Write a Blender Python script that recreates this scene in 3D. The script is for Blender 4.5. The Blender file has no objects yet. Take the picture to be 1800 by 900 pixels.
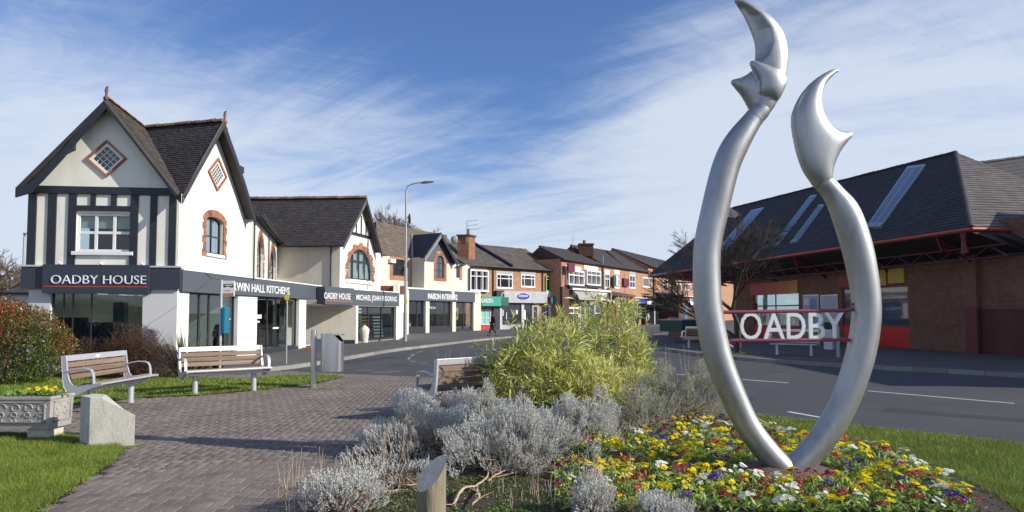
import bpy, math, random
import numpy as np
from mathutils import Vector, Matrix
from mathutils.geometry import tessellate_polygon
rnd = random.Random(7); R = math.radians
SC = bpy.context.scene; COL = SC.collection
# ---------------------------------------------------------------- camera, sky, sun
EYE = 1.75; TILT = R(2.8); FPX = 1200.0; CU, CV = 900.0, 491.0
cam = bpy.data.cameras.new('camera'); co = bpy.data.objects.new('camera', cam); COL.objects.link(co)
co.location = (0, 0, EYE); co.rotation_euler = (math.pi/2 + TILT, 0, 0)
cam.lens = 24; cam.sensor_width = 36; cam.shift_y = (CV-450)/1800; cam.clip_end = 3000; cam.clip_start = .05
SC.camera = co
SUN = Vector((.95, -.25, .52)).normalized()
sl = bpy.data.lights.new('sun', 'SUN'); so = bpy.data.objects.new('sun', sl); COL.objects.link(so)
sl.energy = 4.9; sl.angle = R(.53); sl.color = (1, .93, .82)
so.rotation_euler = SUN.to_track_quat('Z', 'Y').to_euler()
SC.view_settings.view_transform = 'Standard'; SC.view_settings.look = 'None'
SC.view_settings.exposure = 0.16; SC.view_settings.gamma = 1.0

W = bpy.data.worlds.new('World'); SC.world = W; W.use_nodes = True
def world():
    nt = W.node_tree; n = nt.nodes; l = nt.links; n.clear()
    def N(t, **k):
        x = n.new(t)
        for a, b in k.items(): setattr(x, a, b)
        return x
    def M(op, a, b=None, c=None):
        x = n.new('ShaderNodeMath'); x.operation = op
        for i, v in enumerate((a, b, c)):
            if v is None: continue
            if isinstance(v, (int, float)): x.inputs[i].default_value = v
            else: l.new(v, x.inputs[i])
        return x.outputs[0]
    sky = N('ShaderNodeTexSky', sky_type='NISHITA', sun_disc=False)
    sky.sun_elevation = math.asin(SUN.z); sky.sun_rotation = math.atan2(SUN.x, SUN.y)
    sky.air_density = 1.0; sky.dust_density = .6; sky.ozone_density = 3.0
    hs = N('ShaderNodeHueSaturation'); hs.inputs['Saturation'].default_value = 1.12; l.new(sky.outputs[0], hs.inputs['Color'])
    tn = N('ShaderNodeVectorMath', operation='MULTIPLY'); tn.inputs[1].default_value = (.86, .98, 1.28); l.new(hs.outputs[0], tn.inputs[0])
    b1 = N('ShaderNodeBackground'); b1.inputs[1].default_value = .100; l.new(tn.outputs[0], b1.inputs[0])
    tc = N('ShaderNodeTexCoord'); sp = N('ShaderNodeSeparateXYZ'); l.new(tc.outputs['Generated'], sp.inputs[0])
    x, y, z = sp.outputs
    zz = M('ADD', M('MAXIMUM', z, 0.0), .10)
    px = M('DIVIDE', x, zz); py = M('DIVIDE', y, zz)
    cb = N('ShaderNodeCombineXYZ'); l.new(px, cb.inputs[0]); l.new(py, cb.inputs[1])
    def noise(rot, sc, scale, det, dist, rough=.55, off=(0, 0, 0)):
        m0 = N('ShaderNodeMapping'); m0.inputs['Rotation'].default_value = (0, 0, rot); l.new(cb.outputs[0], m0.inputs[0])
        m = N('ShaderNodeMapping'); m.inputs['Scale'].default_value = sc; m.inputs['Location'].default_value = off
        l.new(m0.outputs[0], m.inputs[0])
        t = N('ShaderNodeTexNoise'); t.inputs['Scale'].default_value = scale; t.inputs['Detail'].default_value = det
        t.inputs['Distortion'].default_value = dist; t.inputs['Roughness'].default_value = rough
        l.new(m.outputs[0], t.inputs[0]); return t.outputs[0]
    a = noise(R(34), (.62, 1.7, 1), 1.25, 10, 1.5, .62, (3.1, 1.7, 0))      # long combed wisps
    b = noise(R(20), (1, 1.3, 1), .42, 4, .4, .5, (7.3, 2.2, 0))          # where the banks lie
    c = noise(R(-25), (.9, 1.9, 1), 3.6, 8, 2.0, .65, (1.3, 5.2, 0))
    low = M('POWER', M('SUBTRACT', 1.0, M('MINIMUM', M('MULTIPLY', M('MAXIMUM', z, 0.0), 1.9), 1.0)), 2.0)
    def blob(dx, dy, dz, k, amp):
        d = Vector((dx, dy, dz)).normalized()
        v = N('ShaderNodeVectorMath', operation='DOT_PRODUCT'); l.new(tc.outputs['Generated'], v.inputs[0]); v.inputs[1].default_value = d
        return M('MULTIPLY', M('POWER', M('MAXIMUM', v.outputs['Value'], 0.0), k), amp)
    s = M('ADD', M('MULTIPLY', a, .56), M('MULTIPLY', b, .60))
    s = M('ADD', s, M('MULTIPLY', c, .16))
    s = M('ADD', s, M('MULTIPLY', low, .74))
    for bl in BLOBS: s = M('ADD', s, blob(*bl))
    mr = N('ShaderNodeMapRange', interpolation_type='SMOOTHSTEP'); l.new(s, mr.inputs[0])
    mr.inputs[1].default_value = .52; mr.inputs[2].default_value = 1.04; mr.inputs[3].default_value = 0.04; mr.inputs[4].default_value = .93
    b2 = N('ShaderNodeBackground'); b2.inputs[0].default_value = (.77, .86, 1.0, 1); b2.inputs[1].default_value = .80
    mx = N('ShaderNodeMixShader'); l.new(mr.outputs[0], mx.inputs[0]); l.new(b1.outputs[0], mx.inputs[1]); l.new(b2.outputs[0], mx.inputs[2])
    o = N('ShaderNodeOutputWorld'); l.new(mx.outputs[0], o.inputs[0])
# broad fair-weather gaps and banks: direction, tightness, amount
BLOBS = [(-.12, 1, .42, 22, -.22), (.05, 1, .27, 60, -.10), (.30, 1, .28, 90, .20), (-.62, 1, .24, 50, .13), (.8, 1, .35, 30, .07), (-.75, 1, .5, 40, -.14), (-.25, 1, .27, 90, .08)]
world()
# ---------------------------------------------------------------- geometry helpers
def ray(u, v):
    d = (u-CU)/FPX; e = (CV-v)/FPX; c, s = math.cos(TILT), math.sin(TILT)
    return Vector((d, c-e*s, s+e*c))
def atz(u, v, z=0.0):
    r = ray(u, v); t = (z-EYE)/r.z; return Vector((r.x*t, r.y*t, z))
def aty(u, v, y):
    r = ray(u, v); t = y/r.y; return Vector((r.x*t, y, EYE+r.z*t))
def onplane(u, v, P, N):
    r = ray(u, v); o = Vector((0, 0, EYE)); t = (P-o).dot(N)/r.dot(N); return o+r*t
class Fr:                                   # a vertical wall plane: a along it, z up, d outwards
    def __init__(s, A, B):
        s.o = Vector((A[0], A[1], 0)); e = Vector((B[0]-A[0], B[1]-A[1], 0)); s.L = e.length; s.e = e/s.L
        s.n = Vector((s.e.y, -s.e.x, 0))
    def pt(s, a, z, d=0.0): return s.o+s.e*a+s.n*d+Vector((0, 0, z))
    def px(s, u, v, d=0.0):
        p = onplane(u, v, s.o+s.n*d, s.n)-s.o; return p.dot(s.e), p.z
    def w(s, u, v, d=0.0): return s.pt(*s.px(u, v, d), d)
    def sub(s, a, d=0.0):                   # same direction, moved origin
        f = Fr((0, 0), (1, 0)); f.o = s.o+s.e*a+s.n*d; f.e = s.e; f.n = s.n; f.L = s.L; return f
WF = Fr((0, 0), (1, 0)); WF.n = Vector((0, -1, 0))
OFF = {}
def off(o):
    return OFF.get(o.name, Vector((0, 0, 0))) if o else Vector((0, 0, 0))
class MB:
    def __init__(s): s.v = []; s.f = []; s.m = []; s.s = []
    def add(s, vs, fs, m=0, sm=False):
        k = len(s.v); s.v += [tuple(p) for p in vs]
        for f in fs: s.f.append([k+i for i in f]); s.m.append(m); s.s.append(sm)
        return s
    def hexa(s, p, m=0):                    # 8 points, bottom ring then top ring
        return s.add(p, [(3, 2, 1, 0), (4, 5, 6, 7), (0, 1, 5, 4), (1, 2, 6, 5), (2, 3, 7, 6), (3, 0, 4, 7)], m)
    def fb(s, F, a0, a1, z0, z1, d0, d1, m=0):
        P = [F.pt(a, z, d) for z in (z0, z1) for a, d in ((a0, d1), (a1, d1), (a1, d0), (a0, d0))]
        return s.hexa(P, m)
    def bx(s, x0, x1, y0, y1, z0, z1, m=0):
        return s.hexa([(x, y, z) for z in (z0, z1) for x, y in ((x0, y0), (x1, y0), (x1, y1), (x0, y1))], m)
    def prism(s, F, pts, d0, d1, m=0):      # simple polygon in (a,z)
        n = len(pts); A = [F.pt(a, z, d1) for a, z in pts]; B = [F.pt(a, z, d0) for a, z in pts]
        tr = [list(t) for t in tessellate_polygon([[Vector((a, z, 0)) for a, z in pts]])]
        fs = tr+[[i+n for i in t[::-1]] for t in tr]+[(i, (i+1) % n, n+(i+1) % n, n+i) for i in range(n)]
        return s.add(A+B, fs, m)
    def wall(s, F, outer, holes, th, m=0, mr=None):
        loops = [outer]+holes; fl = [p for L in loops for p in L]; n = len(fl)
        tr = [list(t) for t in tessellate_polygon([[Vector((a, z, 0)) for a, z in L] for L in loops])]
        A = [F.pt(a, z, 0) for a, z in fl]; B = [F.pt(a, z, -th) for a, z in fl]
        s.add(A+B, tr+[[i+n for i in t[::-1]] for t in tr], m)
        k = 0
        for j, L in enumerate(loops):
            q = len(L); P = [F.pt(a, z, 0) for a, z in L]+[F.pt(a, z, -th) for a, z in L]
            s.add(P, [(i, (i+1) % q, q+(i+1) % q, q+i) for i in range(q)], m if (j == 0 or mr is None) else mr)
        return s
    def slab(s, pts, t, m=0):               # planar polygon thickened downwards
        pts = [Vector(p) for p in pts]; n = len(pts); N = (pts[1]-pts[0]).cross(pts[2]-pts[0]).normalized()
        if N.z < 0: N = -N
        B = [p-N*t for p in pts]
        return s.add(pts+B, [tuple(range(n)), tuple(range(2*n-1, n-1, -1))]+[(i, (i+1) % n, n+(i+1) % n, n+i) for i in range(n)], m)
    def loft(s, rings, m=0, caps=True, sm=True, closed=True):
        n = len(rings[0]); k = len(s.v); vs = [p for r in rings for p in r]; fs = []
        for i in range(len(rings)-1):
            for j in range(n if closed else n-1):
                j2 = (j+1) % n; fs.append((i*n+j, i*n+j2, (i+1)*n+j2, (i+1)*n+j))
        s.add(vs, fs, m, sm)
        if caps: s.add(rings[0], [tuple(range(n))[::-1]], m); s.add(rings[-1], [tuple(range(n))], m)
        return s
    def tube(s, pts, r, n=8, m=0, caps=True, flat=1.0):
        pts = [Vector(p) for p in pts]; K = len(pts); rr = r if isinstance(r, (list, tuple)) else [r]*K
        rings = []; up = None
        for i, p in enumerate(pts):
            t = (pts[min(i+1, K-1)]-pts[max(i-1, 0)])
            if t.length < 1e-9: t = Vector((0, 0, 1))
            t.normalize()
            if up is None:
                up = Vector((0, 0, 1)) if abs(t.z) < .9 else Vector((0, 1, 0))
            x = up.cross(t)
            if x.length < 1e-6: x = Vector((1, 0, 0))
            x.normalize(); y = t.cross(x); up = y
            rings.append([p+(x*math.cos(2*math.pi*j/n)+y*math.sin(2*math.pi*j/n)*flat)*rr[i] for j in range(n)])
        return s.loft(rings, m, caps)
    def cyl(s, c, r, z0, z1, n=16, m=0, r2=None):
        r2 = r if r2 is None else r2
        ring = lambda q, z: [(c[0]+q*math.cos(2*math.pi*j/n), c[1]+q*math.sin(2*math.pi*j/n), z) for j in range(n)]
        return s.loft([ring(r, z0), ring(r2, z1)], m)
    def build(s, name, mats, parent=None, bev=0.0, uv=True, kind=None, label=None, share=None):
        if share is None:
            me = bpy.data.meshes.new(name); o3 = off(parent)
            V = np.array([tuple(p) for p in s.v], dtype=np.float64).reshape(-1, 3)-np.array(o3)
            me.from_pydata([tuple(p) for p in V], [], s.f)
            if not isinstance(mats, (list, tuple)): mats = [mats]
            for q in mats: me.materials.append(q)
            me.polygons.foreach_set('material_index', s.m); me.polygons.foreach_set('use_smooth', s.s)
            me.update()
            if uv: autouv(me, o3)
        else: me = share
        ob = bpy.data.objects.new(name, me); COL.objects.link(ob)
        if parent: ob.parent = parent; OFF[ob.name] = off(parent)
        if bev:
            b = ob.modifiers.new('bevel', 'BEVEL'); b.width = bev; b.segments = 2; b.limit_method = 'ANGLE'; b.angle_limit = R(40)
        if kind: ob['kind'] = kind
        if label: ob['label'] = label
        return ob
def autouv(me, o3):
    nl = len(me.loops); np_ = len(me.polygons)
    if not nl: return
    V = np.empty(len(me.vertices)*3); me.vertices.foreach_get('co', V); V = V.reshape(-1, 3)+np.array(o3)
    Nn = np.empty(np_*3); me.polygons.foreach_get('normal', Nn); Nn = Nn.reshape(-1, 3)
    lt = np.empty(np_, dtype=np.int32); me.polygons.foreach_get('loop_total', lt)
    vi = np.empty(nl, dtype=np.int32); me.loops.foreach_get('vertex_index', vi)
    fi = np.repeat(np.arange(np_), lt); n = Nn[fi]; p = V[vi]
    hl = np.hypot(n[:, 0], n[:, 1]); flat = hl < .3; hl = np.maximum(hl, 1e-6)
    tx = -n[:, 1]/hl; ty = n[:, 0]/hl
    u = p[:, 0]*tx+p[:, 1]*ty; v = p[:, 2]/np.maximum(hl, .3)
    u = np.where(flat, p[:, 0], u); v = np.where(flat, p[:, 1], v)
    L = me.uv_layers.new(name='UVMap'); L.data.foreach_set('uv', np.stack([u, v], 1).astype(np.float32).ravel())
def tag(o, label, cat, group=None, kind=None):
    if label: o['label'] = label
    if cat: o['category'] = cat
    if group: o['group'] = group
    if kind: o['kind'] = kind
    return o
def root(name, label, cat, loc=(0, 0, 0), group=None):
    o = bpy.data.objects.new(name, None); COL.objects.link(o); o.location = loc; o.empty_display_size = .2
    OFF[o.name] = Vector(loc); return tag(o, label, cat, group)
def copytree(r, loc, rz, label, group=None):
    def cp(o, par):
        c = o.copy(); COL.objects.link(c)
        if par: c.parent = par
        for ch in KIDS.get(o.name, []): cp(ch, c)
        return c
    c = cp(r, None); c.location = loc; c.rotation_euler = (0, 0, rz); c['label'] = label
    if group: c['group'] = group
    return c
KIDS = {}
def index_kids():
    KIDS.clear()
    for o in bpy.data.objects:
        if o.parent: KIDS.setdefault(o.parent.name, []).append(o)
# ---------------------------------------------------------------- materials
MATS = {}
def nmat(name):
    m = bpy.data.materials.new(name); m.use_nodes = True; nt = m.node_tree
    return m, nt, nt.nodes, nt.links, nt.nodes['Principled BSDF']
def rand01(n, l):
    g = n.new('ShaderNodeNewGeometry'); oi = n.new('ShaderNodeObjectInfo'); a = n.new('ShaderNodeMath'); a.operation = 'ADD'
    l.new(g.outputs['Random Per Island'], a.inputs[0]); l.new(oi.outputs['Random'], a.inputs[1])
    f = n.new('ShaderNodeMath'); f.operation = 'FRACT'; l.new(a.outputs[0], f.inputs[0]); return f.outputs[0]
def ramp(n, cols, interp='LINEAR'):
    r = n.new('ShaderNodeValToRGB'); e = r.color_ramp.elements; r.color_ramp.interpolation = interp
    for i, c in enumerate(cols):
        p = i/(max(1, len(cols)-1)) if len(c) == 3 else c[3]
        if i < 2: q = e[i]; q.position = p
        else: q = e.new(p)
        q.color = (c[0], c[1], c[2], 1)
    return r
def macro(n, l, sock, amp, scale, lo=.3, hi=.7):
    g = n.new('ShaderNodeNewGeometry'); t = n.new('ShaderNodeTexNoise'); t.inputs['Scale'].default_value = scale; t.inputs['Detail'].default_value = 7; t.inputs['Roughness'].default_value = .68; l.new(g.outputs['Position'], t.inputs[0])
    r = n.new('ShaderNodeMapRange'); r.inputs[1].default_value = lo; r.inputs[2].default_value = hi; r.inputs[3].default_value = 1-amp; r.inputs[4].default_value = 1+amp; l.new(t.outputs[0], r.inputs[0])
    v = n.new('ShaderNodeVectorMath'); v.operation = 'SCALE'; l.new(sock, v.inputs[0]); l.new(r.outputs[0], v.inputs['Scale']); return v.outputs[0]
def mat(name, col, rough=.7, metal=0.0, var=.12, vs=2.0, bump=0.0, bs=60, spec=.5, dirt=0.0, dcol=(.12, .11, .09), ds=.7, coat=0.0, stretch=(1, 1, 1), mac=0.0, ms=.6, fine=0.0):
    if name in MATS: return MATS[name]
    m, nt, n, l, P = nmat(name); MATS[name] = m
    P.inputs['Roughness'].default_value = rough; P.inputs['Metallic'].default_value = metal; P.inputs['Specular IOR Level'].default_value = spec
    P.inputs['Coat Weight'].default_value = coat
    tc = n.new('ShaderNodeTexCoord'); mp = n.new('ShaderNodeMapping'); mp.inputs['Scale'].default_value = stretch; l.new(tc.outputs['Object'], mp.inputs[0])
    cols = col if isinstance(col, list) else None
    t = n.new('ShaderNodeTexNoise'); t.inputs['Scale'].default_value = vs; t.inputs['Detail'].default_value = 6; t.inputs['Roughness'].default_value = .65; l.new(mp.outputs[0], t.inputs[0])
    if cols: r = ramp(n, cols); l.new(rand01(n, l), r.inputs[0]); base = r.outputs[0]
    else:
        c = n.new('ShaderNodeRGB'); c.outputs[0].default_value = (*col, 1); base = c.outputs[0]
    mr = n.new('ShaderNodeMapRange'); mr.inputs[1].default_value = .25; mr.inputs[2].default_value = .75; mr.inputs[3].default_value = 1-var; mr.inputs[4].default_value = 1+var; l.new(t.outputs[0], mr.inputs[0])
    mu = n.new('ShaderNodeVectorMath'); mu.operation = 'SCALE'; l.new(base, mu.inputs[0]); l.new(mr.outputs[0], mu.inputs['Scale']); last = mu.outputs[0]
    if dirt:
        t2 = n.new('ShaderNodeTexNoise'); t2.inputs['Scale'].default_value = ds; t2.inputs['Detail'].default_value = 8; t2.inputs['Roughness'].default_value = .7; l.new(mp.outputs[0], t2.inputs[0])
        r2 = n.new('ShaderNodeMapRange'); r2.inputs[1].default_value = .5; r2.inputs[2].default_value = .72; r2.inputs[4].default_value = dirt; l.new(t2.outputs[0], r2.inputs[0])
        mx = n.new('ShaderNodeMix'); mx.data_type = 'RGBA'; l.new(r2.outputs[0], mx.inputs[0]); l.new(last, mx.inputs[6]); mx.inputs[7].default_value = (*dcol, 1); last = mx.outputs[2]
    if mac: last = macro(n, l, last, mac, ms)
    if fine: last = macro(n, l, last, fine, 85, .4, .6)
    l.new(last, P.inputs['Base Color'])
    if bump:
        t3 = n.new('ShaderNodeTexNoise'); t3.inputs['Scale'].default_value = bs; t3.inputs['Detail'].default_value = 4; l.new(mp.outputs[0], t3.inputs[0])
        b = n.new('ShaderNodeBump'); b.inputs['Strength'].default_value = bump; b.inputs['Distance'].default_value = .01; l.new(t3.outputs[0], b.inputs['Height']); l.new(b.outputs[0], P.inputs['Normal'])
    return m
def brickmat(name, c1, c2, mort, bw=.225, bh=.075, ms=.01):
    if name in MATS: return MATS[name]
    m, nt, n, l, P = nmat(name); MATS[name] = m; P.inputs['Roughness'].default_value = .85; P.inputs['Specular IOR Level'].default_value = .3
    tc = n.new('ShaderNodeTexCoord'); b = n.new('ShaderNodeTexBrick'); l.new(tc.outputs['UV'], b.inputs['Vector'])
    b.inputs['Color1'].default_value = (*c1, 1); b.inputs['Color2'].default_value = (*c2, 1); b.inputs['Mortar'].default_value = (*mort, 1)
    b.inputs['Scale'].default_value = 1; b.inputs['Brick Width'].default_value = bw; b.inputs['Row Height'].default_value = bh; b.inputs['Mortar Size'].default_value = ms; b.inputs['Mortar Smooth'].default_value = .2
    t = n.new('ShaderNodeTexNoise'); t.inputs['Scale'].default_value = 1.3; t.inputs['Detail'].default_value = 9; t.inputs['Roughness'].default_value = .75; l.new(tc.outputs['UV'], t.inputs[0])
    mr = n.new('ShaderNodeMapRange'); mr.inputs[1].default_value = .3; mr.inputs[2].default_value = .7; mr.inputs[3].default_value = .72; mr.inputs[4].default_value = 1.22; l.new(t.outputs[0], mr.inputs[0])
    mu = n.new('ShaderNodeVectorMath'); mu.operation = 'SCALE'; l.new(b.outputs[0], mu.inputs[0]); l.new(mr.outputs[0], mu.inputs['Scale']); l.new(mu.outputs[0], P.inputs['Base Color'])
    bp = n.new('ShaderNodeBump'); bp.invert = True; bp.inputs['Strength'].default_value = .6; bp.inputs['Distance'].default_value = .008; l.new(b.outputs['Fac'], bp.inputs['Height']); l.new(bp.outputs[0], P.inputs['Normal'])
    return m
def leafmat(name, cols, rough=.45, trans=.25, spec=.5, mac=0.0, ms=.8):
    if name in MATS: return MATS[name]
    m, nt, n, l, P = nmat(name); MATS[name] = m; r = ramp(n, cols); l.new(rand01(n, l), r.inputs[0]); rc = macro(n, l, r.outputs[0], mac, ms) if mac else r.outputs[0]; l.new(rc, P.inputs['Base Color'])
    P.inputs['Roughness'].default_value = rough; P.inputs['Specular IOR Level'].default_value = spec
    if trans:
        t = n.new('ShaderNodeBsdfTranslucent'); l.new(rc, t.inputs[0]); mx = n.new('ShaderNodeMixShader'); mx.inputs[0].default_value = trans
        l.new(P.outputs[0], mx.inputs[1]); l.new(t.outputs[0], mx.inputs[2]); l.new(mx.outputs[0], n['Material Output'].inputs[0])
    return m
def glassmat(name, tint=(.75, .82, .82), dark=False, ior=1.55, dcol=(.02, .025, .03)):
    if name in MATS: return MATS[name]
    m, nt, n, l, P = nmat(name); MATS[name] = m
    if dark:
        P.inputs['Base Color'].default_value = (*dcol, 1); P.inputs['Roughness'].default_value = .04; P.inputs['Specular IOR Level'].default_value = .9
        tc = n.new('ShaderNodeTexCoord'); t = n.new('ShaderNodeTexNoise'); t.inputs['Scale'].default_value = 1.1; l.new(tc.outputs['Object'], t.inputs[0])
        b = n.new('ShaderNodeBump'); b.inputs['Strength'].default_value = .15; b.inputs['Distance'].default_value = .02; l.new(t.outputs[0], b.inputs['Height']); l.new(b.outputs[0], P.inputs['Normal']); return m
    tr = n.new('ShaderNodeBsdfTransparent'); tr.inputs[0].default_value = (*tint, 1); gl = n.new('ShaderNodeBsdfGlossy'); gl.inputs['Roughness'].default_value = .01
    fr = n.new('ShaderNodeFresnel'); fr.inputs[0].default_value = ior; ad = n.new('ShaderNodeMath'); ad.operation = 'MULTIPLY_ADD'; ad.inputs[1].default_value = 1.3; ad.inputs[2].default_value = .03; l.new(fr.outputs[0], ad.inputs[0])
    ge = n.new('ShaderNodeNewGeometry'); om = n.new('ShaderNodeMath'); om.operation = 'SUBTRACT'; om.inputs[0].default_value = 1; l.new(ge.outputs['Backfacing'], om.inputs[1])
    mm = n.new('ShaderNodeMath'); mm.operation = 'MULTIPLY'; l.new(ad.outputs[0], mm.inputs[0]); l.new(om.outputs[0], mm.inputs[1]); ad = mm
    mx = n.new('ShaderNodeMixShader'); l.new(ad.outputs[0], mx.inputs[0]); l.new(tr.outputs[0], mx.inputs[1]); l.new(gl.outputs[0], mx.inputs[2]); l.new(mx.outputs[0], n['Material Output'].inputs[0])
    return m
WHITE = mat('white render', (.76, .75, .69), .85, var=.05, bump=.2, bs=60, dirt=.45, dcol=(.52, .50, .43), ds=1.3, stretch=(1, 1, .28), mac=.05, ms=.5)
CREAM = mat('cream render', (.64, .60, .51), .85, var=.05, bump=.2, bs=60, dirt=.45, dcol=(.46, .43, .36), ds=1.3, stretch=(1, 1, .28), mac=.06, ms=.5)
PAINT = mat('white joinery paint', (.80, .80, .80), .4, var=.03)
TIMBER = mat('black painted timber', (.018, .022, .032), .5, var=.2, vs=6, bump=.2, bs=30)
FASCIA = mat('slate grey sign panel', (.085, .102, .122), .45, var=.04, vs=1)
FASCIAD = mat('navy grey sign panel', (.035, .042, .062), .45, var=.04, vs=1)
DKFRAME = mat('dark grey window frame', (.03, .034, .04), .45, var=.05)
ORBRICK = mat('orange brick', [(.29, .12, .07), (.40, .19, .10), (.34, .155, .09), (.22, .085, .055), (.43, .24, .145)], .85, var=.15, vs=20, bump=.3, bs=80)
MORTAR = mat('pale mortar', (.45, .38, .3), .9, var=.1)
BRICK_T = brickmat('terrace orange brick', (.50, .24, .135), (.36, .155, .085), (.42, .33, .24))
BRICK_R = brickmat('supermarket brown brick', (.25, .115, .07), (.17, .078, .050), (.15, .11, .085))
BRICK_D = brickmat('dark soot brick', (.12, .055, .035), (.08, .038, .025), (.1, .08, .06))  # much darker tone than the terrace front brick
SLATE = mat('dark roof tile', [(.030, .027, .030), (.050, .043, .045), (.040, .034, .036), (.062, .053, .052), (.036, .030, .034)], .8, var=.25, vs=3, bump=.25, bs=50, dirt=.3, dcol=(.085, .08, .06), ds=1.3)
BROWNT = mat('brown roof tile', [(.13, .10, .075), (.17, .13, .10), (.10, .08, .065), (.19, .155, .12)], .85, var=.2, vs=3, bump=.25, bs=50)
GREYT = mat('weathered grey brown tile', [(.085, .072, .062), (.115, .098, .082), (.07, .06, .054), (.13, .112, .095)], .85, var=.25, vs=1.2, bump=.2, bs=40, dirt=.35, dcol=(.16, .145, .12), ds=.5)
RIDGE = mat('red ridge tile', [(.30, .12, .07), (.22, .10, .07), (.16, .09, .06), (.26, .14, .09)], .85, var=.2, vs=8, bump=.3, bs=40)
RIDGEB = mat('weathered brown ridge tile', [(.20, .125, .08), (.26, .16, .10), (.13, .09, .07), (.30, .18, .11)], .85, var=.2, vs=8, bump=.3, bs=40)
LEAD = mat('lead flashing', (.28, .30, .33), .6, var=.15)
GLASS = glassmat('clear shop glass'); GLASSD = glassmat('dark window glass', dark=True); GLASSB = glassmat('blue reflecting glass', dark=True, dcol=(.07, .09, .12))
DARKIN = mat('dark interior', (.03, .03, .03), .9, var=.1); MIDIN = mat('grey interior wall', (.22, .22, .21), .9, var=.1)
ALU = mat('brushed aluminium', (.56, .57, .60), .38, metal=.75, var=.06, vs=8, bump=.05, bs=200, dirt=.2, dcol=(.4, .4, .4), ds=6)
STEEL = mat('stainless steel', (.70, .71, .73), .26, metal=.92, var=.05, vs=10, bump=.04, bs=200, stretch=(1, 1, .1))
GALV = mat('galvanised grey post', (.36, .38, .40), .5, metal=.4, var=.1, vs=6)
CURT = mat('pale curtain', (.62, .62, .60), .9, var=.1, vs=5)
def colmat(name, c, rough=.5, **k): return mat(name, c, rough, **k)
# ---------------------------------------------------------------- shared building pieces
def clip2(poly, x0, x1, y0, y1):
    def cl(P, f, g):
        o = []
        for i in range(len(P)):
            a, b = P[i], P[(i+1) % len(P)]; fa, fb_ = f(a), f(b)
            if fa >= 0: o.append(a)
            if (fa >= 0) != (fb_ >= 0): t = fa/(fa-fb_); o.append((a[0]+(b[0]-a[0])*t, a[1]+(b[1]-a[1])*t))
        return o
    for f in (lambda p: p[0]-x0, lambda p: x1-p[0], lambda p: p[1]-y0, lambda p: y1-p[1]):
        poly = cl(poly, f, None)
        if len(poly) < 3: return []
    return poly
def roof(poly, parent, m, w=.2, h=.14, t=.022, nind=0, under=None, th=.12, name='roof_tile', seed=1):
    """slab plus courses of separate tiles; poly[0]->poly[1] is the eave"""
    rr = random.Random(seed); P = [Vector(p) for p in poly]; e = (P[1]-P[0]).normalized(); N = (P[1]-P[0]).cross(P[2]-P[0]).normalized()
    if N.z < 0: N = -N
    g = N.cross(e)
    if g.z < 0: g = -g
    MB().slab([p-N*.012 for p in P], th, 0).build('roof', under or m, parent)
    q = [((p-P[0]).dot(e), (p-P[0]).dot(g)) for p in P]; x0, x1 = min(a for a, b in q), max(a for a, b in q); y1 = max(b for a, b in q); y0 = min(b for a, b in q)
    if (P[1]-P[0]).dot(e) < 0: q = q[::-1]
    L = []; row = 0; y = y0
    while y < y1:
        x = x0-(row % 2)*w/2-w*.5
        while x < x1:
            c = clip2(q, x+.003, x+w-.003, y, min(y+h, y1))
            if len(c) > 2:
                full = len(c) == 4 and abs(max(a for a, b in c)-min(a for a, b in c)-w+.006) < 1e-4 and abs(max(b for a, b in c)-min(b for a, b in c)-h) < 1e-4
                L.append((x, y, c, full, rr.uniform(-.003, .003), rr.uniform(-.004, .005)))
            x += w
        y += h; row += 1
    def dist(k): p = P[0]+e*(k[0]+w/2)+g*(k[1]+h/2); return p.length
    ind = set()
    if nind:
        full = sorted([i for i, k in enumerate(L) if k[3]], key=lambda i: dist(L[i]))[:nind]; ind = set(full)
        u = MB(); u.hexa([(x, yy, z) for z, pts in ((-.01, 0), (1, 1)) for x, yy in ((0.003, 0), (w-.003, 0), (w-.003, h), (.003, h)) ] if 0 else
                         [(.003, 0, -.01), (w-.003, 0, -.01), (w-.003, h, -.01), (.003, h, -.01), (.003, 0, t), (w-.003, 0, t), (w-.003, h, t*.2), (.003, h, t*.2)])
        um = u.build(name, m, parent); me = um.data; bpy.data.objects.remove(um)
        B = Matrix((e, g, N)).transposed().to_4x4(); o3 = off(parent)
        for i in full:
            k = L[i]; ob = bpy.data.objects.new(name, me); COL.objects.link(ob); ob.parent = parent
            mm = B.copy(); mm.translation = P[0]+e*k[0]+g*k[1]+N*k[5]-o3
            ob.matrix_local = mm @ Matrix.Rotation(k[4], 4, 'Z')
    b = MB()
    for i, (x, y, c, f, j, dz) in enumerate(L):
        if i in ind: continue
        n = len(c); T = []; Bq = []
        for a, bb in c:
            tt = t*(1-.8*min(1, max(0, (bb-y)/h)))+dz
            T.append(P[0]+e*a+g*bb+N*tt); Bq.append(P[0]+e*a+g*bb-N*.01)
        b.add(T+Bq, [tuple(range(n))]+[((i2+1) % n, i2, n+i2, n+(i2+1) % n) for i2 in range(n)])
    if b.v:
        b.build(name+'s' if nind else 'roof_tiles', m, parent, kind='stuff')
    return P, e, g, N
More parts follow.
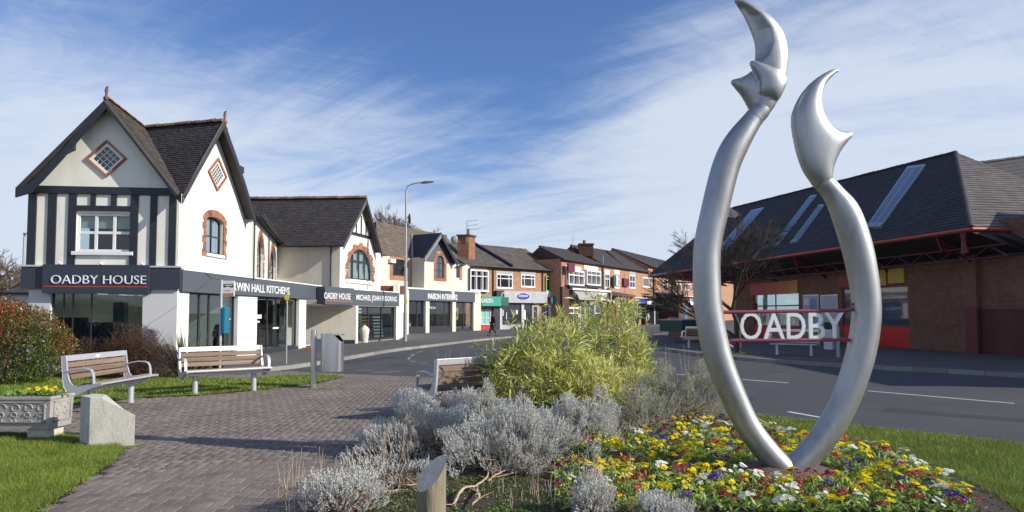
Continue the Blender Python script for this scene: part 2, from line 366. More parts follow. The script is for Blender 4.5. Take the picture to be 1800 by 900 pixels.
def ridge(p0, p1, parent, m, r=.11, ln=.33, ind=True, name='ridge_tile'):
    p0, p1 = Vector(p0), Vector(p1); d = p1-p0; n = max(1, int(d.length/ln)); e = d.normalized(); x = e.cross(Vector((0, 0, 1))).normalized(); y = x.cross(e)
    allb = MB()
    for i in range(n):
        a = p0+d*(i/n); b = p0+d*((i+.97)/n); up = rnd.uniform(0, .02)
        k = MB() if ind else allb
        R0 = [a+x*(r*math.cos(t))+y*(r*math.sin(t)*.8-.03+up) for t in [math.pi*j/5 for j in range(6)]]
        R1 = [b+x*(r*1.1*math.cos(t))+y*(r*1.15*math.sin(t)*.8-.03+up) for t in [math.pi*j/5 for j in range(6)]]
        k.loft([R0, R1], sm=False)
        if ind: k.build(name, m, parent)
    if not ind: allb.build('ridge_tiles', m, parent, kind='stuff')
def win(F, parent, a0, a1, z0, z1, cols=(), rows=(), fm=PAINT, gm=GLASSD, fw=.05, dep=-.08, sill=None, name='window', mw=None, arch=0.0, room=False, panes=True, proud=0):
    mw = mw or fw*.7; b = MB(); d0, d1 = dep, dep+.06+proud
    def ztop(a):
        if not arch: return z1
        t = (a-a0)/(a1-a0)*2-1; return z1-arch*(1-math.sqrt(max(0, 1-min(1, t*t)))) if arch > 0 else z1
    xs = [0]+list(cols)+[1]; ys = [0]+list(rows)+[1]
    X = [a0+(a1-a0)*t for t in xs]; Z = [z0+(z1-z0)*t for t in ys]
    b.fb(F, a0, a0+fw, z0, ztop(a0+fw*.5) if arch else z1, d0, d1); b.fb(F, a1-fw, a1, z0, ztop(a1-fw*.5) if arch else z1, d0, d1); b.fb(F, a0+fw, a1-fw, z0, z0+fw, d0, d1)
    if arch:
        pts = [(a0+(a1-a0)*k/16, ztop(a0+(a1-a0)*k/16)) for k in range(17)]; cx = (a0+a1)/2
        inn = [(cx+(a-cx)*(1-2*fw/(a1-a0)), z-fw) for a, z in pts]
        for k in range(16):
            b.prism(F, [inn[k], inn[k+1], pts[k+1], pts[k]], d0, d1)
    else: b.fb(F, a0+fw, a1-fw, z1-fw, z1, d0, d1)
    for x in X[1:-1]: b.fb(F, x-mw/2, x+mw/2, z0+fw, ztop(x)-fw*.5, d0+.004, d1-.008)
    for z in Z[1:-1]: b.fb(F, a0+fw, a1-fw, z-mw/2, z+mw/2, d0+.006, d1-.012)
    w = b.build(name, fm, parent)
    if sill:
        MB().fb(F, a0-.06, a1+.06, z0-.07, z0, dep, .07+proud).build('sill', sill, w)
    if panes:
        for i in range(len(X)-1):
            for j in range(len(Z)-1):
                c = (X[i], X[i+1], Z[j], Z[j+1]); zt = Z[j+1]
                if arch and j == len(Z)-2:
                    q = [(X[i], Z[j]), (X[i+1], Z[j])]+[(X[i]+(X[i+1]-X[i])*k/6, ztop(X[i]+(X[i+1]-X[i])*k/6)-.01) for k in range(6, -1, -1)]
                    q = [p for k, p in enumerate(q) if k < 2 or p[1] > Z[j]+.01]
                    if len(q) < 3: continue
                    MB().prism(F, q, d0+.018, d0+.028).build('pane', gm, w)
                else: MB().fb(F, X[i]+.002, X[i+1]-.002, Z[j]+.002, zt-.002, d0+.018, d0+.028).build('pane', gm, w)
    if room:
        q = MB(); D = dep-.9
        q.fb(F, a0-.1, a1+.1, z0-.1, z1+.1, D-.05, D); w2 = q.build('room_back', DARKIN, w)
        if room is not True:
            k = MB(); h = (z1-z0)
            for f0, f1, t0, t1 in room: k.fb(F, a0+(a1-a0)*f0, a0+(a1-a0)*f1, z0+h*t0, z0+h*t1, dep-.07, dep-.05)
            k.build('curtain', CURT, w)
    return w
def text(F, s, a0, a1, z0, z1, d, m, parent, ext=.012, bold=0.0, letters=False, name='lettering', shear=0.0):
    """raised letters fitted into a box on a wall plane"""
    def mesh(t):
        cu = bpy.data.curves.new('t', 'FONT'); cu.body = t; cu.size = 1; cu.resolution_u = 3; cu.offset = bold; cu.extrude = .5; cu.shear = shear
        ob = bpy.data.objects.new('t', cu); me = bpy.data.meshes.new_from_object(ob); bpy.data.objects.remove(ob); bpy.data.curves.remove(cu)
        V = np.empty(len(me.vertices)*3); me.vertices.foreach_get('co', V); V = V.reshape(-1, 3); P = [list(p.vertices) for p in me.polygons]; bpy.data.meshes.remove(me)
        return V, P
    V, P = mesh(s); mn, mx = V.min(0), V.max(0); sx = (a1-a0)/(mx[0]-mn[0]); sz = (z1-z0)/(mx[1]-mn[1])
    # split into letters by connected parts of the x axis
    b = MB(); vs = [F.pt(a0+(x-mn[0])*sx, z0+(y-mn[1])*sz, d+(w+.5)*ext) for x, y, w in V]
    if not letters: b.add(vs, P); return b.build(name, m, parent)
    par = list(range(len(V)))
    def fd(i):
        while par[i] != i: par[i] = par[par[i]]; i = par[i]
        return i
    for f in P:
        for i in f[1:]: par[fd(i)] = fd(f[0])
    groups = {}
    for f in P: groups.setdefault(fd(f[0]), []).append(f)
    # front face, back face and rims may be separate: join by overlapping x ranges
    it = []
    for g in groups.values():
        xs = [V[i][0] for f in g for i in f]; it.append([min(xs), max(xs), g])
    it.sort(key=lambda k: k[0]); out = []
    for k in it:
        if out and k[0] < out[-1][1]-.15*(out[-1][1]-out[-1][0]): out[-1][1] = max(out[-1][1], k[1]); out[-1][2] = out[-1][2]+k[2]
        else: out.append(k)
    for k in out:
        ids = sorted({i for f in k[2] for i in f}); mp = {i: j for j, i in enumerate(ids)}
        MB().add([vs[i] for i in ids], [[mp[i] for i in f] for f in k[2]]).build('letter', m, parent)
def voussoirs(F, parent, a0, a1, zs, arch, bl=.22, d0=-.02, d1=.02, n=None, tooth=0.0, m=ORBRICK):
    """arch of separate bricks over an opening a0..a1 springing at zs with rise arch"""
    cx = (a0+a1)/2; rx = (a1-a0)/2; n = n or int(math.pi*rx/.09)
    for k in range(n):
        t0 = math.pi*(k+.06)/n; t1 = math.pi*(k+.94)/n; e = bl+(tooth if k % 4 < 2 else 0)
        f = lambda t, q: (cx-(rx+q)*math.cos(t), zs+(arch+q)*math.sin(t))
        MB().prism(F, [f(t0, 0), f(t1, 0), f(t1, e), f(t0, e)], d0, d1+rnd.uniform(-.004, .006)).build('brick', m, parent)
def quoins(F, parent, a, z0, z1, side, w1=.13, w2=.23, d0=-.02, d1=.02, each=3, h=.075, m=ORBRICK):
    n = int((z1-z0)/h)
    for k in range(n):
        w = w2 if (k//each) % 2 == 0 else w1; z = z0+k*h; q = MB()
        q.fb(F, *( (a-w, a) if side < 0 else (a, a+w)), z+.005, z+h-.005, d0, d1+rnd.uniform(-.004, .006)); q.build('brick', m, parent)
def pipe(F, parent, a, z0, z1, d=.06, r=.035, m=DKFRAME, name='downpipe'):
    MB().tube([F.pt(a, z0, d), F.pt(a, z1, d)], r, 8).build(name, m, parent)
def gutter(p0, p1, parent, r=.055, m=DKFRAME, name='gutter'):
    MB().tube([p0, p1], r, 8).build(name, m, parent)
def barge(parent, F, pts, wdt, d0, d1, m=TIMBER, name='bargeboard'):
    """board following a polyline (a,z) with the given width below it"""
    for i in range(len(pts)-1):
        (x0, y0), (x1, y1) = pts[i], pts[i+1]
        MB().prism(F, [(x0, y0), (x1, y1), (x1, y1-wdt), (x0, y0-wdt)], d0, d1).build(name, m, parent)
ceil_ = lambda *a: None
# ================================================================ OADBY HOUSE (front gable, side gable, shops)
C0 = (-10.2, 20.8)
FH = Fr((-14.375, 20.3), C0); FS = Fr(C0, (-9.64, 34.5)); F3s = Fr((-9.98, 26.25), (-12.75, 37.0)); FWg = Fr((-12.75, 37.0), (-9.27, 36.7)); F3 = Fr((-9.27, 36.7), (-8.1, 42.0))
hs = root('corner_shop_building', 'white rendered corner building with black timbered gable and shop sign OADBY HOUSE', 'building', (-12, 24, 0))
def left_house():
    p = hs; L = FH.L; zt = FH.px(200, 470)[1]; zb = FH.px(220, 508)[1]; zbeam = FH.px(187, 342)[1]; zbt = FH.px(187, 329)[1]
    # front upper wall with the gable
    ax, az = FH.px(187, 176); wx0, wz1 = FH.px(135, 374); wx1, wz0 = FH.px(230, 443)
    dl = [FH.px(*q) for q in ((151, 279), (188, 312), (224, 279), (189, 246))]
    ez = FH.px(62, 331)[1]; cx = sum(a for a, z in dl)/4; cz = sum(z for a, z in dl)/4
    dh = [(cx+(a-cx)*.86, cz+(z-cz)*.86) for a, z in dl]
    al, ar = FH.px(53, 400)[0], L
    MB().wall(FH, [(al, zt-.1), (ar, zt-.1), (ar, ez), (ax, az-.12), (al, ez)], [[(wx0, wz0), (wx1, wz0), (wx1, wz1), (wx0, wz1)], dh], .2).build('wall', mat('pale grey green render', (.83, .81, .72), .85, var=.04, bump=.12, bs=90, dirt=.45, dcol=(.55, .54, .48), ds=1.3, stretch=(1, 1, .28)), p)
    for u0, u1 in ((49, 64), (84, 99), (120, 134), (229, 243), (264, 276), (297, 310)):
        MB().fb(FH, FH.px(u0, 400)[0], FH.px(u1, 400)[0], zt-.05, zbeam, -.01, .045).build('timber_post', TIMBER, p, bev=.006)
    zh0, zh1 = FH.px(187, 371)[1], FH.px(187, 362)[1]
    for u0, u1 in ((160, 169), (196, 206)):
        MB().fb(FH, FH.px(u0, 350)[0], FH.px(u1, 350)[0], zh1, zbeam, -.01, .043).build('timber_post', TIMBER, p)
    MB().fb(FH, FH.px(134, 366)[0], FH.px(229, 366)[0], zh0, zh1, -.01, .047).build('timber_rail', TIMBER, p)
    MB().fb(FH, al-.02, ar+.01, zbeam, zbt, -.01, .07).build('timber_beam', TIMBER, p, bev=.008)
    w = win(FH, p, wx0, wx1, wz0, wz1, cols=(.34, .67), rows=(.5,), fw=.075, mw=.08, dep=-.12, gm=GLASS, room=[(0, 1, .62, 1)])
    MB().fb(FH, wx0-.09, wx1+.08, wz0-.11, wz0, -.1, .09).build('sill', PAINT, w, bev=.01)
    def diamond(F, pts, grid, brickw, d=0, wf=PAINT):
        c = Vector((sum(a for a, z in pts)/4, sum(z for a, z in pts)/4)); V = [Vector(q) for q in pts]
        S = lambda k: [c+(q-c)*k for q in V]
        b = MB()
        for i in range(4):
            j = (i+1) % 4; o, n_ = S(1), S(brickw)
            MB().prism(F, [tuple(o[i]), tuple(o[j]), tuple(n_[j]), tuple(n_[i])], -.03, .035+d).build('brick_surround', ORBRICK, p)
            o, n_ = S(brickw-.005), S(brickw-.19); b.prism(F, [tuple(o[i]), tuple(o[j]), tuple(n_[j]), tuple(n_[i])], -.07, -.01+d)
        q = S(brickw-.19)
        for k in range(1, grid):
            t = k/grid; th = .009
            for A, B, C, D in ((q[0], q[1], q[3], q[2]), (q[1], q[2], q[0], q[3])):
                e0 = A+(B-A)*t; e1 = C+(D-C)*t; n_ = Vector((-(e1-e0).y, (e1-e0).x)).normalized()*th
                b.prism(F, [tuple(e0-n_), tuple(e1-n_), tuple(e1+n_), tuple(e0+n_)], -.06, -.02+d)
        w = b.build('window', wf, p, label='diamond shaped leaded window')
        for i in range(grid):
            for j in range(grid):
                bl = lambda s, t: tuple((q[0]*(1-s)+q[1]*s)*(1-t)+(q[3]*(1-s)+q[2]*s)*t)
                MB().prism(F, [bl(i/grid, j/grid), bl((i+1)/grid, j/grid), bl((i+1)/grid, (j+1)/grid), bl(i/grid, (j+1)/grid)], -.055, -.045+d).build('pane', GLASSD, w)
    diamond(FH, dl, 4, .85, .02)
    # front bargeboards: black, flaring at the foot
    d = .42
    A = [FH.px(u, v, d) for u, v in ((187, 173), (150, 215), (110, 262), (75, 300), (52, 322), (27, 329))]
    barge(p, FH, A, .30, d-.05, d)
    B = [FH.px(u, v, d) for u, v in ((187, 173), (226, 221), (262, 268), (295, 312), (318, 341))]
    barge(p, FH, B, .30, d-.05, d)
    # roofs
    R2 = Vector((-13.06, 24.0, 8.32)); K = FS.w(322, 343, .4); PA1 = FH.w(187, 172, d); PA2 = FS.w(395, 213, .4)
    PLf = FH.w(318, 340, d); LL = FH.w(27, 330, d); bk = R2-PA1
    Rb = Vector((R2.x, 26.4, 8.32))
    MB().slab([K, PLf, R2], .1).build('roof', GREYT, p)
    bh = Vector((bk.x, bk.y, 0)); tri_roof([PLf, PA1, R2], bh, p, GREYT, .2, .13, .02, nind=60, seed=2)
    MB().slab([LL+bk*1.0, LL, PA1, R2], .1).build('roof', SLATE, p)
    roof([K, PA2, R2], p, SLATE, .2, .13, .02, nind=0) if 0 else None
    EL = K; e2 = PA2-K
    # south slope of the side gable: eave edge runs from the valley foot
    roof2 = [K+Vector((-.02, 0, 0)), K+Vector((.0, .0, 0)), PA2, R2]
    P = [K, PA2, R2]
    # build with a horizontal eave direction so the courses are level
    e = (R2-PA2); e.z = 0; e.normalize()
    tri_roof([K, PA2, R2], e, p, SLATE, .165, .11, .02, nind=180)
    EU = FS.w(449, 382, .4)
    MB().slab([EU, EU+(R2-PA2), R2, PA2], .1).build('roof', SLATE, p)
    tri_roof([EU, PA2, R2, EU+(R2-PA2)], e, p, SLATE, .2, .14, .02)
    ridge(PA1, R2, p, RIDGE, .1); ridge(R2, PA2, p, RIDGEB, .14)
    for q, mm in ((PA1, RIDGE), (PA2, RIDGE)):
        f = MB().tube([q+Vector((0, 0, -.05)), q+Vector((0, 0, .12)), q+Vector((0, 0, .2)), q+Vector((.02, -.02, .3)), q+Vector((.07, -.05, .33))], [.05, .035, .055, .035, .02], 8); f.build('finial', mm, p)
    # side wall with window
    aR = FS.px(445, 400)[0]; ap = FS.px(394, 232)
    o0, z1 = FS.px(362.5, 386); o1, z0 = FS.px(392, 450); z0 = FS.px(378, 447)[1]; z1 = FS.px(378, 382)[1]
    dl2 = [FS.px(*q) for q in ((364.5, 300.5), (380.7, 336.4), (397.7, 311.8), (382.6, 276.7))]
    c2 = (sum(a for a, z in dl2)/4, sum(z for a, z in dl2)/4); dh2 = [(c2[0]+(a-c2[0])*.86, c2[1]+(z-c2[1])*.86) for a, z in dl2]
    rise = .16; zs = z1-rise; cxx = (o0+o1)/2
    hole = [(o0, z0), (o1, z0)]+[(cxx+(o1-cxx)*math.cos(t), zs+rise*math.sin(t)) for t in [math.pi*k/10 for k in range(11)]]
    MB().wall(FS, [(0.0, zt-.1), (aR, zt-.1), (aR, 5.36), (ap[0], ap[1]), (0.0, 5.3)], [hole, dh2], .2, 0, None).build('wall', WHITE, p)
    diamond(FS, dl2, 5, .84, .02)
    voussoirs(FS, p, o0, o1, zs, rise, .24, n=15)
    quoins(FS, p, o0, z0-.12, zs+.18, -1, .17, .25); quoins(FS, p, o1, z0-.12, zs+.18, 1, .17, .25)
    w = win(FS, p, o0+.005, o1-.005, z0, z1-.005, cols=(.5,), rows=(.48,), fm=DKFRAME, fw=.06, dep=-.17, arch=rise, gm=GLASS, room=[(.05, .3, .45, .95), (.55, .8, .5, .95)])
    MB().fb(FS, o0, o1+.02, z0-.1, z0, -.1, .06).build('sill', WHITE, w)
    # side bargeboards
    A = [FS.px(322, 344, .4), FS.px(357, 278, .4), FS.px(393, 214, .4)]; barge(p, FS, A, .24, .36, .40, mat('grey painted bargeboard', (.10, .10, .12), .5, var=.15))
    A = [FS.px(394, 214, .4), FS.px(412, 262, .4), FS.px(432, 322, .4), FS.px(450, 382, .4)]; barge(p, FS, A, .30, .36, .40)
    MB().slab([FS.w(399, 228, .38), FS.w(450, 384, .38), FS.w(447, 384, .0), FS.w(396, 232, .0)], .03).build('soffit', TIMBER, p)
    MB().fb(FS, *[FS.px(405, 295)[0]-.0, FS.px(413, 295)[0]], FS.px(408, 303)[1], FS.px(408, 292)[1], 0, .34).build('purlin_end', TIMBER, p)
    MB().fb(FH, *[FH.px(127, 255)[0], FH.px(134, 255)[0]], FH.px(130, 264)[1], FH.px(130, 252)[1], 0, .36).build('purlin_end', TIMBER, p)
    # rear wall run with two tall arched windows
    zs3 = 5.45; ws = []
    for u0, u1, vt, vb in ((452, 463, 413, 480), (474, 484.5, 432, 490)):
        a0, _ = F3s.px(u0, vb); a1, _ = F3s.px(u1, vb); zt_ = F3s.px((u0+u1)/2, vt)[1]; zb_ = 3.1; ws.append((a0, a1, zb_, zt_))
    ws = [(1.1, 2.2, 3.55, 4.95), (4.6, 5.8, 3.55, 4.95)] if 0 else ws
    holes = []
    for a0, a1, zb_, zt_ in ws:
        r = (a1-a0)/2; c = (a0+a1)/2; sp = zt_-r*.8
        holes.append([(a0, zb_), (a1, zb_)]+[(c+r*math.cos(t), sp+r*.8*math.sin(t)) for t in [math.pi*k/10 for k in range(11)]])
    MB().wall(F3s, [(-.3, 2.9), (F3s.L, 2.9), (F3s.L, zs3), (-.3, zs3)], holes, .25).build('wall', WHITE, p)
    for a0, a1, zb_, zt_ in ws:
        r = (a1-a0)/2; sp = zt_-r*.8
        voussoirs(F3s, p, a0, a1, sp, r*.8, .26, n=14); quoins(F3s, p, a0, zb_-.1, sp, -1, .16, .26); quoins(F3s, p, a1, zb_-.1, sp, 1, .16, .26)
        win(F3s, p, a0+.005, a1-.005, zb_, zt_-.01, cols=(.5,), rows=(.35, .7), fm=DKFRAME, fw=.06, dep=-.18, arch=r*.8)
    for u in (444.5, 471):
        a = F3s.px(u, 400)[0]; pipe(F3s, p, a, 3.0, 5.35)
    gutter(F3s.pt(-.5, 5.52, .35), F3s.pt(F3s.L, 5.52, .35), p, .07)
    MB().slab([F3s.pt(-.6, 5.5, .32), F3s.pt(F3s.L+1, 5.5, .32), F3s.pt(F3s.L+1, 8.1, -2.6), F3s.pt(-.6, 8.1, -2.6)], .15).build('roof', SLATE, p)
    # ---- shop level on the front
    zg = .1; a0, a1 = FH.px(110, 560)[0], FH.px(250, 560)[0]
    shopm = mat('painted shop pier', (.62, .62, .62), .7, var=.04)
    MB().wall(FH, [(0, zg), (L, zg), (L, zt-.1), (0, zt-.1)], [[(a0-.35, .45), (a1, .45), (a1, 2.42), (a0-.35, 2.42)]], .22).build('shop_wall', shopm, p)
    win(FH, p, a0-.35, a1, .45, 2.42, cols=(.12, .22, .42), rows=(), fm=DKFRAME, gm=GLASS, fw=.04, dep=-.16, name='shop_window')
    MB().fb(FH, -.18, L+.1, zb, zt, -.02, .10).build('fascia_board', FASCIAD, p)
    f0, f1 = FH.px(81, 490)[0], FH.px(266, 490)[0]; s0 = FH.px(170, 516)[1]; s1 = FH.px(170, 466)[1]
    sg = MB().fb(FH, f0, f1, s0, s1, .0, .20).build('sign_board', FASCIAD, p)
    text(FH, 'OADBY HOUSE', FH.px(90, 490, .2)[0], FH.px(257, 490, .2)[0], FH.px(170, 499, .2)[1], FH.px(170, 484, .2)[1], .2, colmat('cool white letter', (.8, .82, .86), .4), sg, .03, bold=-.012, letters=True)
    MB().fb(FH, f0+.02, f1-.02, FH.px(170, 504.5, .2)[1], FH.px(170, 503, .2)[1], .2, .206).build('red_line', colmat('red sign line', (.5, .06, .05), .5), sg)
    MB().fb(FH, -.2, L+.12, zt, zt+.05, -.05, .13).build('coping', mat('pale stone coping', (.55, .55, .53), .8, var=.15, dirt=.4, dcol=(.3, .28, .25)), p)
    for u in (107, 179, 251):
        a = FH.px(u, 467)[0]; MB().tube([FH.pt(a, zt+.06, .02), FH.pt(a, zt+.13, .1), FH.pt(a, zt+.12, .2)], [.03, .035, .05], 8).build('spotlight', PAINT, p)
    # ---- shop level on the side
    zt2 = 3.06; zb2 = FS.px(400, 517, .1)[1]; Ls = FS.px(566, 510, .1)[0]
    MB().fb(FS, .1, Ls, zb2, zt2, -.02, .10).build('fascia_board', FASCIA, p)
    MB().fb(FS, .13, Ls, zt2, zt2+.05, -.06, .12).build('coping', WHITE, p)
    cu = lambda u: FS.px(u, 560)[0]
    piers = [(306, 332), (418, 452), (526, 538)]
    for u0, u1 in piers:
        MB().fb(FS, max(0.0, cu(u0)), cu(u1), zg, zb2, -.35, .0).build('shop_pier', WHITE, p, bev=.01)
    def glaz(u0, u1, ms, cols=()):
        a0, a1 = cu(u0), cu(u1); win(FS, p, a0, a1, zg+.12, zb2, cols=[(cu(m_)-a0)/(a1-a0) for m_ in ms], fm=DKFRAME, gm=GLASS, fw=.06, mw=.09, dep=-.2, name='shop_window')
        MB().fb(FS, a0, a1, zg, zg+.12, -.22, -.02).build('stall_riser', DKFRAME, p)
    glaz(332, 418, (358, 375)); glaz(452, 526, (476,))
    MB().fb(FS, cu(538), cu(566), zg, zb2, -1.6, -1.45).build('alcove_wall', CREAM, p)
    win(FS, p, cu(538)+.1, cu(552), zg, zb2-.1, fm=DKFRAME, gm=GLASSD, fw=.08, dep=-1.4, name='door')
    text(FS, 'ERWIN HALL KITCHENS', FS.px(402.5, 505, .1)[0], FS.px(508.5, 505, .1)[0], FS.px(460, 514.5, .1)[1], FS.px(460, 500.5, .1)[1], .1, colmat('white letter', (.78, .78, .78), .5), p, .02, bold=.01)
    # interior
    q = MB(); B0 = FS.pt(.3, 0, -4.2)
    q.fb(FS, .35, cu(566), zg+.02, zg+.06, -4.5, -.36); q.fb(FS, .35, cu(566), zb2+.02, zb2+.1, -4.5, -.36); q.build('shop_floor', mat('pale shop floor', (.6, .58, .54), .6), p)
    MB().fb(FS, .35, cu(566), zg, zb2, -4.6, -4.5).build('shop_back_wall', mat('bright interior wall', (.75, .73, .68), .9, var=.05), p)
    MB().fb(FS, cu(566)-.12, cu(566), zg, zb2, -4.5, -1.7).build('partition', MIDIN, p)
    MB().fb(FS, cu(418), cu(430), zg, zb2, -2.5, -.36).build('partition', mat('bright interior wall', (.75, .73, .68), .9, var=.05), p)
    MB().fb(FH, -.05, .1, zg, zb, -4.0, -.25).build('partition', MATS['bright interior wall'], p)
    th = lambda n_, l_, c_: root(n_, l_, c_, FS.pt(2, zg, -1))
    def cab(F, a0, a1, z0, z1, d0, d1, m, name, label, cat):
        b = MB().fb(F, a0, a1, z0, z1, d0, d1); o = b.build(name, m); tag(o, label, cat)
    cab(FH, 1.55, 1.9, 1.3, 2.1, -2.2, -1.9, colmat('teal display', (.03, .16, .2)), 'display_cabinet', 'teal wall cabinet behind the front window under OADBY HOUSE sign', 'cabinet')
    cab(FH, 1.05, 2.3, zg, 1.45, -1.3, -.8, colmat('navy unit', (.012, .02, .06), .3), 'kitchen_unit', 'dark navy kitchen unit inside the front shop window', 'cabinet')
    cab(FH, .3, 1.0, zg, 1.6, -1.5, -.9, colmat('black unit', (.01, .012, .016), .3), 'kitchen_unit', 'tall black kitchen unit at the left of the front shop window', 'cabinet')
    cab(FS, cu(488), cu(505), .35, 1.0, -1.4, -.8, colmat('brown chair', (.08, .05, .035), .6), 'showroom_chair', 'dark brown chair inside the kitchen showroom window', 'chair')
    cab(FS, cu(455), cu(470), .35, 1.25, -1.3, -.8, colmat('teal display', (.03, .16, .2)), 'display_counter', 'teal display counter behind the second side shop window', 'counter')
    cab(FS, cu(336), cu(350), .2, 2.3, -.9, -.75, colmat('pale display panel', (.55, .58, .58)), 'display_stand', 'tall pale display stand inside the first side window beside the corner pier', 'display stand')
    cab(FS, cu(498), cu(512), .22, 1.0, -2.6, -1.6, CURT, 'white_counter', 'white kitchen counter deep inside the second side window', 'counter')
    for u0, u1, v0, v1 in ((458, 466, 553, 560), (457, 463, 564, 567), (486, 496, 575, 578), (402, 412, 560, 562)):
        z0, z1 = FS.px(u0, v1, -.14)[1], FS.px(u0, v0, -.14)[1]; MB().fb(FS, cu(u0), cu(u1), z0, z1, -.15, -.146).build('window_sticker', PAINT, p)
    cab(FH, 2.0, 3.2, 1.05, 1.15, -1.8, -1.2, colmat('steel worktop', (.4, .4, .42), .3), 'worktop', 'grey worktop deep inside the front shop window', 'worktop')
def tri_roof(P, e, parent, m, w, h, t, nind=0, seed=3):
    """tiles laid level (along e) over any planar polygon"""
    P = [Vector(q) for q in P]; N = (P[1]-P[0]).cross(P[2]-P[0]).normalized()
    if N.z < 0: N = -N
    e = Vector(e); e = (e-N*e.dot(N)).normalized(); g = N.cross(e)
    if g.z < 0: g = -g; 
    lo = min(P, key=lambda q: (q-P[0]).dot(g)); o = lo
    MB().slab([q-N*.012 for q in P], .1).build('roof', m, parent)
    rr = random.Random(seed); q = [((p-o).dot(e), (p-o).dot(g)) for p in P]
    L = []; y1 = max(b for a, b in q); x0 = min(a for a, b in q); x1 = max(a for a, b in q); y = 0; row = 0
    while y < y1:
        x = x0-(row % 2)*w/2-w*.5
        while x < x1:
            c = clip2(q, x+.003, x+w-.003, y, min(y+h, y1))
            if len(c) > 2:
                full = (len(c) == 4 and abs(max(a for a, b in c)-min(a for a, b in c)-w+.006) < 1e-4 and abs(max(b for a, b in c)-min(b for a, b in c)-h) < 1e-4)
                L.append((x, y, c, full, rr.uniform(-.003, .003), rr.uniform(-.004, .005)))
            x += w
        y += h; row += 1
    ind = set()
    if nind:
        full = sorted([i for i, k in enumerate(L) if k[3]], key=lambda i: (o+e*L[i][0]+g*L[i][1]).length)[:nind]; ind = set(full)
        u = MB().hexa([(.003, 0, -.01), (w-.003, 0, -.01), (w-.003, h, -.01), (.003, h, -.01), (.003, 0, t), (w-.003, 0, t), (w-.003, h, t*.2), (.003, h, t*.2)])
        um = u.build('roof_tile', m); me = um.data; bpy.data.objects.remove(um); B = Matrix((e, g, N)).transposed().to_4x4(); o3 = off(parent)
        for i in full:
            k = L[i]; ob = bpy.data.objects.new('roof_tile', me); COL.objects.link(ob); ob.parent = parent
            mm = B.copy(); mm.translation = o+e*k[0]+g*k[1]+N*k[5]-o3; ob.matrix_local = mm @ Matrix.Rotation(k[4], 4, 'Z')
    b = MB()
    for i, (x, y, c, f, j, dz) in enumerate(L):
        if i in ind: continue
        n = len(c); T = []; Bq = []
        for a, bb in c:
            tt = t*(1-.8*min(1, max(0, (bb-y)/h)))+dz; T.append(o+e*a+g*bb+N*tt); Bq.append(o+e*a+g*bb-N*.01)
        b.add(T+Bq, [tuple(range(n))]+[((i2+1) % n, i2, n+i2, n+(i2+1) % n) for i2 in range(n)])
    if b.v: b.build('roof_tiles', m, parent, kind='stuff')
def roof(poly, parent, m, w=.2, h=.14, t=.022, nind=0, seed=1):
    e = Vector(poly[1])-Vector(poly[0]); tri_roof(poly, e, parent, m, w, h, t, nind, seed)
left_house()
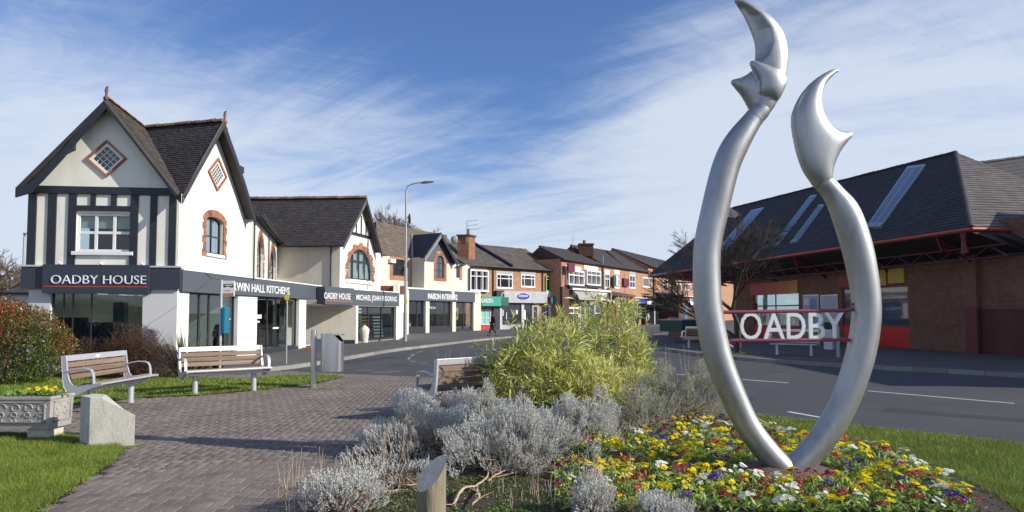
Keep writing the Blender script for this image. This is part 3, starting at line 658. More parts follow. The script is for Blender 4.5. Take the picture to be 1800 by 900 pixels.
# ================================================================ WING WITH MICHAEL JOHN FLOORING
FM = Fr((-9.24, 33.3), (-7.0, 42.0))
wg = root('gabled_shop_wing', 'white gabled wing with dark tiled roof over the MICHAEL JOHN FLOORING shop', 'building', (-10, 38, 0))
def wing():
    p = wg; zr = 5.45
    MB().wall(FWg, [(0, 0.1), (FWg.L, 0.1), (FWg.L, zr), (0, zr)], [], .25).build('wall', CREAM, p)
    pipe(FWg, p, FWg.px(582, 460)[0], 3.0, 5.3, .05, .04)
    # gable face with the big arched window
    aL, aR = 0.0, F3.L; ap = F3.px(644.5, 362)
    ow = [F3.px(613, 490), F3.px(654, 496)]; top = F3.px(633, 438)[1]; z0 = F3.px(633, 492)[1]; a0, a1 = F3.px(612, 480)[0], F3.px(654, 480)[0]
    c = (a0+a1)/2; r = (a1-a0)/2; rise = (top-z0)*.72; sp = top-rise
    hole = [(a0, z0), (a1, z0)]+[(c+r*math.cos(t), sp+rise*math.sin(t)) for t in [math.pi*k/14 for k in range(15)]]
    MB().wall(F3, [(0, 2.9), (aR, 2.9), (aR, 5.5), ap, (0, 5.45)], [hole], .25).build('wall', WHITE, p)
    voussoirs(F3, p, a0, a1, sp, rise, .26, n=26, tooth=.12); quoins(F3, p, a0, z0-.05, sp, -1, .26, .36); quoins(F3, p, a1, z0-.05, sp, 1, .26, .36)
    w = win(F3, p, a0+.005, a1-.005, z0, top-.01, cols=(.25, .5, .75), rows=(.6,), fm=DKFRAME, fw=.08, mw=.1, dep=-.16, arch=rise, gm=GLASS, room=[(.03, .22, 0, .6), (.32, .46, 0, .85), (.55, .72, 0, .85), (.8, .97, 0, .6)])
    MB().fb(F3, a0-.3, a1+.2, z0-.22, z0-.1, -.05, .12).build('sill', WHITE, w)
    # timbers in the gable tip
    zb_ = F3.px(633, 416)[1]; za_ = F3.px(633, 411)[1]
    ta = F3.px(612, 411)[0]; tb = F3.px(659, 416)[0]
    MB().fb(F3, ta, tb, zb_, za_, -.01, .05).build('timber_beam', TIMBER, p)
    for u in (626, 634.5, 643, 651):
        a = F3.px(u, 390)[0]; t = abs(a-ap[0])/max(ap[0], aR-ap[0]); zt_ = ap[1]-t*(ap[1]-5.5)-.1
        if zt_ > za_: MB().fb(F3, a-.05, a+.05, za_, zt_, -.01, .045).build('timber_post', TIMBER, p)
    d = .42; A = [F3.px(605, 430, d), F3.px(645, 350, d)]; barge(p, F3, A, .26, d-.05, d, mat('grey painted bargeboard', (.10, .10, .12), .5, var=.15))
    A = [F3.px(645.5, 350, d), F3.px(658, 395, d), F3.px(672, 444, d)]; barge(p, F3, A, .32, d-.05, d)
    PA = F3.w(645, 348, d); EL = F3.w(605, 430, d); EW = Vector((-15.5, EL.y+.4, EL.z)); RW = Vector((-15.5, PA.y+.4, PA.z))
    tri_roof([EW, EL, PA, RW], EL-EW, p, SLATE, .2, .14, .022)
    ER = F3.w(672, 443, d); MB().slab([ER, ER+(RW-PA), RW, PA], .1).build('roof', SLATE, p)
    ridge(RW+Vector((0, 0, .01)), PA+Vector((0, 0, .01)), p, RIDGEB, .17, .42)
    gutter(EW+Vector((0, -.05, -.06)), EL+Vector((0, -.05, -.06)), p, .07)
    # ground floor: canopy, pier, glazing
    fx = lambda u: FM.px(u, 560)[0]; zt = 3.06; zb_ = FM.px(640, 536, .05)[1]; L0 = FM.px(567, 515)[0]
    s = FM.px(618, 520)[0]
    zt_a = FM.px(592, 505)[1]; zt_b = FM.px(660, 512)[1]; zb_a = FM.px(592, 535.5)[1]; zb_b = FM.px(660, 537)[1]
    sg = MB().fb(FM, L0, s, zb_a, zt_a, -.3, .14).build('sign_board', FASCIA, p)
    text(FM, 'OADBY HOUSE', FM.px(569.5, 520, .14)[0], FM.px(616, 520, .14)[0], FM.px(592, 526, .14)[1], FM.px(592, 515, .14)[1], .14, colmat('white letter', (.78, .78, .78), .5), sg, .02, bold=.01, letters=True)
    MB().fb(FM, L0+.1, s-.1, FM.px(592, 529.5, .14)[1], FM.px(592, 528.5, .14)[1], .14, .147).build('orange_line', colmat('orange sign line', (.6, .17, .05), .5), sg)
    MB().fb(FM, s, FM.L, zb_b, zt_b, -.3, .06).build('fascia_board', FASCIA, p)
    MB().fb(FM, L0, FM.L, zt_b+.0, zt_b+.05, -.9, .02).build('coping', WHITE, p)
    MB().fb(FM, L0, FM.L, zb_b-.05, zb_b+.0, -2.4, .0).build('canopy_soffit', CREAM, p)
    text(FM, 'MICHAEL JOHN FLOORING', FM.px(626, 520, .06)[0], FM.px(697, 520, .06)[0], FM.px(660, 531.5, .06)[1], FM.px(660, 519.5, .06)[1], .06, colmat('white letter', (.78, .78, .78), .5), p, .02, bold=.01)
    P0 = FM.pt(fx(627), 0); FP = Fr((-11.2, 36.25), (P0.x, P0.y-.15))
    MB().wall(FP, [(0, .1), (FP.L, .1), (FP.L, zb_b-.05), (0, zb_b-.05)], [], .2).build('wall', CREAM, p)
    MB().fb(FP, FP.L-2.2, FP.L-.05, .1, .3, 0, .02).build('plinth', DKFRAME, p)
    MB().fb(FM, fx(625.5), fx(629.5), .1, zb_b-.05, -.2, .0).build('shop_pier', WHITE, p)
    MB().fb(FM, fx(696), fx(701), .1, zb_b-.05, -.2, .02).build('shop_pier', WHITE, p)
    a0, a1 = fx(629.5), fx(696)
    win(FM, p, a0, a1, .22, zb_b-.05, cols=((fx(651)-a0)/(a1-a0), (fx(673.5)-a0)/(a1-a0)), fm=DKFRAME, gm=GLASS, fw=.07, mw=.1, dep=-.18, name='shop_window')
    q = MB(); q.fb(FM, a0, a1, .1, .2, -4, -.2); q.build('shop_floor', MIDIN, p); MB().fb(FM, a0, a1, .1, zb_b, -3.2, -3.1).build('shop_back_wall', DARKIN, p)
    r = root('sample_rack', 'rack of flooring samples behind the MICHAEL JOHN FLOORING window', 'rack', FM.pt((a0+a1)/2, .2, -.8))
    cols = [colmat('sample pale', (.6, .56, .5)), colmat('sample brown', (.22, .15, .09)), colmat('sample grey', (.35, .35, .35))]
    for i in range(3):
        for j in range(11):
            x0 = a0+.25+i*(a1-a0)/3; z = .3+j*.19
            MB().fb(FM, x0, x0+(a1-a0)/3-.4, z, z+.09, -.9-.02*j, -.75-.02*j).build('sample_board', cols[(i*7+j*3) % 3], r)
    # brick and white walls beyond the wing
    FX = Fr((-7.0, 42.0), (-8.0, 53.0))
    MB().wall(FX, [(0, .1), (FX.L, .1), (FX.L, 3.5), (0, 3.5)], [], .3).build('wall', WHITE, p)
    b = F3.px(668, 500)
    MB().fb(Fr((-8.4, 43), (-7.0, 43.2)), 0, 1.7, 2.9, 3.45, -.2, 0).build('parapet', brickmat('red parapet brick', (.28, .09, .05), (.2, .07, .04), (.2, .15, .12)), p)
wing()
# ================================================================ MAISON INTERIORS
FI = Fr((-8.3, 53.0), (-3.2, 63.6))
ms_ = root('interiors_shop_building', 'cream building with brown tiled roof over the MAISON INTERIORS shop', 'building', (-6, 58, 0))
def maison():
    p = ms_; fx = lambda u, v=560: FI.px(u, v)[0]
    zt = FI.px(760, 510)[1]; zb_ = FI.px(760, 529)[1]; a0, a1 = fx(712), fx(833)
    MB().fb(FI, a0, a1, zb_, zt, -.2, .12).build('fascia_board', FASCIA, p); MB().fb(FI, a0-.1, a1+.9, zt, zt+.12, -.5, .16).build('coping', WHITE, p)
    text(FI, 'MAISON INTERIORS', fx(749.5), fx(801.5), FI.px(775, 526.5, .12)[1], FI.px(775, 516.5, .12)[1], .12, colmat('white letter', (.78, .78, .78), .5), p, .02, bold=.02)
    for u0, u1 in ((748, 754.5), (795, 801), (832, 845)):
        MB().fb(FI, fx(u0), fx(u1), .1, zb_ if u1 < 840 else zt, -.3, .02).build('shop_pier', mat('cream render', (.66, .62, .53)), p)
    def g(u0, u1, ms, z0=.55):
        b0, b1 = fx(u0), fx(u1); win(FI, p, b0, b1, z0, zb_, cols=[(fx(m)-b0)/(b1-b0) for m in ms], fm=DKFRAME, gm=GLASS, fw=.1, mw=.12, dep=-.25, name='shop_window')
        MB().fb(FI, b0, b1, .1, z0, -.3, .0).build('stall_riser', DKFRAME, p)
    g(712, 748, (737,)); g(754.5, 795, (785,)); g(801, 832, (818,), .2)
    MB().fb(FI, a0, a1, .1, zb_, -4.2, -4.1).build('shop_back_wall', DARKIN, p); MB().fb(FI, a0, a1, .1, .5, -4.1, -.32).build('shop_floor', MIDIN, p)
    MB().fb(FI, fx(805.5), fx(813), FI.px(809, 562)[1], FI.px(809, 541)[1], -.5, -.45).build('poster', colmat('yellow poster', (.75, .55, .18)), p)
    MB().fb(FI, fx(808), fx(811), FI.px(809, 556)[1], FI.px(809, 547)[1], -.45, -.44).build('poster_print', colmat('dark brown', (.08, .03, .02)), p)
    wl = colmat('white window writing', (.8, .8, .8))
    text(FI, 'We Are', fx(757), fx(769), FI.px(763, 543)[1], FI.px(763, 538)[1], -.2, wl, p, .01); text(FI, 'Open', fx(755), fx(771), FI.px(763, 552)[1], FI.px(763, 545)[1], -.2, wl, p, .01) if 0 else None
    s = root('sofa', 'dark green sofa in the left window of the interiors shop', 'sofa', FI.pt(fx(727), .5, -1)); gm = colmat('dark green velvet', (.01, .045, .04), .8)
    MB().fb(FI, fx(714), fx(735), .55, 1.15, -1.5, -.6).build('seat', gm, s, bev=.05); MB().fb(FI, fx(714), fx(735), 1.1, 1.6, -1.8, -1.4).build('backrest', gm, s, bev=.05); MB().fb(FI, fx(718), fx(732), .6, .9, -.6, -.55).build('cushion', CURT, s)
    pl = root('potted_plant', 'tall green indoor plant in the middle window of the interiors shop', 'plant', FI.pt(fx(776), .5, -1)); b = MB()
    for i in range(70):
        z = rnd.uniform(1.0, 2.9); a = fx(776)+rnd.gauss(0, .28); d = -1+rnd.gauss(0, .2); x = rnd.uniform(-.2, .2)
        b.add([FI.pt(a, z, d), FI.pt(a+x, z+.05, d+.05), FI.pt(a+x*1.6, z-.14, d), FI.pt(a+x*.6, z-.1, d-.03)], [(0, 1, 2, 3)])
    b.build('leaves', leafmat('indoor leaf', [(.03, .12, .05), (.06, .2, .09)]), pl); MB().tube([FI.pt(fx(776), .5, -1), FI.pt(fx(776), 2.6, -1)], .03, 6).build('stem', BRICK_D, pl)
    s2 = root('blue_armchairs', 'blue stacked cushions in the middle window of the interiors shop', 'cushions', FI.pt(fx(764), .5, -1))
    for k in range(4): MB().fb(FI, fx(758), fx(769.5), .75+k*.42, 1.1+k*.42, -1.2, -.8).build('cushion', colmat('mid blue cloth', (.04, .14, .35), .9), s2, bev=.08)
    # upper storey
    z1 = 6.25; A = atz(666, 448, z1); B = atz(724, 454, z1); C = atz(746, 456, z1-.02); F4 = Fr((A.x, A.y), (B.x, B.y)); E = atz(826, 466, z1)
    main = Fr((A.x, A.y), (E.x, E.y))
    w0, w1 = main.px(690, 480)[0], main.px(714, 480)[0]; wz0, wz1 = main.px(700, 485)[1], main.px(700, 456)[1]
    MB().wall(main, [(0, 3), (main.L, 3), (main.L, z1), (0, z1)], [[(w0, wz0), (w1, wz0), (w1, wz1), (w0, wz1)]], .3).build('wall', CREAM, p)
    win(main, p, w0, w1, wz0, wz1, cols=(.45,), rows=(.5,), fm=DKFRAME, fw=.09, dep=-.15)
    for x0, x1, y0, y1 in ((w0-.35, w0, wz0-.35, wz1+.2), (w0, w1, wz0-.35, wz0), (w0, w1, wz1, wz1+.2), (w1, w1+.3, wz0-.35, wz1+.2)): MB().fb(main, x0, x1, y0, y1, -.02, .03).build('brick_surround', brickmat('surround brick', (.45, .18, .09), (.34, .13, .07), (.4, .3, .22)), p)
    b0 = main.px(684, 455)[0]; MB().fb(main, b0-.1, b0+.55, main.px(685, 462)[1], main.px(685, 455)[1], 0, .25).build('alarm_box', PAINT, p)
    g0, g1 = (746, 799); G = Fr(tuple(atz(746, 452, 6.3).xy), tuple(atz(799, 458, 6.3).xy)); apx = G.px(775.5, 417)
    wa0, wa1, wz0, wz1 = G.px(766.5, 470)[0], G.px(781, 470)[0], G.px(774, 489)[1], G.px(774, 449)[1]; r = (wa1-wa0)/2; c = (wa0+wa1)/2; sp = wz1-r
    hole = [(wa0, wz0), (wa1, wz0)]+[(c+r*math.cos(t), sp+r*math.sin(t)) for t in [math.pi*k/10 for k in range(11)]]
    MB().wall(G, [(0, 3), (G.L, 3), (G.L, 6.3), (apx[0], apx[1]), (0, 6.3)], [hole], .3).build('wall', CREAM, p)
    win(G, p, wa0+.01, wa1-.01, wz0, wz1-.01, cols=(.5,), rows=(.35, .66), fm=DKFRAME, fw=.09, dep=-.15, arch=r, gm=GLASSB)
    voussoirs(G, p, wa0, wa1, sp, r, .3, n=14); quoins(G, p, wa0, wz0-.25, sp, -1, .3, .3); quoins(G, p, wa1, wz0-.25, sp, 1, .3, .3)
    MB().fb(G, wa0, wa1, wz0-.25, wz0, -.02, .03).build('brick_sill', ORBRICK, p)
    # slate hung gable tip: two fields each side of the window head
    for sd in (0, 1):
        e0 = 0.02 if sd == 0 else G.L-.02; e1 = wa0-.3 if sd == 0 else wa1+.3
        MB().prism(G, [(e0, 6.0), (e1, 6.0), (e1, sp+.2), (c+(-.45 if sd == 0 else .45), wz1+.32), (c, wz1+.36), (apx[0], apx[1]-.05)], .003, .05).build('slate_hanging', mat('grey hung slate', (.09, .10, .11), .6, var=.3, vs=4, bump=.4, bs=20), p)
    SW = Fr(tuple(atz(724, 454, z1).xy), tuple(G.o.xy)); MB().wall(SW, [(0, 3), (SW.L, 3), (SW.L, 6.3), (0, 6.3)], [], .2).build('wall', CREAM, p)
    d = .5; PA = G.w(776, 410, d); PL = G.w(747, 452, d); PR = G.w(805, 461, d)
    barge(p, G, [G.px(747, 452, d), G.px(776, 410, d)], .38, d-.06, d, mat('light grey bargeboard', (.25, .25, .27), .5)); barge(p, G, [G.px(776.5, 410, d), G.px(805, 461, d)], .38, d-.06, d)
    # main roof then dormer roof over it
    R0 = atz(658, 392, 9.5); R1 = atz(784, 415, 9.5); E0 = atz(665, 447, z1+.05); E1 = atz(824, 467, z1+.05)
    tri_roof([E0, E1, R1, R0], E1-E0, p, BROWNT, .3, .26, .03); ridge(R0, R1, p, BROWNT, .16, .5, ind=False)
    N = (E1-E0).cross(R1-E0).normalized(); DR = onplane(724, 414, E0, N); DE = onplane(725, 455, E0, N)
    up = Vector((0, 0, .06)); tri_roof([DE+up, PL+up, PA+up, DR+up], PL-DE, p, mat('blue black slate', [(.018, .02, .028), (.026, .028, .036)], .6, var=.2, vs=4), .3, .22, .02)
    MB().slab([PR, PR+(DR-PA), DR, PA], .1).build('roof', SLATE, p); MB().tube([DE+up, DR+up], .12, 6).build('lead_valley', LEAD, p)
    gutter(E0+Vector((0, -.1, -.05)), DE+Vector((0, -.1, -.05)), p, .09); gutter(G.w(799, 462, .3), E1, p, .09)
    a = main.px(808, 480)[0]; a1_ = main.px(802, 480)[0]
    MB().fb(main, a1_, a1_+.55, main.px(805, 488)[1], main.px(805, 467)[1], -.05, .03).build('window', GLASSD, p); MB().fb(main, a1_+.55, a1_+.95, main.px(805, 492)[1], main.px(805, 466)[1], -.05, .035).build('brick_surround', brickmat('surround brick', (.45, .18, .09), (.34, .13, .07), (.4, .3, .22)), p)
    MB().tube([main.pt(main.L-.05, 6.1, .25), main.pt(main.L-.3, 5.8, .12), main.pt(main.L-.3, 3.5, .12)], .07, 6).build('downpipe', DKFRAME, p)
maison()
# ================================================================ TERRACES BEYOND
FA = Fr((-4.46, 64.5), (5.24, 74.0)); FB = Fr((5.6, 73.0), (19.2, 96.0)); FC = Fr((19.4, 96.3), (36.0, 127.0))
def boxpx(F, p, name, m, u0, v0, u1, v1, d0=0.0, d1=.1, **k):
    a0, zt = F.px(u0, v0); a1 = F.px(u1, v0)[0]; zb_ = F.px(u0, v1)[1]
    return MB().fb(F, a0, a1, zb_, zt, d0, d1).build(name, m, p, **k)
def winpx(F, p, u0, v0, u1, v1, **k):
    a0, zt = F.px(u0, v0); a1 = F.px(u1, v0)[0]; zb_ = F.px(u0, v1)[1]
    k.setdefault('fw', .11); k.setdefault('dep', -.02); return win(F, p, a0, a1, zb_, zt, **k)
def textpx(F, p, s, u0, v0, u1, v1, d, m, **k):
    a0, zt = F.px(u0, v0, d); a1 = F.px(u1, v0, d)[0]; zb_ = F.px(u0, v1, d)[1]; return text(F, s, a0, a1, zb_, zt, d, m, p, **k)
WH = colmat('shop white', (.8, .8, .8)); RED = colmat('shop red', (.5, .03, .025)); TEAL = colmat('teal green sign', (.03, .32, .24)); DGRN = colmat('dark green sign', (.01, .11, .07)); LGREY = colmat('light grey sign', (.42, .42, .45)); BLUE = colmat('royal blue sign', (.015, .04, .30)); YEL = colmat('bright yellow', (.75, .6, .02)); LIME = colmat('lime green frame', (.25, .42, .10)); MAROON = colmat('maroon sign', (.14, .01, .04)); AWN = colmat('grey awning cloth', (.33, .32, .31), .9); BLK = colmat('black paint', (.01, .01, .012)); NAVY = colmat('navy paint', (.012, .02, .06)); CONC = mat('grey concrete lintel', (.40, .40, .40), .85, var=.15)
def terr(name, label, F, u0, u1, ze, depth=5.5, rise=2.7, ridge_pts=None, m=BRICK_T, rm=GREYT, loc=None):
    a0 = F.px(u0, 560)[0]; a1 = F.px(u1, 560)[0]; p = root(name, label, 'shop', F.pt((a0+a1)/2, .1, -3))
    MB().fb(F, a0, a1, .1, ze, -depth*1.6, 0).build('wall', m, p)
    e0 = F.pt(a0-.02, ze+.02, .35); e1 = F.pt(a1+.02, ze+.02, .35); r0 = F.pt(a0-.02, ze+rise, -depth+.2); r1 = F.pt(a1+.02, ze+rise, -depth+.2)
    if ridge_pts:
        (q0, q1, zr) = ridge_pts; r1 = atz(*q1, zr); r0 = onplane(*q0, e0, (e1-e0).cross(r1-e0).normalized())
    RID[p.name] = (r0, r1)
    tri_roof([e0, e1, r1, r0], e1-e0, p, rm, .45, .35, .03)
    ridge(r0, r1, p, rm, .15, .6, ind=False)
    MB().add([F.pt(a0, ze, 0), F.pt(a0, ze, -2*depth), r0-Vector((0, 0, .1))], [(0, 1, 2)]).build('gable_end', m, p) if not ridge_pts else None
    MB().fb(F, a0, a1, ze-.28, ze-.18, -.02, .06).build('brick_course', ORBRICK, p); MB().fb(F, a0, a1, ze-.1, ze, -.02, .1).build('brick_course', ORBRICK, p)
    gutter(F.pt(a0, ze-.02, .4), F.pt(a1, ze-.02, .4), p, .07)
    return p
def lintel(F, p, u0, v0, u1, v1, m=CONC): return boxpx(F, p, 'lintel', m, u0, v0, u1, v1, -.02, .05)
RID = {}
def terraces():
    ze = 6.25
    # --- unit with the teal garden sign
    p = terr('terrace_shop', 'small brick shop with teal GARDEN sign and white bay window', FA, 815, 864, ze)
    w = winpx(FA, p, 823, 474, 855, 511, cols=(.34, .68), rows=(.7,), proud=.3, sill=PAINT); lintel(FA, p, 822, 469, 856, 474)
    boxpx(FA, p, 'fascia_board', TEAL, 836, 521, 870, 538, .1, .9); textpx(FA, p, 'GARDEN', 846, 524.5, 866, 532, .91, WH, bold=.01); textpx(FA, p, 'TAKEAWAY', 847, 534, 866, 536.5, .91, WH) if 0 else None
    boxpx(FA, p, 'shop_window', colmat('turquoise glass', (.25, .5, .48), .2), 843, 545, 862, 571, -.02, .05); boxpx(FA, p, 'stall_riser', RED, 843, 572, 868, 588, -.02, .08); boxpx(FA, p, 'door', MAROON, 862, 545, 868, 586, 0, .06)
    winpx(FA, p, 844, 544, 861, 571, cols=(.5,), rows=(.45,), dep=.06, panes=False, fw=.06)
    b = root('projecting_sign', 'dark green projecting sign beside the teal GARDEN fascia', 'sign', FA.w(874, 530)); a = FA.px(874, 530)[0]
    MB().fb(FA, a-.1, a+1.0, FA.px(874, 537, .5)[1], FA.px(874, 522, .5)[1], .45, .6).build('sign_panel', DGRN, b); text(FA, '$$', a+.1, a+.8, FA.px(874, 534, .6)[1], FA.px(874, 531, .6)[1], .6, WH, b) if 0 else None
    MB().fb(FA, a, a+.06, FA.px(874, 524, .5)[1], FA.px(874, 523.6, .5)[1], .1, .45).build('bracket', BLK, b)
    pipe(FA, p, FA.px(866, 500)[0], .3, 6.1, .1, .06)
    # chimney with pot and aerials
    y = 66.0; q = aty(819, 420, y); x0 = aty(804, 420, y).x; xm = aty(824, 420, y).x; x1 = aty(835, 420, y+.8).x; ztp = aty(819, 415, y).z; zbt_ = aty(819, 447, y).z
    c = root('chimney_stack', 'orange brick chimney stack with a clay pot, aerial and dish', 'chimney', (xm, y, 7)); CHB = brickmat('chimney brick', (.34, .15, .085), (.24, .10, .055), (.26, .2, .15))
    MB().add([(x0, y+.1, zbt_-.9), (xm, y, zbt_-.9), (x1, y+1, zbt_-.9), (x0+.6, y+1.2, zbt_-.9), (x0, y+.1, ztp), (xm, y, ztp), (x1, y+1, ztp), (x0+.6, y+1.2, ztp)], [(0, 1, 5, 4), (1, 2, 6, 5), (2, 3, 7, 6), (3, 0, 4, 7), (4, 5, 6, 7)]).build('stack', CHB, c)
    MB().add([(x0-.12, y, ztp), (xm+.05, y-.12, ztp), (x1+.14, y+1, ztp), (x0+.6, y+1.3, ztp), (x0-.12, y, ztp+.16), (xm+.05, y-.12, ztp+.16), (x1+.14, y+1, ztp+.16), (x0+.6, y+1.3, ztp+.16)], [(3, 2, 1, 0), (0, 1, 5, 4), (1, 2, 6, 5), (2, 3, 7, 6), (3, 0, 4, 7), (4, 5, 6, 7)]).build('chimney_cap', BRICK_D, c)
    MB().cyl((xm-.1, y+.4), .17, ztp+.1, ztp+.75, 10, r2=.14).build('chimney_pot', RIDGE, c)
    a = root('tv_aerial', 'three barred television aerial on the orange chimney stack', 'aerial', (xm-.15, y-.05, ztp)); b = MB(); b.tube([(xm-.18, y-.05, ztp-.6), (xm-.18, y-.05, ztp+1.5)], .035, 6); b.build('mast', GALV, a)
    for zz, l in ((1.45, .9), (1.0, .85), (.6, 1.1)):
        b = MB(); b.tube([(xm-.18, y, ztp+zz), (xm-.18+l*1.2, y-.3, ztp+zz+.08)], .022, 5)
        for k in range(6): t = k/5; cx = xm-.18+l*1.2*t; b.tube([(cx, y-.3*t-.15, ztp+zz-.02+.08*t), (cx, y-.3*t+.15, ztp+zz+.02+.08*t)], .014, 4)
        b.build('antenna', GALV, a)
    d = root('satellite_dish', 'grey satellite dish on the left of the orange chimney stack', 'dish', (x0-.25, y-.1, ztp-.3)); rg = [[Vector((x0-.3+math.cos(t)*r, y-.1-.25*(1-r*r*3.2), ztp-.35+math.sin(t)*r)) for t in [2*math.pi*k/14 for k in range(14)]] for r in (.36, .25, .12, .02)]
    MB().loft(rg, caps=False).build('dish', GALV, d); MB().tube([(x0-.3, y-.1, ztp-.35), (x0+.05, y+.1, ztp-.5)], .04, 6).build('arm', GALV, d)
    # --- grey optician
    p = terr('terrace_shop', 'brick shop with wide light grey fascia and blue oval logo', FA, 864, 955, ze)
    for u0, v0, u1, v1 in ((872.5, 481, 901, 506), (915.5, 482, 940, 504)):
        winpx(FA, p, u0, v0, u1, v1, cols=(.24, .76), rows=(.68,), sill=PAINT); lintel(FA, p, u0-1, v0-5, u1+1, v0)
    f = boxpx(FA, p, 'fascia_board', LGREY, 881, 511, 956.5, 532, .1, .45)
    boxpx(FA, p, 'side_panel', NAVY, 868, 510.5, 881, 523, .1, .44)
    c0 = FA.px(919.5, 521, .45); rx = FA.px(931, 521, .45)[0]-c0[0]; rz = c0[1]-FA.px(919.5, 527, .45)[1]
    ell = lambda s: [(c0[0]+rx*s*math.cos(t), c0[1]+rz*s*math.sin(t)) for t in [2*math.pi*k/28 for k in range(28)]]
    MB().prism(FA, ell(1.08), .45, .47).build('logo_rim', WH, f); MB().prism(FA, ell(.98), .47, .49).build('logo_oval', colmat('logo blue', (.02, .06, .28)), f)
    textpx(FA, f, 'S.Lilyteck', 911.5, 517.5, 928, 522.5, .49, WH, bold=.02)
    for uu in (885, 891.5, 945.5, 952):
        cc = FA.px(uu, 519.5, .46); rr_ = .28; b = MB()
        for k in range(14):
            t0, t1 = 2*math.pi*k/14, 2*math.pi*(k+1)/14; P = lambda t, r: (cc[0]+r*math.cos(t), cc[1]+r*1.15*math.sin(t)); b.prism(FA, [P(t0, rr_), P(t1, rr_), P(t1, rr_-.06), P(t0, rr_-.06)], .45, .465)
        b.build('spectacles_logo', colmat('pale logo', (.6, .6, .62)), f)
    boxpx(FA, p, 'shop_pier', colmat('pale grey pier', (.5, .5, .53)), 877, 534, 881, 588, 0, .15); boxpx(FA, p, 'shop_pier', colmat('pale grey pier', (.5, .5, .53)), 915, 534, 919.5, 588, 0, .15)
    winpx(FA, p, 881, 533, 915, 571, cols=(.35, .7), fm=DKFRAME, dep=0); winpx(FA, p, 919.5, 533, 934, 578, fm=DKFRAME, dep=0); winpx(FA, p, 935, 536, 946, 588, fm=LGREY, dep=0, name='door', fw=.18); boxpx(FA, p, 'stall_riser', LGREY, 881, 571, 915, 588, 0, .1)
    for u0, v0, u1, v1, m in ((882.5, 545, 884.5, 555, colmat('pale mint', (.4, .6, .55))), (889, 549, 890, 562, WH), (906, 545, 909, 552, WH), (919.5, 545, 923, 563, WH)): boxpx(FA, p, 'window_poster', m, u0, v0, u1, v1, .07, .08)
    boxpx(FA, p, 'alcove_wall', DKFRAME, 866, 536, 877, 586, 0, .1)
    MB().tube([FA.w(865, 459, .3)+Vector((0, 0, .1)), FA.pt(FA.px(899, 480)[0]-1.3, ze+2.9, -5)], .1, 5).build('lead_valley', NAVY, p) if 0 else None
    # --- unit with green bay
    p = terr('terrace_shop', 'brick shop with lime green bay window and white sign with teal disc', FA, 955, 986, ze)
    winpx(FA, p, 958, 485, 983, 512, cols=(.33, .7), rows=(.78,), fm=LIME, proud=.12, fw=.12); boxpx(FA, p, 'bay_apron', WH, 958, 512, 984, 522, 0, .16); pipe(FA, p, FA.px(953, 500)[0], .3, 6.1, .1, .06)
    f = boxpx(FA, p, 'fascia_board', WH, 966, 522, 993, 534.5, .1, .6); boxpx(FA, p, 'sign_frame', BLK, 965.5, 520.5, 993, 521.5, .1, .62); c0 = FA.px(974.5, 527.5, .6)
    MB().prism(FA, [(c0[0]+.52*math.cos(t), c0[1]+.52*math.sin(t)) for t in [2*math.pi*k/20 for k in range(20)]], .6, .63).build('logo_disc', colmat('petrol teal', (.03, .2, .26)), f)
    boxpx(FA, p, 'red_blind', colmat('pinkish red', (.6, .05, .09)), 966.5, 538.5, 985, 542, 0, .5); boxpx(FA, p, 'shop_window', GLASSD, 967, 543, 984, 580, 0, .05); boxpx(FA, p, 'shop_pier', WH, 962.5, 535, 966, 583, 0, .2); boxpx(FA, p, 'shop_pier', NAVY, 956, 523, 962.5, 583, 0, .1)
    boxpx(FA, p, 'window_poster', colmat('orange poster', (.7, .2, .05)), 984, 548, 990, 562, .1, .2); boxpx(FA, p, 'window_poster', colmat('mint poster', (.3, .6, .5)), 978, 550, 981, 560, .06, .07)
    # valley boards where the party walls step the roof
    MB().tube([FA.pt(FA.px(897, 480)[0], ze+.2, .3), FA.pt(FA.px(897, 480)[0]-.2, ze+2.9, -5.3)], .16, 4).build('party_wall_flashing', NAVY, p)
    # --- taller block: nail shop
    ze = 7.45; 
    p = terr('terrace_shop', 'taller brick shop with grey awning and white NAILS fascia', FB, 984.5, 1058, ze, ridge_pts=((948, 433), (1040, 446), 9.6), rm=SLATE)
    R0 = RID[p.name][0]; W0 = FB.pt(FB.px(984.5, 560)[0], 0, .0); SWl = Fr((2*R0.x-W0.x, 2*R0.y-W0.y), (W0.x, W0.y))
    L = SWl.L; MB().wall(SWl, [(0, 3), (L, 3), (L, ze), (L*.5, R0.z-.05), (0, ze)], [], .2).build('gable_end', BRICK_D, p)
    for u0, u1 in ((993.5, 1021), (1026, 1050.5)):
        winpx(FB, p, u0, 474, u1, 501, cols=(.33, .66), rows=(.68,), proud=.4, fw=.16, sill=PAINT); lintel(FB, p, u0, 466, u1, 473, PAINT)
        boxpx(FB, p, 'bay_roof', SLATE, u0-1, 501, u1+1, 505, 0, .6)
    b = root('projecting_sign', 'maroon square sign projecting from the corner of the taller brick block', 'sign', FB.w(990, 470)); boxpx(FB, b, 'sign_panel', MAROON, 989, 463, 1000.5, 477, .5, .7)
    boxpx(FB, b, 'bracket', BLK, 990, 477, 990.6, 492, .5, .56)
    f = boxpx(FB, p, 'fascia_board', WH, 1032, 511, 1066.5, 527, .0, .35); boxpx(FB, p, 'cornice', WH, 998, 506, 1066.5, 509.5, 0, .6)
    textpx(FB, f, 'Oadby Nails', 1030, 514.5, 1060, 521.5, .36, colmat('magenta letter', (.5, .01, .08)), bold=.02)
    aw = root('shop_awning', 'curved grey cloth awning left of the white NAILS fascia', 'awning', FB.w(1015, 520)); A0 = FB.px(1000, 510); A1 = FB.px(1039, 510)[0]; zt = A0[1]; zb_ = FB.px(1000, 527)[1]
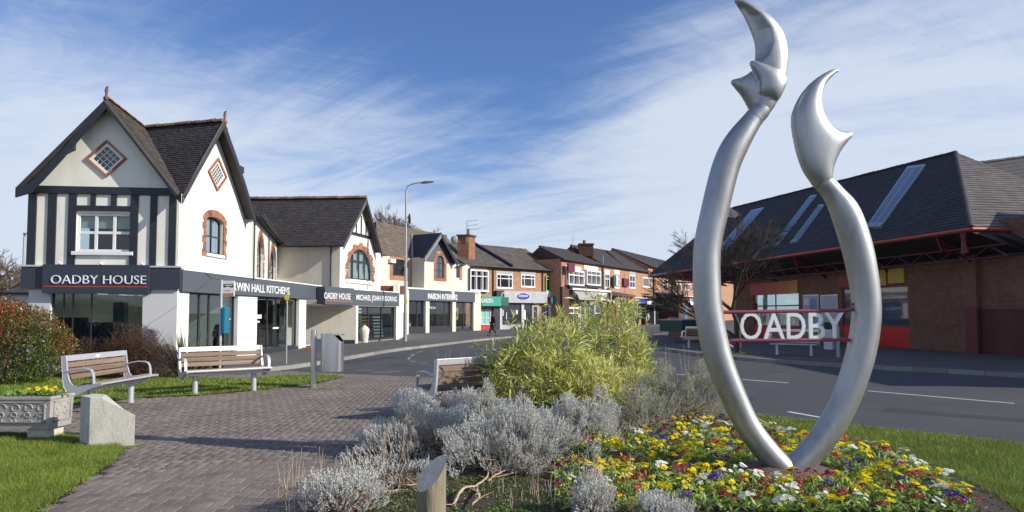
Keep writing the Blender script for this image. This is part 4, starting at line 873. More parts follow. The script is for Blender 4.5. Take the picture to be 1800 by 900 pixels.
    pf = [(0.0, zt), (.55, zt-.12), (1.0, zt-.5), (1.25, zt-1.0), (1.3, zb_)]
    MB().loft([[FB.pt(a, z, d) for d, z in pf] for a in (A0[0], A1)], caps=False, closed=False, sm=False).build('cloth', AWN, aw)
    b = MB(); q = [FB.pt(A0[0], z, d) for d, z in pf]+[FB.pt(A0[0], zb_, 0)]; b.add(q, [tuple(range(len(q)))]); b.build('awning_side', colmat('slate grey cloth', (.12, .13, .15), .9), aw)
    winpx(FB, p, 998, 540, 1017, 583, cols=(.5,), rows=(.75,), dep=0, fw=.16); winpx(FB, p, 1019, 531, 1028, 583, name='door', dep=0, fw=.2); winpx(FB, p, 1031, 534, 1044, 583, dep=0, fm=colmat('pale sage', (.45, .52, .5))); winpx(FB, p, 1045, 529, 1058, 583, rows=(.6,), dep=0); boxpx(FB, p, 'shop_pier', ORBRICK, 1066.5, 505, 1071, 583, 0, .3)
    boxpx(FB, p, 'brick_pier', BRICK_D, 984, 504, 996, 583, 0, .3)
    pipe(FB, p, FB.px(1058, 500)[0], .3, 7.3, .15, .1)
    # --- block with red and blue shops
    
    p = terr('terrace_shop', 'brick shop with narrow white windows over the red sign', FB, 1058.4, 1098, ze, ridge_pts=((1003, 431), (1066, 441), 10.5), rm=SLATE)
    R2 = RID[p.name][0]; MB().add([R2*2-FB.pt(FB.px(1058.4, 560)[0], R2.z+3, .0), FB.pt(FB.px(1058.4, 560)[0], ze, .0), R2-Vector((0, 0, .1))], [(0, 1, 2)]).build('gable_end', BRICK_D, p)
    for u0, u1 in ((1062.5, 1071), (1080, 1088)): winpx(FB, p, u0, 480, u1, 506, cols=(.5,), rows=(.62,), fw=.14, sill=PAINT); lintel(FB, p, u0-.5, 474, u1+.5, 480, PAINT)
    s = root('hanging_banner', 'green, white and black vertical banner between the narrow white windows', 'sign', FB.w(1075, 490)); boxpx(FB, s, 'banner', WH, 1077, 484, 1080, 503, .3, .5); boxpx(FB, s, 'banner_edge', DGRN, 1073, 484, 1077, 503, .3, .45)
    s = root('wall_plaque', 'maroon square plaque on the brick wall above the red sign', 'sign', FB.w(1097, 495)); boxpx(FB, s, 'plaque', MAROON, 1093, 489, 1102, 503, .05, .3)
    f = boxpx(FB, p, 'fascia_board', RED, 1080, 518, 1105, 526, .5, .9); textpx(FB, f, "LT's DAIRY", 1083, 519.5, 1101, 524.5, .91, WH, bold=.02)
    A = [FB.w(1068, 511, .02), FB.w(1118, 519, .02), FB.w(1116, 522, 1.2), FB.w(1076, 518, 1.2)]
    MB().slab([A[0], A[1], A[2], A[3]], .12).build('lean_to_roof', SLATE, p)
    boxpx(FB, p, 'white_sign', WH, 1067, 527, 1076, 533, .2, .3); boxpx(FB, p, 'shop_front', MAROON, 1066, 526, 1080, 583, 0, .2)
    winpx(FB, p, 1086, 529, 1101, 583, fm=WH, fw=.25, dep=.05, arch=.5, name='arched_door')
    p = terr('terrace_shop', 'brick shop with royal blue and yellow sign', FB, 1098.4, 1141, ze, ridge_pts=((1066, 441), (1126, 452), 10.5), rm=SLATE)
    winpx(FB, p, 1106, 483, 1116, 506, cols=(.5,), rows=(.5,), fw=.14, sill=PAINT); lintel(FB, p, 1105.5, 477, 1116.5, 482.5, CONC)
    winpx(FB, p, 1129.5, 487, 1144, 504, cols=(.25, .5, .75), fw=.14, sill=PAINT)
    f = boxpx(FB, p, 'fascia_board', BLUE, 1104, 524, 1127, 533, .5, .8); boxpx(FB, p, 'cornice', WH, 1104, 522.5, 1127, 523.8, .4, .9); c0 = FB.px(1111, 528.5, .81)
    MB().prism(FB, [(c0[0]+.66*math.cos(t), c0[1]+.42*math.sin(t)) for t in [2*math.pi*k/20 for k in range(20)]], .8, .84).build('logo_oval', YEL, f)
    textpx(FB, f, 'Shoe', 1117, 525.5, 1123.5, 528.3, .81, WH, bold=.02); textpx(FB, f, 'Zone', 1117, 529.5, 1125, 532.5, .81, YEL, bold=.02)
    boxpx(FB, p, 'shop_window', GLASSD, 1104, 535, 1122, 583, 0, .1); boxpx(FB, p, 'banner', BLUE, 1119.5, 543, 1124, 560, .2, .3); boxpx(FB, p, 'shop_pier', BLK, 1127, 522, 1131, 583, 0, .5)
    f = boxpx(FB, p, 'fascia_board', LGREY, 1132, 527, 1158, 536, .3, .7); textpx(FB, f, 'K', 1138, 528.3, 1143, 535, .71, WH, bold=.03); boxpx(FB, f, 'window_poster', colmat('steel blue', (.2, .27, .4)), 1144, 528.5, 1157, 535, .7, .72); boxpx(FB, f, 'white_panel', WH, 1133, 528.5, 1136.5, 535, .7, .72)
    boxpx(FB, p, 'lean_to_roof', SLATE, 1130, 520, 1158, 526.5, .0, .8); boxpx(FB, p, 'shop_window', GLASSD, 1134, 537, 1156, 583, 0, .15); boxpx(FB, p, 'window_mullion', PAINT, 1148, 537, 1149, 583, .15, .2)
    # chimney of the far block
    y = 83; x0, x1 = aty(1018, 430, y).x, aty(1043, 430, y).x; ztp = aty(1030, 427.5, y).z; c = root('chimney_stack', 'wide dark brick chimney stack on the far ridge', 'chimney', (x0, y, 9))
    MB().bx(x0, x1, y, y+.9, ztp-1.6, ztp).build('stack', BRICK_D, c); MB().bx(x0-.1, x1+.1, y-.1, y+1, ztp-.2, ztp-.05).build('chimney_cap', BRICK_D, c); MB().cyl(((x0+x1)/2-.2, y+.4), .18, ztp, ztp+.4, 8).build('chimney_pot', RIDGE, c)
    q = aty(1007, 431, 82); a = root('roof_mast', 'thin mast standing on the far dark ridge', 'mast', (q.x, 82, q.z)); MB().tube([(q.x, 82, q.z-.3), (q.x, 82, aty(1007, 412, 82).z)], .03, 5).build('pole', GALV, a)
    q = FB.w(1060, 463, .3); a = root('vent_mast', 'thin grey vent pole at the eaves of the brick terrace', 'mast', q); MB().tube([q, FB.w(1060, 449, .3)], .05, 5).build('pole', GALV, a)
    # --- end of the street
    p = terr('terrace_shop', 'far brick shop with small slate porch and blue sign at the end of the street', FC, 1140, 1196, 8.3, rm=SLATE)
    winpx(FC, p, 1165, 490, 1173, 513, rows=(.55,), fw=.16, fm=PAINT); pipe(FC, p, FC.px(1148, 500)[0], .3, 8, .1, .1); pipe(FC, p, FC.px(1180, 500)[0], 3, 8, .1, .1)
    boxpx(FC, p, 'porch', BRICK_D, 1157, 519, 1168, 577, .0, 3.0)
    A = [FC.w(1156, 514.5, .05), FC.w(1186, 514.5, .05), FC.w(1193, 526, 3), FC.w(1168, 526, 3)]; MB().slab(A, .2).build('porch_roof', SLATE, p)
    f = boxpx(FC, p, 'fascia_board', colmat('mid blue sign', (.05, .13, .4)), 1168, 529, 1192, 536, 2.6, 3); boxpx(FC, f, 'white_panel', WH, 1175, 530, 1184, 535.5, 3, 3.05); boxpx(FC, p, 'shop_window', colmat('teal glass', (.02, .16, .2), .2), 1169, 537, 1182, 575, 2.2, 2.4); boxpx(FC, p, 'shop_front', BRICK_D, 1182, 537, 1193, 575, 2.2, 2.4)
    p = terr('terrace_shop', 'last brick shop with dark fascia and small white windows under the canopy edge', FC, 1196.5, 1300, 8.3, rm=SLATE)
    for u0 in (1189, 1205, 1222): winpx(FC, p, u0, 498, u0+8, 510, cols=(.5,), fw=.16, sill=PAINT)
    f = boxpx(FC, p, 'fascia_board', colmat('dark plum sign', (.03, .012, .02)), 1196, 523, 1240, 533, .1, .5); textpx(FC, f, 'ICECREAM', 1206, 524.5, 1235, 530, .51, WH); boxpx(FC, p, 'shop_window', GLASSD, 1196, 535, 1240, 575, 0, .1)
    boxpx(FC, p, 'cornice', WH, 1192, 519.5, 1240, 520.6, .1, .6)
    p = root('distant_house', 'dark slate roof of a house beyond the end of the brick terrace', 'house', (28, 120, 0)); q = atz(1148, 455, 11.5); MB().slab([q+Vector((-5, -6, -3.4)), q+Vector((5, 4, -3.4)), q+Vector((3, 6, -.2)), q], .2).build('roof', SLATE, p); MB().bx(q.x-3, q.x+6, q.y, q.y+6, .1, q.z-3).build('wall', BRICK_D, p)
terraces()
# ================================================================ SUPERMARKET ON THE RIGHT
FR = Fr((15.75, 50.0), (20.4, 19.0))
sm = root('canopied_supermarket', 'long brown brick supermarket with dark slate roof on red canopy trusses', 'building', (20, 35, 0))
REDM = mat('dark red steel', (.17, .018, .028), .5, var=.15, vs=5); REDE = mat('orange red gutter', (.38, .07, .035), .45, var=.12); BLKM = mat('black beam', (.02, .018, .018), .6)
RED2 = colmat('post red', (.58, .012, .015), .4)
def market():
    p = sm; ze = 5.06
    C1 = atz(1707, 398, ze); C0_ = atz(1140, 483, ze); C2 = Vector((25.7, 27.3, ze)); P1 = atz(1680, 268, 10.25); P0 = onplane(1287, 366, C0_, (C1-C0_).cross(P1-C0_).normalized())
    RM = mat('blue grey concrete slate', [(.026, .025, .031), (.038, .036, .043), (.031, .029, .036), (.046, .043, .051)], .8, var=.22, vs=3, bump=.25, bs=40, dirt=.25, dcol=(.06, .056, .052), ds=1.0, mac=.15, ms=.4)  # shade of the road side slopes is put into these dark tile colours
    RM2 = mat('brown grey concrete slate', [(.105, .092, .088), (.135, .118, .112), (.09, .08, .078), (.155, .135, .125)], .8, var=.2, vs=3, bump=.25, bs=40)  # same slate in a lighter copy, sunlight on the hip put into the colour
    tri_roof([C0_, C1, P1, P0], C1-C0_, p, RM, .36, .27, .03, nind=110, seed=5)
    tri_roof([C1, C2, P1], C2-C1, p, RM2, .42, .30, .03, nind=130, seed=6)
    CL = C0_+Vector((10, 9, 0)); tri_roof([C0_, P0, CL], P0-C0_, p, RM, .36, .27, .03)
    ridge(P0, P1, p, RM, .14, .45, name='ridge_tile'); ridge(C1, P1, p, RM, .11, .45, ind=False)
    # roof behind to the right
    b0, b1 = atz(1700, 289, 11.2), atz(1860, 268, 12.6); dn = Vector((-3.0, -4.2, -5.0)); tri_roof([b0+dn, b1+dn, b1, b0], b1-b0, p, RM, .4, .3, .03); ridge(b0, b1, p, RM, .14, .45, ind=False)
    c = atz(1283, 364, 10.5); MB().slab([c+Vector((-1.2, -1, -.9)), c+Vector((1.6, .6, -.9)), c], .1).build('gablet', RM, p)
    # eave: gutter and added shade soffit
    up = Vector((0, 0, -.1))
    mid = C0_.lerp(C1, .12)
    MB().tube([C0_+up, mid+up], .09, 8).build('gutter', GALV, p); MB().tube([mid+up, C1+up], .09, 8).build('gutter', REDE, p); MB().tube([C1+up, C2+up], .09, 8).build('gutter', REDE, p)
    w0 = FR.pt(0, 0); w1 = FR.pt(FR.L, 0)
    BOARD = mat('dark stained boarding', (.045, .03, .026), .8, var=.25, vs=3)  # colour kept dark to stand for the shade under the eave
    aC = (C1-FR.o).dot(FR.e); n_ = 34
    for k in range(n_):       # added dark boards from eave to wall head stand in for shade
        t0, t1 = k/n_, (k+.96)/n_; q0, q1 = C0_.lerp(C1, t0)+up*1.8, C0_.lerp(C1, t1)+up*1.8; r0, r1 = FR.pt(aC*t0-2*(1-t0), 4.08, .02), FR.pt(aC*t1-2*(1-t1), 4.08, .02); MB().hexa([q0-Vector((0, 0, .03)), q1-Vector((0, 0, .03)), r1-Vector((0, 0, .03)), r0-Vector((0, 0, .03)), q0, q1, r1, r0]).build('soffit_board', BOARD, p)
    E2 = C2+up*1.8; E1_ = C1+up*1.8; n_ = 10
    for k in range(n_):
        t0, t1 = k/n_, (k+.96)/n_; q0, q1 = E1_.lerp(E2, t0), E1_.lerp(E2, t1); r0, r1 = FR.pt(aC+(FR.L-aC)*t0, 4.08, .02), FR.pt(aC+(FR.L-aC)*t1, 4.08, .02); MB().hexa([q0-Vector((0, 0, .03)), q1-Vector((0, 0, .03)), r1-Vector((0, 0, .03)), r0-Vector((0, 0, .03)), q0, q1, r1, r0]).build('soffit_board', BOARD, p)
    # the shopping block carries on beyond the right edge of the view
    nb = root('adjoining_block', 'brick block adjoining the supermarket beyond the right edge of the view', 'building', (28, 18, 0)); MB().bx(22.3, 36, 13.4, 27, .06, 6.9).build('wall', BRICK_R, nb); MB().bx(22.1, 36.2, 13.2, 27.1, 6.9, 7.1).build('roof', SLATE, nb)
    # brick wall with two shop windows
    fx = lambda u, v=560: FR.px(u, v)[0]
    z1a, z0a = FR.px(1325, 517)[1], FR.px(1325, 573)[1]; z1b, z0b = FR.px(1545, 503)[1], FR.px(1545, 574)[1]
    h1 = [(fx(1325), .1), (fx(1405), .1), (fx(1405), z1a), (fx(1325), z1a)]; h2 = [(fx(1481), .1), (fx(1598), .1), (fx(1598), z1b), (fx(1481), z1b)]
    aE = fx(1290)
    MB().wall(FR, [(aE, .06), (FR.L, .06), (FR.L, 5.4), (aE, 5.4)], [[(a, max(z, .08)) for a, z in h1], [(a, max(z, .08)) for a, z in h2]], .3).build('wall', BRICK_R, p)
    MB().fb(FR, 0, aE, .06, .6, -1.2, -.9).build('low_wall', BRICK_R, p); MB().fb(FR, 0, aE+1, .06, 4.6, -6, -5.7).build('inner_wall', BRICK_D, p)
    MB().fb(FR, aE, FR.L, 3.95, 4.05, 0, .12).build('beam', BLKM, p)
    MB().fb(FR, fx(1697), fx(1726), .06, 5.2, -.05, .22).build('brick_pier', BRICK_R, p)
    MB().fb(FR, fx(1703), FR.L, .06, 1.95, .221, .232).build('painted_band', mat('faded red masonry paint', (.17, .045, .045), .85, var=.25, vs=3, bump=.2, bs=40), p) if 0 else MB().fb(FR, fx(1705), fx(1726), .06, 1.95, .0, .232).build('painted_band', mat('faded red masonry paint', (.17, .045, .045), .85, var=.25, vs=3), p)
    MB().fb(FR, fx(1726), FR.L, .06, 1.9, -.02, .02).build('painted_band', brickmat('faded red painted brick', (.15, .05, .045), (.12, .04, .038), (.09, .045, .04)), p)
    for (h, z1, z0, ms, nm) in ((h1, z1a, z0a, (.5,), 'a'), (h2, z1b, z0b, (.32, .55), 'b')):
        a0, a1 = h[0][0], h[1][0]
        win(FR, p, a0, a1, z0, z1, cols=ms, rows=(.62,) if nm == 'a' else (.66,), fm=REDM, gm=GLASS if nm == 'a' else GLASSB, fw=.09, mw=.08, dep=-.1, name='shop_window')
        MB().fb(FR, a0, a1, .08, z0, -.15, -.03).build('red_panel', RED2, p)
    # sign boards shading from red to yellow
    sm_, nt, n, l, P = nmat('red to yellow sign'); P.inputs['Roughness'].default_value = .4
    tc = n.new('ShaderNodeTexCoord'); g = n.new('ShaderNodeSeparateXYZ'); l.new(tc.outputs['Generated'], g.inputs[0]); r = ramp(n, [(.33, .012, .02, .0), (.38, .02, .02, .3), (.42, .10, .02, .65), (.5, .33, .02, .95)]); l.new(g.outputs['X'], r.inputs[0]); l.new(r.outputs[0], P.inputs['Base Color'])
    s1 = FR.px(1323, 499); s0 = FR.px(1323, 519)[1]; MB().fb(FR, fx(1322), fx(1405), s0+.0, s1[1], -.1, .1).build('sign_board', sm_, p)
    zt, zb_ = FR.px(1545, 475)[1], FR.px(1545, 502)[1]
    MB().fb(FR, fx(1480), fx(1506), zb_, zt-.08, -.1, .1).build('sign_board', colmat('dark red sign', (.25, .012, .02)), p)
    YO = colmat('mustard yellow sign', (.45, .30, .02)); s = MB().fb(FR, fx(1507), fx(1562), zb_-.02, zt, -.1, .1).build('sign_board', YO, p); MB().fb(FR, fx(1566), fx(1594), zb_+.06, zt, -.1, .1).build('sign_board', YO, p)
    textpx(FR, s, 'or', 1544.5, 491, 1551.5, 496, .1, WH, bold=.02)
    for u0, u1, mm in ((1412.5, 1440, colmat('blue poster print', (.30, .40, .55))), (1443.5, 1473.5, colmat('grey notice print', (.42, .43, .48)))):
        b = root('poster_case', 'framed blue illustrated poster on the supermarket wall' if u0 < 1420 else 'framed pale grey notice on the supermarket wall', 'poster', FR.w((u0+u1)/2, 560))
        boxpx(FR, b, 'case_frame', ALU, u0, 518.5, u1, 578, .0, .05); boxpx(FR, b, 'print', mm, u0+1.3, 520.5, u1-1.3, 576, .05, .06)
        if u0 < 1420:
            for (x0, y0, x1, y1, c_) in ((1415, 524, 1424, 536, (.6, .65, .7)), (1422, 538, 1429, 548, (.5, .42, .1)), (1426, 526, 1437, 545, (.15, .25, .5)), (1414, 550, 1436, 560, (.2, .35, .3))): boxpx(FR, b, 'print_shape', colmat('poster ink %.2f %.2f' % (c_[0], c_[1]), c_), x0, y0, x1, y1, .061, .066)
    # inside
    MB().fb(FR, fx(1320), fx(1410), .1, 4.5, -4.2, -4.1).build('shop_back_wall', mat('warm shop interior', (.35, .30, .22), .9), p); MB().fb(FR, fx(1320), fx(1600), .06, .1, -4.1, -.31).build('shop_floor', MIDIN, p)
    for a in (fx(1333), fx(1395)): MB().fb(FR, a, a+.5, 1.2, z1a, -.4, -.35).build('window_poster', CURT, p)
    # red trusses carrying the canopy
    nT = 7
    for k in range(nT):
        t = .05+k*.15; E = C0_.lerp(C1, t)+Vector((0, 0, -.25)); a = (E-FR.o).dot(FR.e); Wp = FR.pt(max(a, 0), 3.72, .02)
        b = MB(); T2 = Wp+Vector((0, 0, .3)); m1 = E.lerp(Wp, .33); m2 = E.lerp(Wp, .66); t1 = E.lerp(T2, .33); t2 = E.lerp(T2, .66); Q = E+Vector((0, 0, -.42))+(Wp-E)*.12
        for s_, e_ in ((E, Wp), (E, T2), (Q, m1), (m1, t1), (t1, m2), (m2, t2), (t2, Wp), (Q, E), (Q, m2)): b.tube([s_, e_], .045, 5)
        b.build('truss', REDM, p)
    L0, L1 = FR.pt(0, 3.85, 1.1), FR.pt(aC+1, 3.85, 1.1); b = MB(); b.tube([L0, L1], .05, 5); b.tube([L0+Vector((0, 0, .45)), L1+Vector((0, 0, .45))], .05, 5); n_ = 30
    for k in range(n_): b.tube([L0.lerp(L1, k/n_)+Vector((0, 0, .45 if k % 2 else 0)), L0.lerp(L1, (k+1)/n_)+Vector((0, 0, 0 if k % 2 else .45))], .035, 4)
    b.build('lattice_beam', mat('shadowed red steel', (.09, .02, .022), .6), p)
    q = C1+Vector((-.1, .3, -.2)); MB().tube([q, q+Vector((0, 0, -.25)), q+Vector((0, 0, -.5)), q+Vector((.05, 0, -.8))], [.14, .08, .1, .15], 8).build('corner_bracket', REDM, p)
    # skylights lying on the slope
    N = (C1-C0_).cross(P1-C0_).normalized(); N = N if N.z > 0 else -N
    for q in (((1524, 402), (1549, 402), (1629, 291), (1597, 295)), ((1358, 435), (1369, 432), (1437, 344), (1425, 346)), ((1390, 430), (1402, 427), (1450, 362), (1441, 362)), ((1255, 448), (1275, 443), (1344, 366), (1322, 371))):
        V = [onplane(u, v, C0_, N) for u, v in q]; s = MB().slab([v+N*.11 for v in V], .1).build('skylight', ALU, p); c = sum(V, Vector())/4
        for k in range(2):
            lo = [V[0].lerp(V[1], .08+.46*k), V[0].lerp(V[1], .46+.46*k), V[3].lerp(V[2], .46+.46*k), V[3].lerp(V[2], .08+.46*k)]; lo2 = [lo[0].lerp(lo[3], .05), lo[1].lerp(lo[2], .05), lo[1].lerp(lo[2], .96), lo[0].lerp(lo[3], .96)]
            MB().slab([v+N*.118 for v in lo2], .006).build('pane', GLASSB, s)
        MB().slab([V[0]+N*.13, V[1]+N*.13, V[1].lerp(V[2], .06)+N*.13, V[0].lerp(V[3], .06)+N*.13], .05).build('flashing', LEAD, s)
    # small supermarket corner canopy end
market()
# ================================================================ GROUND
def pip(P, poly):
    x, y = P[:, 0], P[:, 1]; ins = np.zeros(len(P), bool); n = len(poly)
    for i in range(n):
        x0, y0 = poly[i]; x1, y1 = poly[(i+1) % n]
        c = ((y0 > y) != (y1 > y)) & (x < (x1-x0)*(y-y0)/((y1-y0) or 1e-9)+x0); ins ^= c
    return ins
def smooth(pts, k=3):
    for _ in range(k):
        o = [pts[0]]
        for a, b in zip(pts, pts[1:]): o += [(a[0]*.75+b[0]*.25, a[1]*.75+b[1]*.25), (a[0]*.25+b[0]*.75, a[1]*.25+b[1]*.75)]
        pts = o+[pts[-1]]
    return pts
KL = smooth([(-30, 17.2), (-14, 18.4), (-10, 19.0), (-7.9, 19.7), (-7.0, 21.2), (-6.6, 22.6), (-6.25, 25.3), (-5.35, 31.3), (-4.5, 34), (-2.1, 42.8), (1.2, 51), (6, 62), (11, 73), (17, 85), (26, 103), (40, 128)], 2)
KR = smooth([(34, -2), (20, 12), (13.9, 18.6), (10.3, 22.3), (7.9, 26.6), (6.97, 32.3), (7.4, 40), (10.5, 52), (17, 66), (24, 80), (34, 100), (50, 130)], 2)
def sheet(name, pts, z, m, kind='structure', th=0):
    tr = tessellate_polygon([[Vector((x, y, 0)) for x, y in pts]]); b = MB(); b.add([(x, y, z) for x, y in pts], [list(t) for t in tr])
    if th: n = len(pts); b.add([(x, y, z) for x, y in pts]+[(x, y, z-th) for x, y in pts], [(i, (i+1) % n, n+(i+1) % n, n+i) for i in range(n)])
    o = b.build(name, m, kind=kind)
    me = o.data; fl = [p.index for p in me.polygons if p.normal.z < -.5]
    if fl: me.flip_normals() if len(fl) == len([p for p in me.polygons if abs(p.normal.z) > .5]) else None
    return o
ASPH = mat('road asphalt', (.060, .062, .070), .9, var=.18, vs=1.2, bump=.8, bs=140, dirt=.35, dcol=(.045, .046, .052), ds=.35, mac=.16, ms=.4, fine=.35)
PAVE = mat('pavement asphalt', (.085, .082, .082), .9, var=.15, vs=1.5, bump=.6, bs=120, dirt=.4, dcol=(.11, .105, .1), ds=.5, mac=.15, ms=.5, fine=.25)
EARTH = mat('far ground', (.07, .075, .04), .95, var=.3, vs=.2)
sheet('ground', [(-900, -60), (900, -60), (900, 1600), (-900, 1600)], -.08, EARTH)
sheet('road', [(-60, -10), (60, -10), (120, 160), (-60, 160)], -.014, ASPH)
inset = lambda K, s: K
pl = sheet('pavement', [(x-.12, y+.05) for x, y in KL]+[(60, 190), (-60, 160), (-60, 18)], .1, PAVE, th=.12)
pr = sheet('pavement', [(x+.1, y+.06) for x, y in KR]+[(110, 150), (80, -4)], .1, PAVE, th=.12)
KERB = mat('concrete kerb', [(.23, .22, .20), (.28, .27, .245), (.20, .19, .175), (.32, .305, .275)], .9, var=.15, vs=4, bump=.3, bs=60, dirt=.4, dcol=(.16, .155, .14), ds=2)
def kerbs(K, parent, side):
    d = [0]
    for a, b in zip(K, K[1:]): d.append(d[-1]+math.hypot(b[0]-a[0], b[1]-a[1]))
    def at(s):
        i = max(0, min(len(K)-2, np.searchsorted(d, s)-1)); t = (s-d[i])/(d[i+1]-d[i]); return Vector((K[i][0]+(K[i+1][0]-K[i][0])*t, K[i][1]+(K[i+1][1]-K[i][1])*t, 0))
    s = 0
    while s+.9 < d[-1]:
        a, b = at(s+.006), at(s+.9-.006); e = (b-a).normalized(); n = Vector((e.y, -e.x, 0))*side
        if a.y > 1 and a.y < 75 and abs(a.x)/a.y < .95:
            h = .1+rnd.uniform(0, .008)+.003; q = n*.008; w = n*-.14
            B = [a+q, b+q, b+w, a+w]; MB().hexa([v+Vector((0, 0, -.02)) for v in B]+[a+q*.2+Vector((0, 0, h)), b+q*.2+Vector((0, 0, h)), b+w+Vector((0, 0, h)), a+w+Vector((0, 0, h))]).build('kerb_stone', KERB, parent)
        s += .9
kerbs(KL, pl, 1); kerbs(KR, pr, -1)
PLAZA = [(-30, 16.9), (-14, 18.1), (-10, 18.7), (-7.8, 19.4), (-6.95, 20.7), (-4.9, 19.7), (-3, 19), (-.5, 17.6), (1.5, 15.8), (3.0, 13.8), (4.3, 11.8), (6.9, 9.25), (12, 4.5), (16, 0), (-30, 0)]
BED = smooth([(-1.55, 4.2), (-1.5, 5.6), (-1.9, 6.8), (-1.95, 8.2), (-1.75, 9.6), (-1.35, 10.9), (-.9, 12.2), (.1, 14.0), (1.6, 15.0), (2.7, 13.3), (3.35, 11.4), (4.3, 9.9), (4.95, 8.4), (4.75, 6.8), (4.4, 5.5), (4.3, 4.2)], 2)
LAWNR = [(3.35, 11.45), (4.35, 11.6), (6.85, 9.1), (11.9, 4.4), (16, 0), (4.2, 3), (4.3, 5.5), (4.7, 6.8), (4.9, 8.4), (4.25, 9.9)]
LAWNR = [(2.6, 13.2), (3.0, 13.6), (4.25, 11.6), (6.85, 9.1), (11.9, 4.4), (15.9, 0), (4.2, 0), (4.25, 4.5), (4.3, 5.5), (4.65, 6.8), (4.85, 8.4), (4.2, 9.9), (3.3, 11.3)]
g0 = lambda u, v: tuple(atz(u, v).xy)
LAWNN = [g0(-500, 768), g0(0, 766), g0(110, 768), g0(180, 779), g0(216, 790), g0(205, 810), g0(160, 838), g0(110, 872), g0(60, 905), (-4.6, 4.2), (-12, 4.2)]
LAWNF = [g0(-300, 740), g0(0, 722), g0(130, 712), g0(240, 700), g0(350, 695), g0(470, 684), g0(560, 673), g0(600, 664), g0(590, 659), g0(500, 660), g0(430, 668), g0(300, 662), g0(100, 660), (-14, 17.6), (-24, 16.8)]
BEDJ = mat('sand in joints', (.03, .026, .022), .95, var=.3, vs=5); SOIL = mat('garden soil', (.05, .036, .026), .95, var=.4, vs=6, bump=1, bs=30); TURF = mat('turf base', (.045, .075, .015), .95, var=.35, vs=3, bump=.6, bs=60)
plaza = sheet('plaza', PLAZA, -.009, BEDJ)
bed = sheet('flower_bed', BED, .012, SOIL); sheet('lawn', LAWNR, .008, TURF); sheet('lawn', LAWNN, .010, TURF); sheet('lawn', LAWNF, .010, TURF)
def pavers():
    u = .115; th = R(3); c, s = math.cos(th), math.sin(th); L = []
    I, J = np.meshgrid(np.arange(-200, 160), np.arange(20, 240), indexing='ij'); I = I.ravel(); J = J.ravel(); k = (I-J) % 4
    H = k == 0; V = k == 3
    X = np.concatenate([I[H]*u+u, I[V]*u+u/2]); Y = np.concatenate([J[H]*u+u/2, J[V]*u+u]); O = np.concatenate([np.zeros(H.sum()), np.ones(V.sum())])
    x = X*c-Y*s; y = X*s+Y*c; P = np.stack([x, y], 1)
    ok = pip(P, PLAZA) & ~pip(P, BED) & ~pip(P, LAWNR) & ~pip(P, LAWNN) & ~pip(P, LAWNF) & (y > 5.0) & (np.abs(x) < .80*y+.6) & (y < 21.2)
    P, O = P[ok], O[ok]; rs = np.random.RandomState(3); n = len(P)
    PM = mat('brown clay paver', [(.160, .130, .112), (.192, .158, .136), (.138, .114, .100), (.215, .180, .155), (.175, .138, .120), (.150, .130, .118)], .88, var=.22, vs=14, bump=.35, bs=120, dirt=.25, dcol=(.24, .22, .19), ds=.6, mac=.22, ms=.9)
    def geo(w, d, z): # bevelled block
        b = .006; return [(-w, -d, -.008), (w, -d, -.008), (w, d, -.008), (-w, d, -.008), (-w, -d, z-.004), (w, -d, z-.004), (w, d, z-.004), (-w, d, z-.004), (-w+b, -d+b, z), (w-b, -d+b, z), (w-b, d-b, z), (-w+b, d-b, z)]
    FS_ = [(0, 1, 5, 4), (1, 2, 6, 5), (2, 3, 7, 6), (3, 0, 4, 7), (4, 5, 9, 8), (5, 6, 10, 9), (6, 7, 11, 10), (7, 4, 8, 11), (8, 9, 10, 11)]
    order = np.argsort(P[:, 0]**2+P[:, 1]**2); near = order[:290]
    me = None
    for i in near:
        if me is None: o = MB().add(geo(.1102, .0527, 0.0), FS_).build('paver', PM, plaza); me = o.data
        else: o = bpy.data.objects.new('paver', me); COL.objects.link(o); o.parent = plaza
        o.location = (P[i, 0], P[i, 1], rs.uniform(-.002, .002)); o.rotation_euler = (rs.uniform(-.006, .006), rs.uniform(-.006, .006), th+(math.pi/2 if O[i] else 0)+rs.uniform(-.008, .008))
    far = order[290:]; G = np.array(geo(.1102, .0527, 0.0)); n = len(far); a = th+O[far]*math.pi/2+rs.uniform(-.01, .01, n)
    ca, sa = np.cos(a)[:, None], np.sin(a)[:, None]; dz = rs.uniform(-.002, .002, n)[:, None]
    tx = rs.uniform(-.008, .008, n)[:, None]; ty = rs.uniform(-.008, .008, n)[:, None]
    vx = G[:, 0]*ca-G[:, 1]*sa+P[far, 0][:, None]; vy = G[:, 0]*sa+G[:, 1]*ca+P[far, 1][:, None]; vz = G[:, 2]+dz+tx*G[:, 0]+ty*G[:, 1]
    V = np.stack([vx, vy, vz], 2).reshape(-1, 3); F = (np.array(FS_)[None]+(np.arange(n)*12)[:, None, None]).reshape(-1, 4)
    o = npmesh('pavers', V, F, [PM], parent=plaza); o['kind'] = 'stuff'
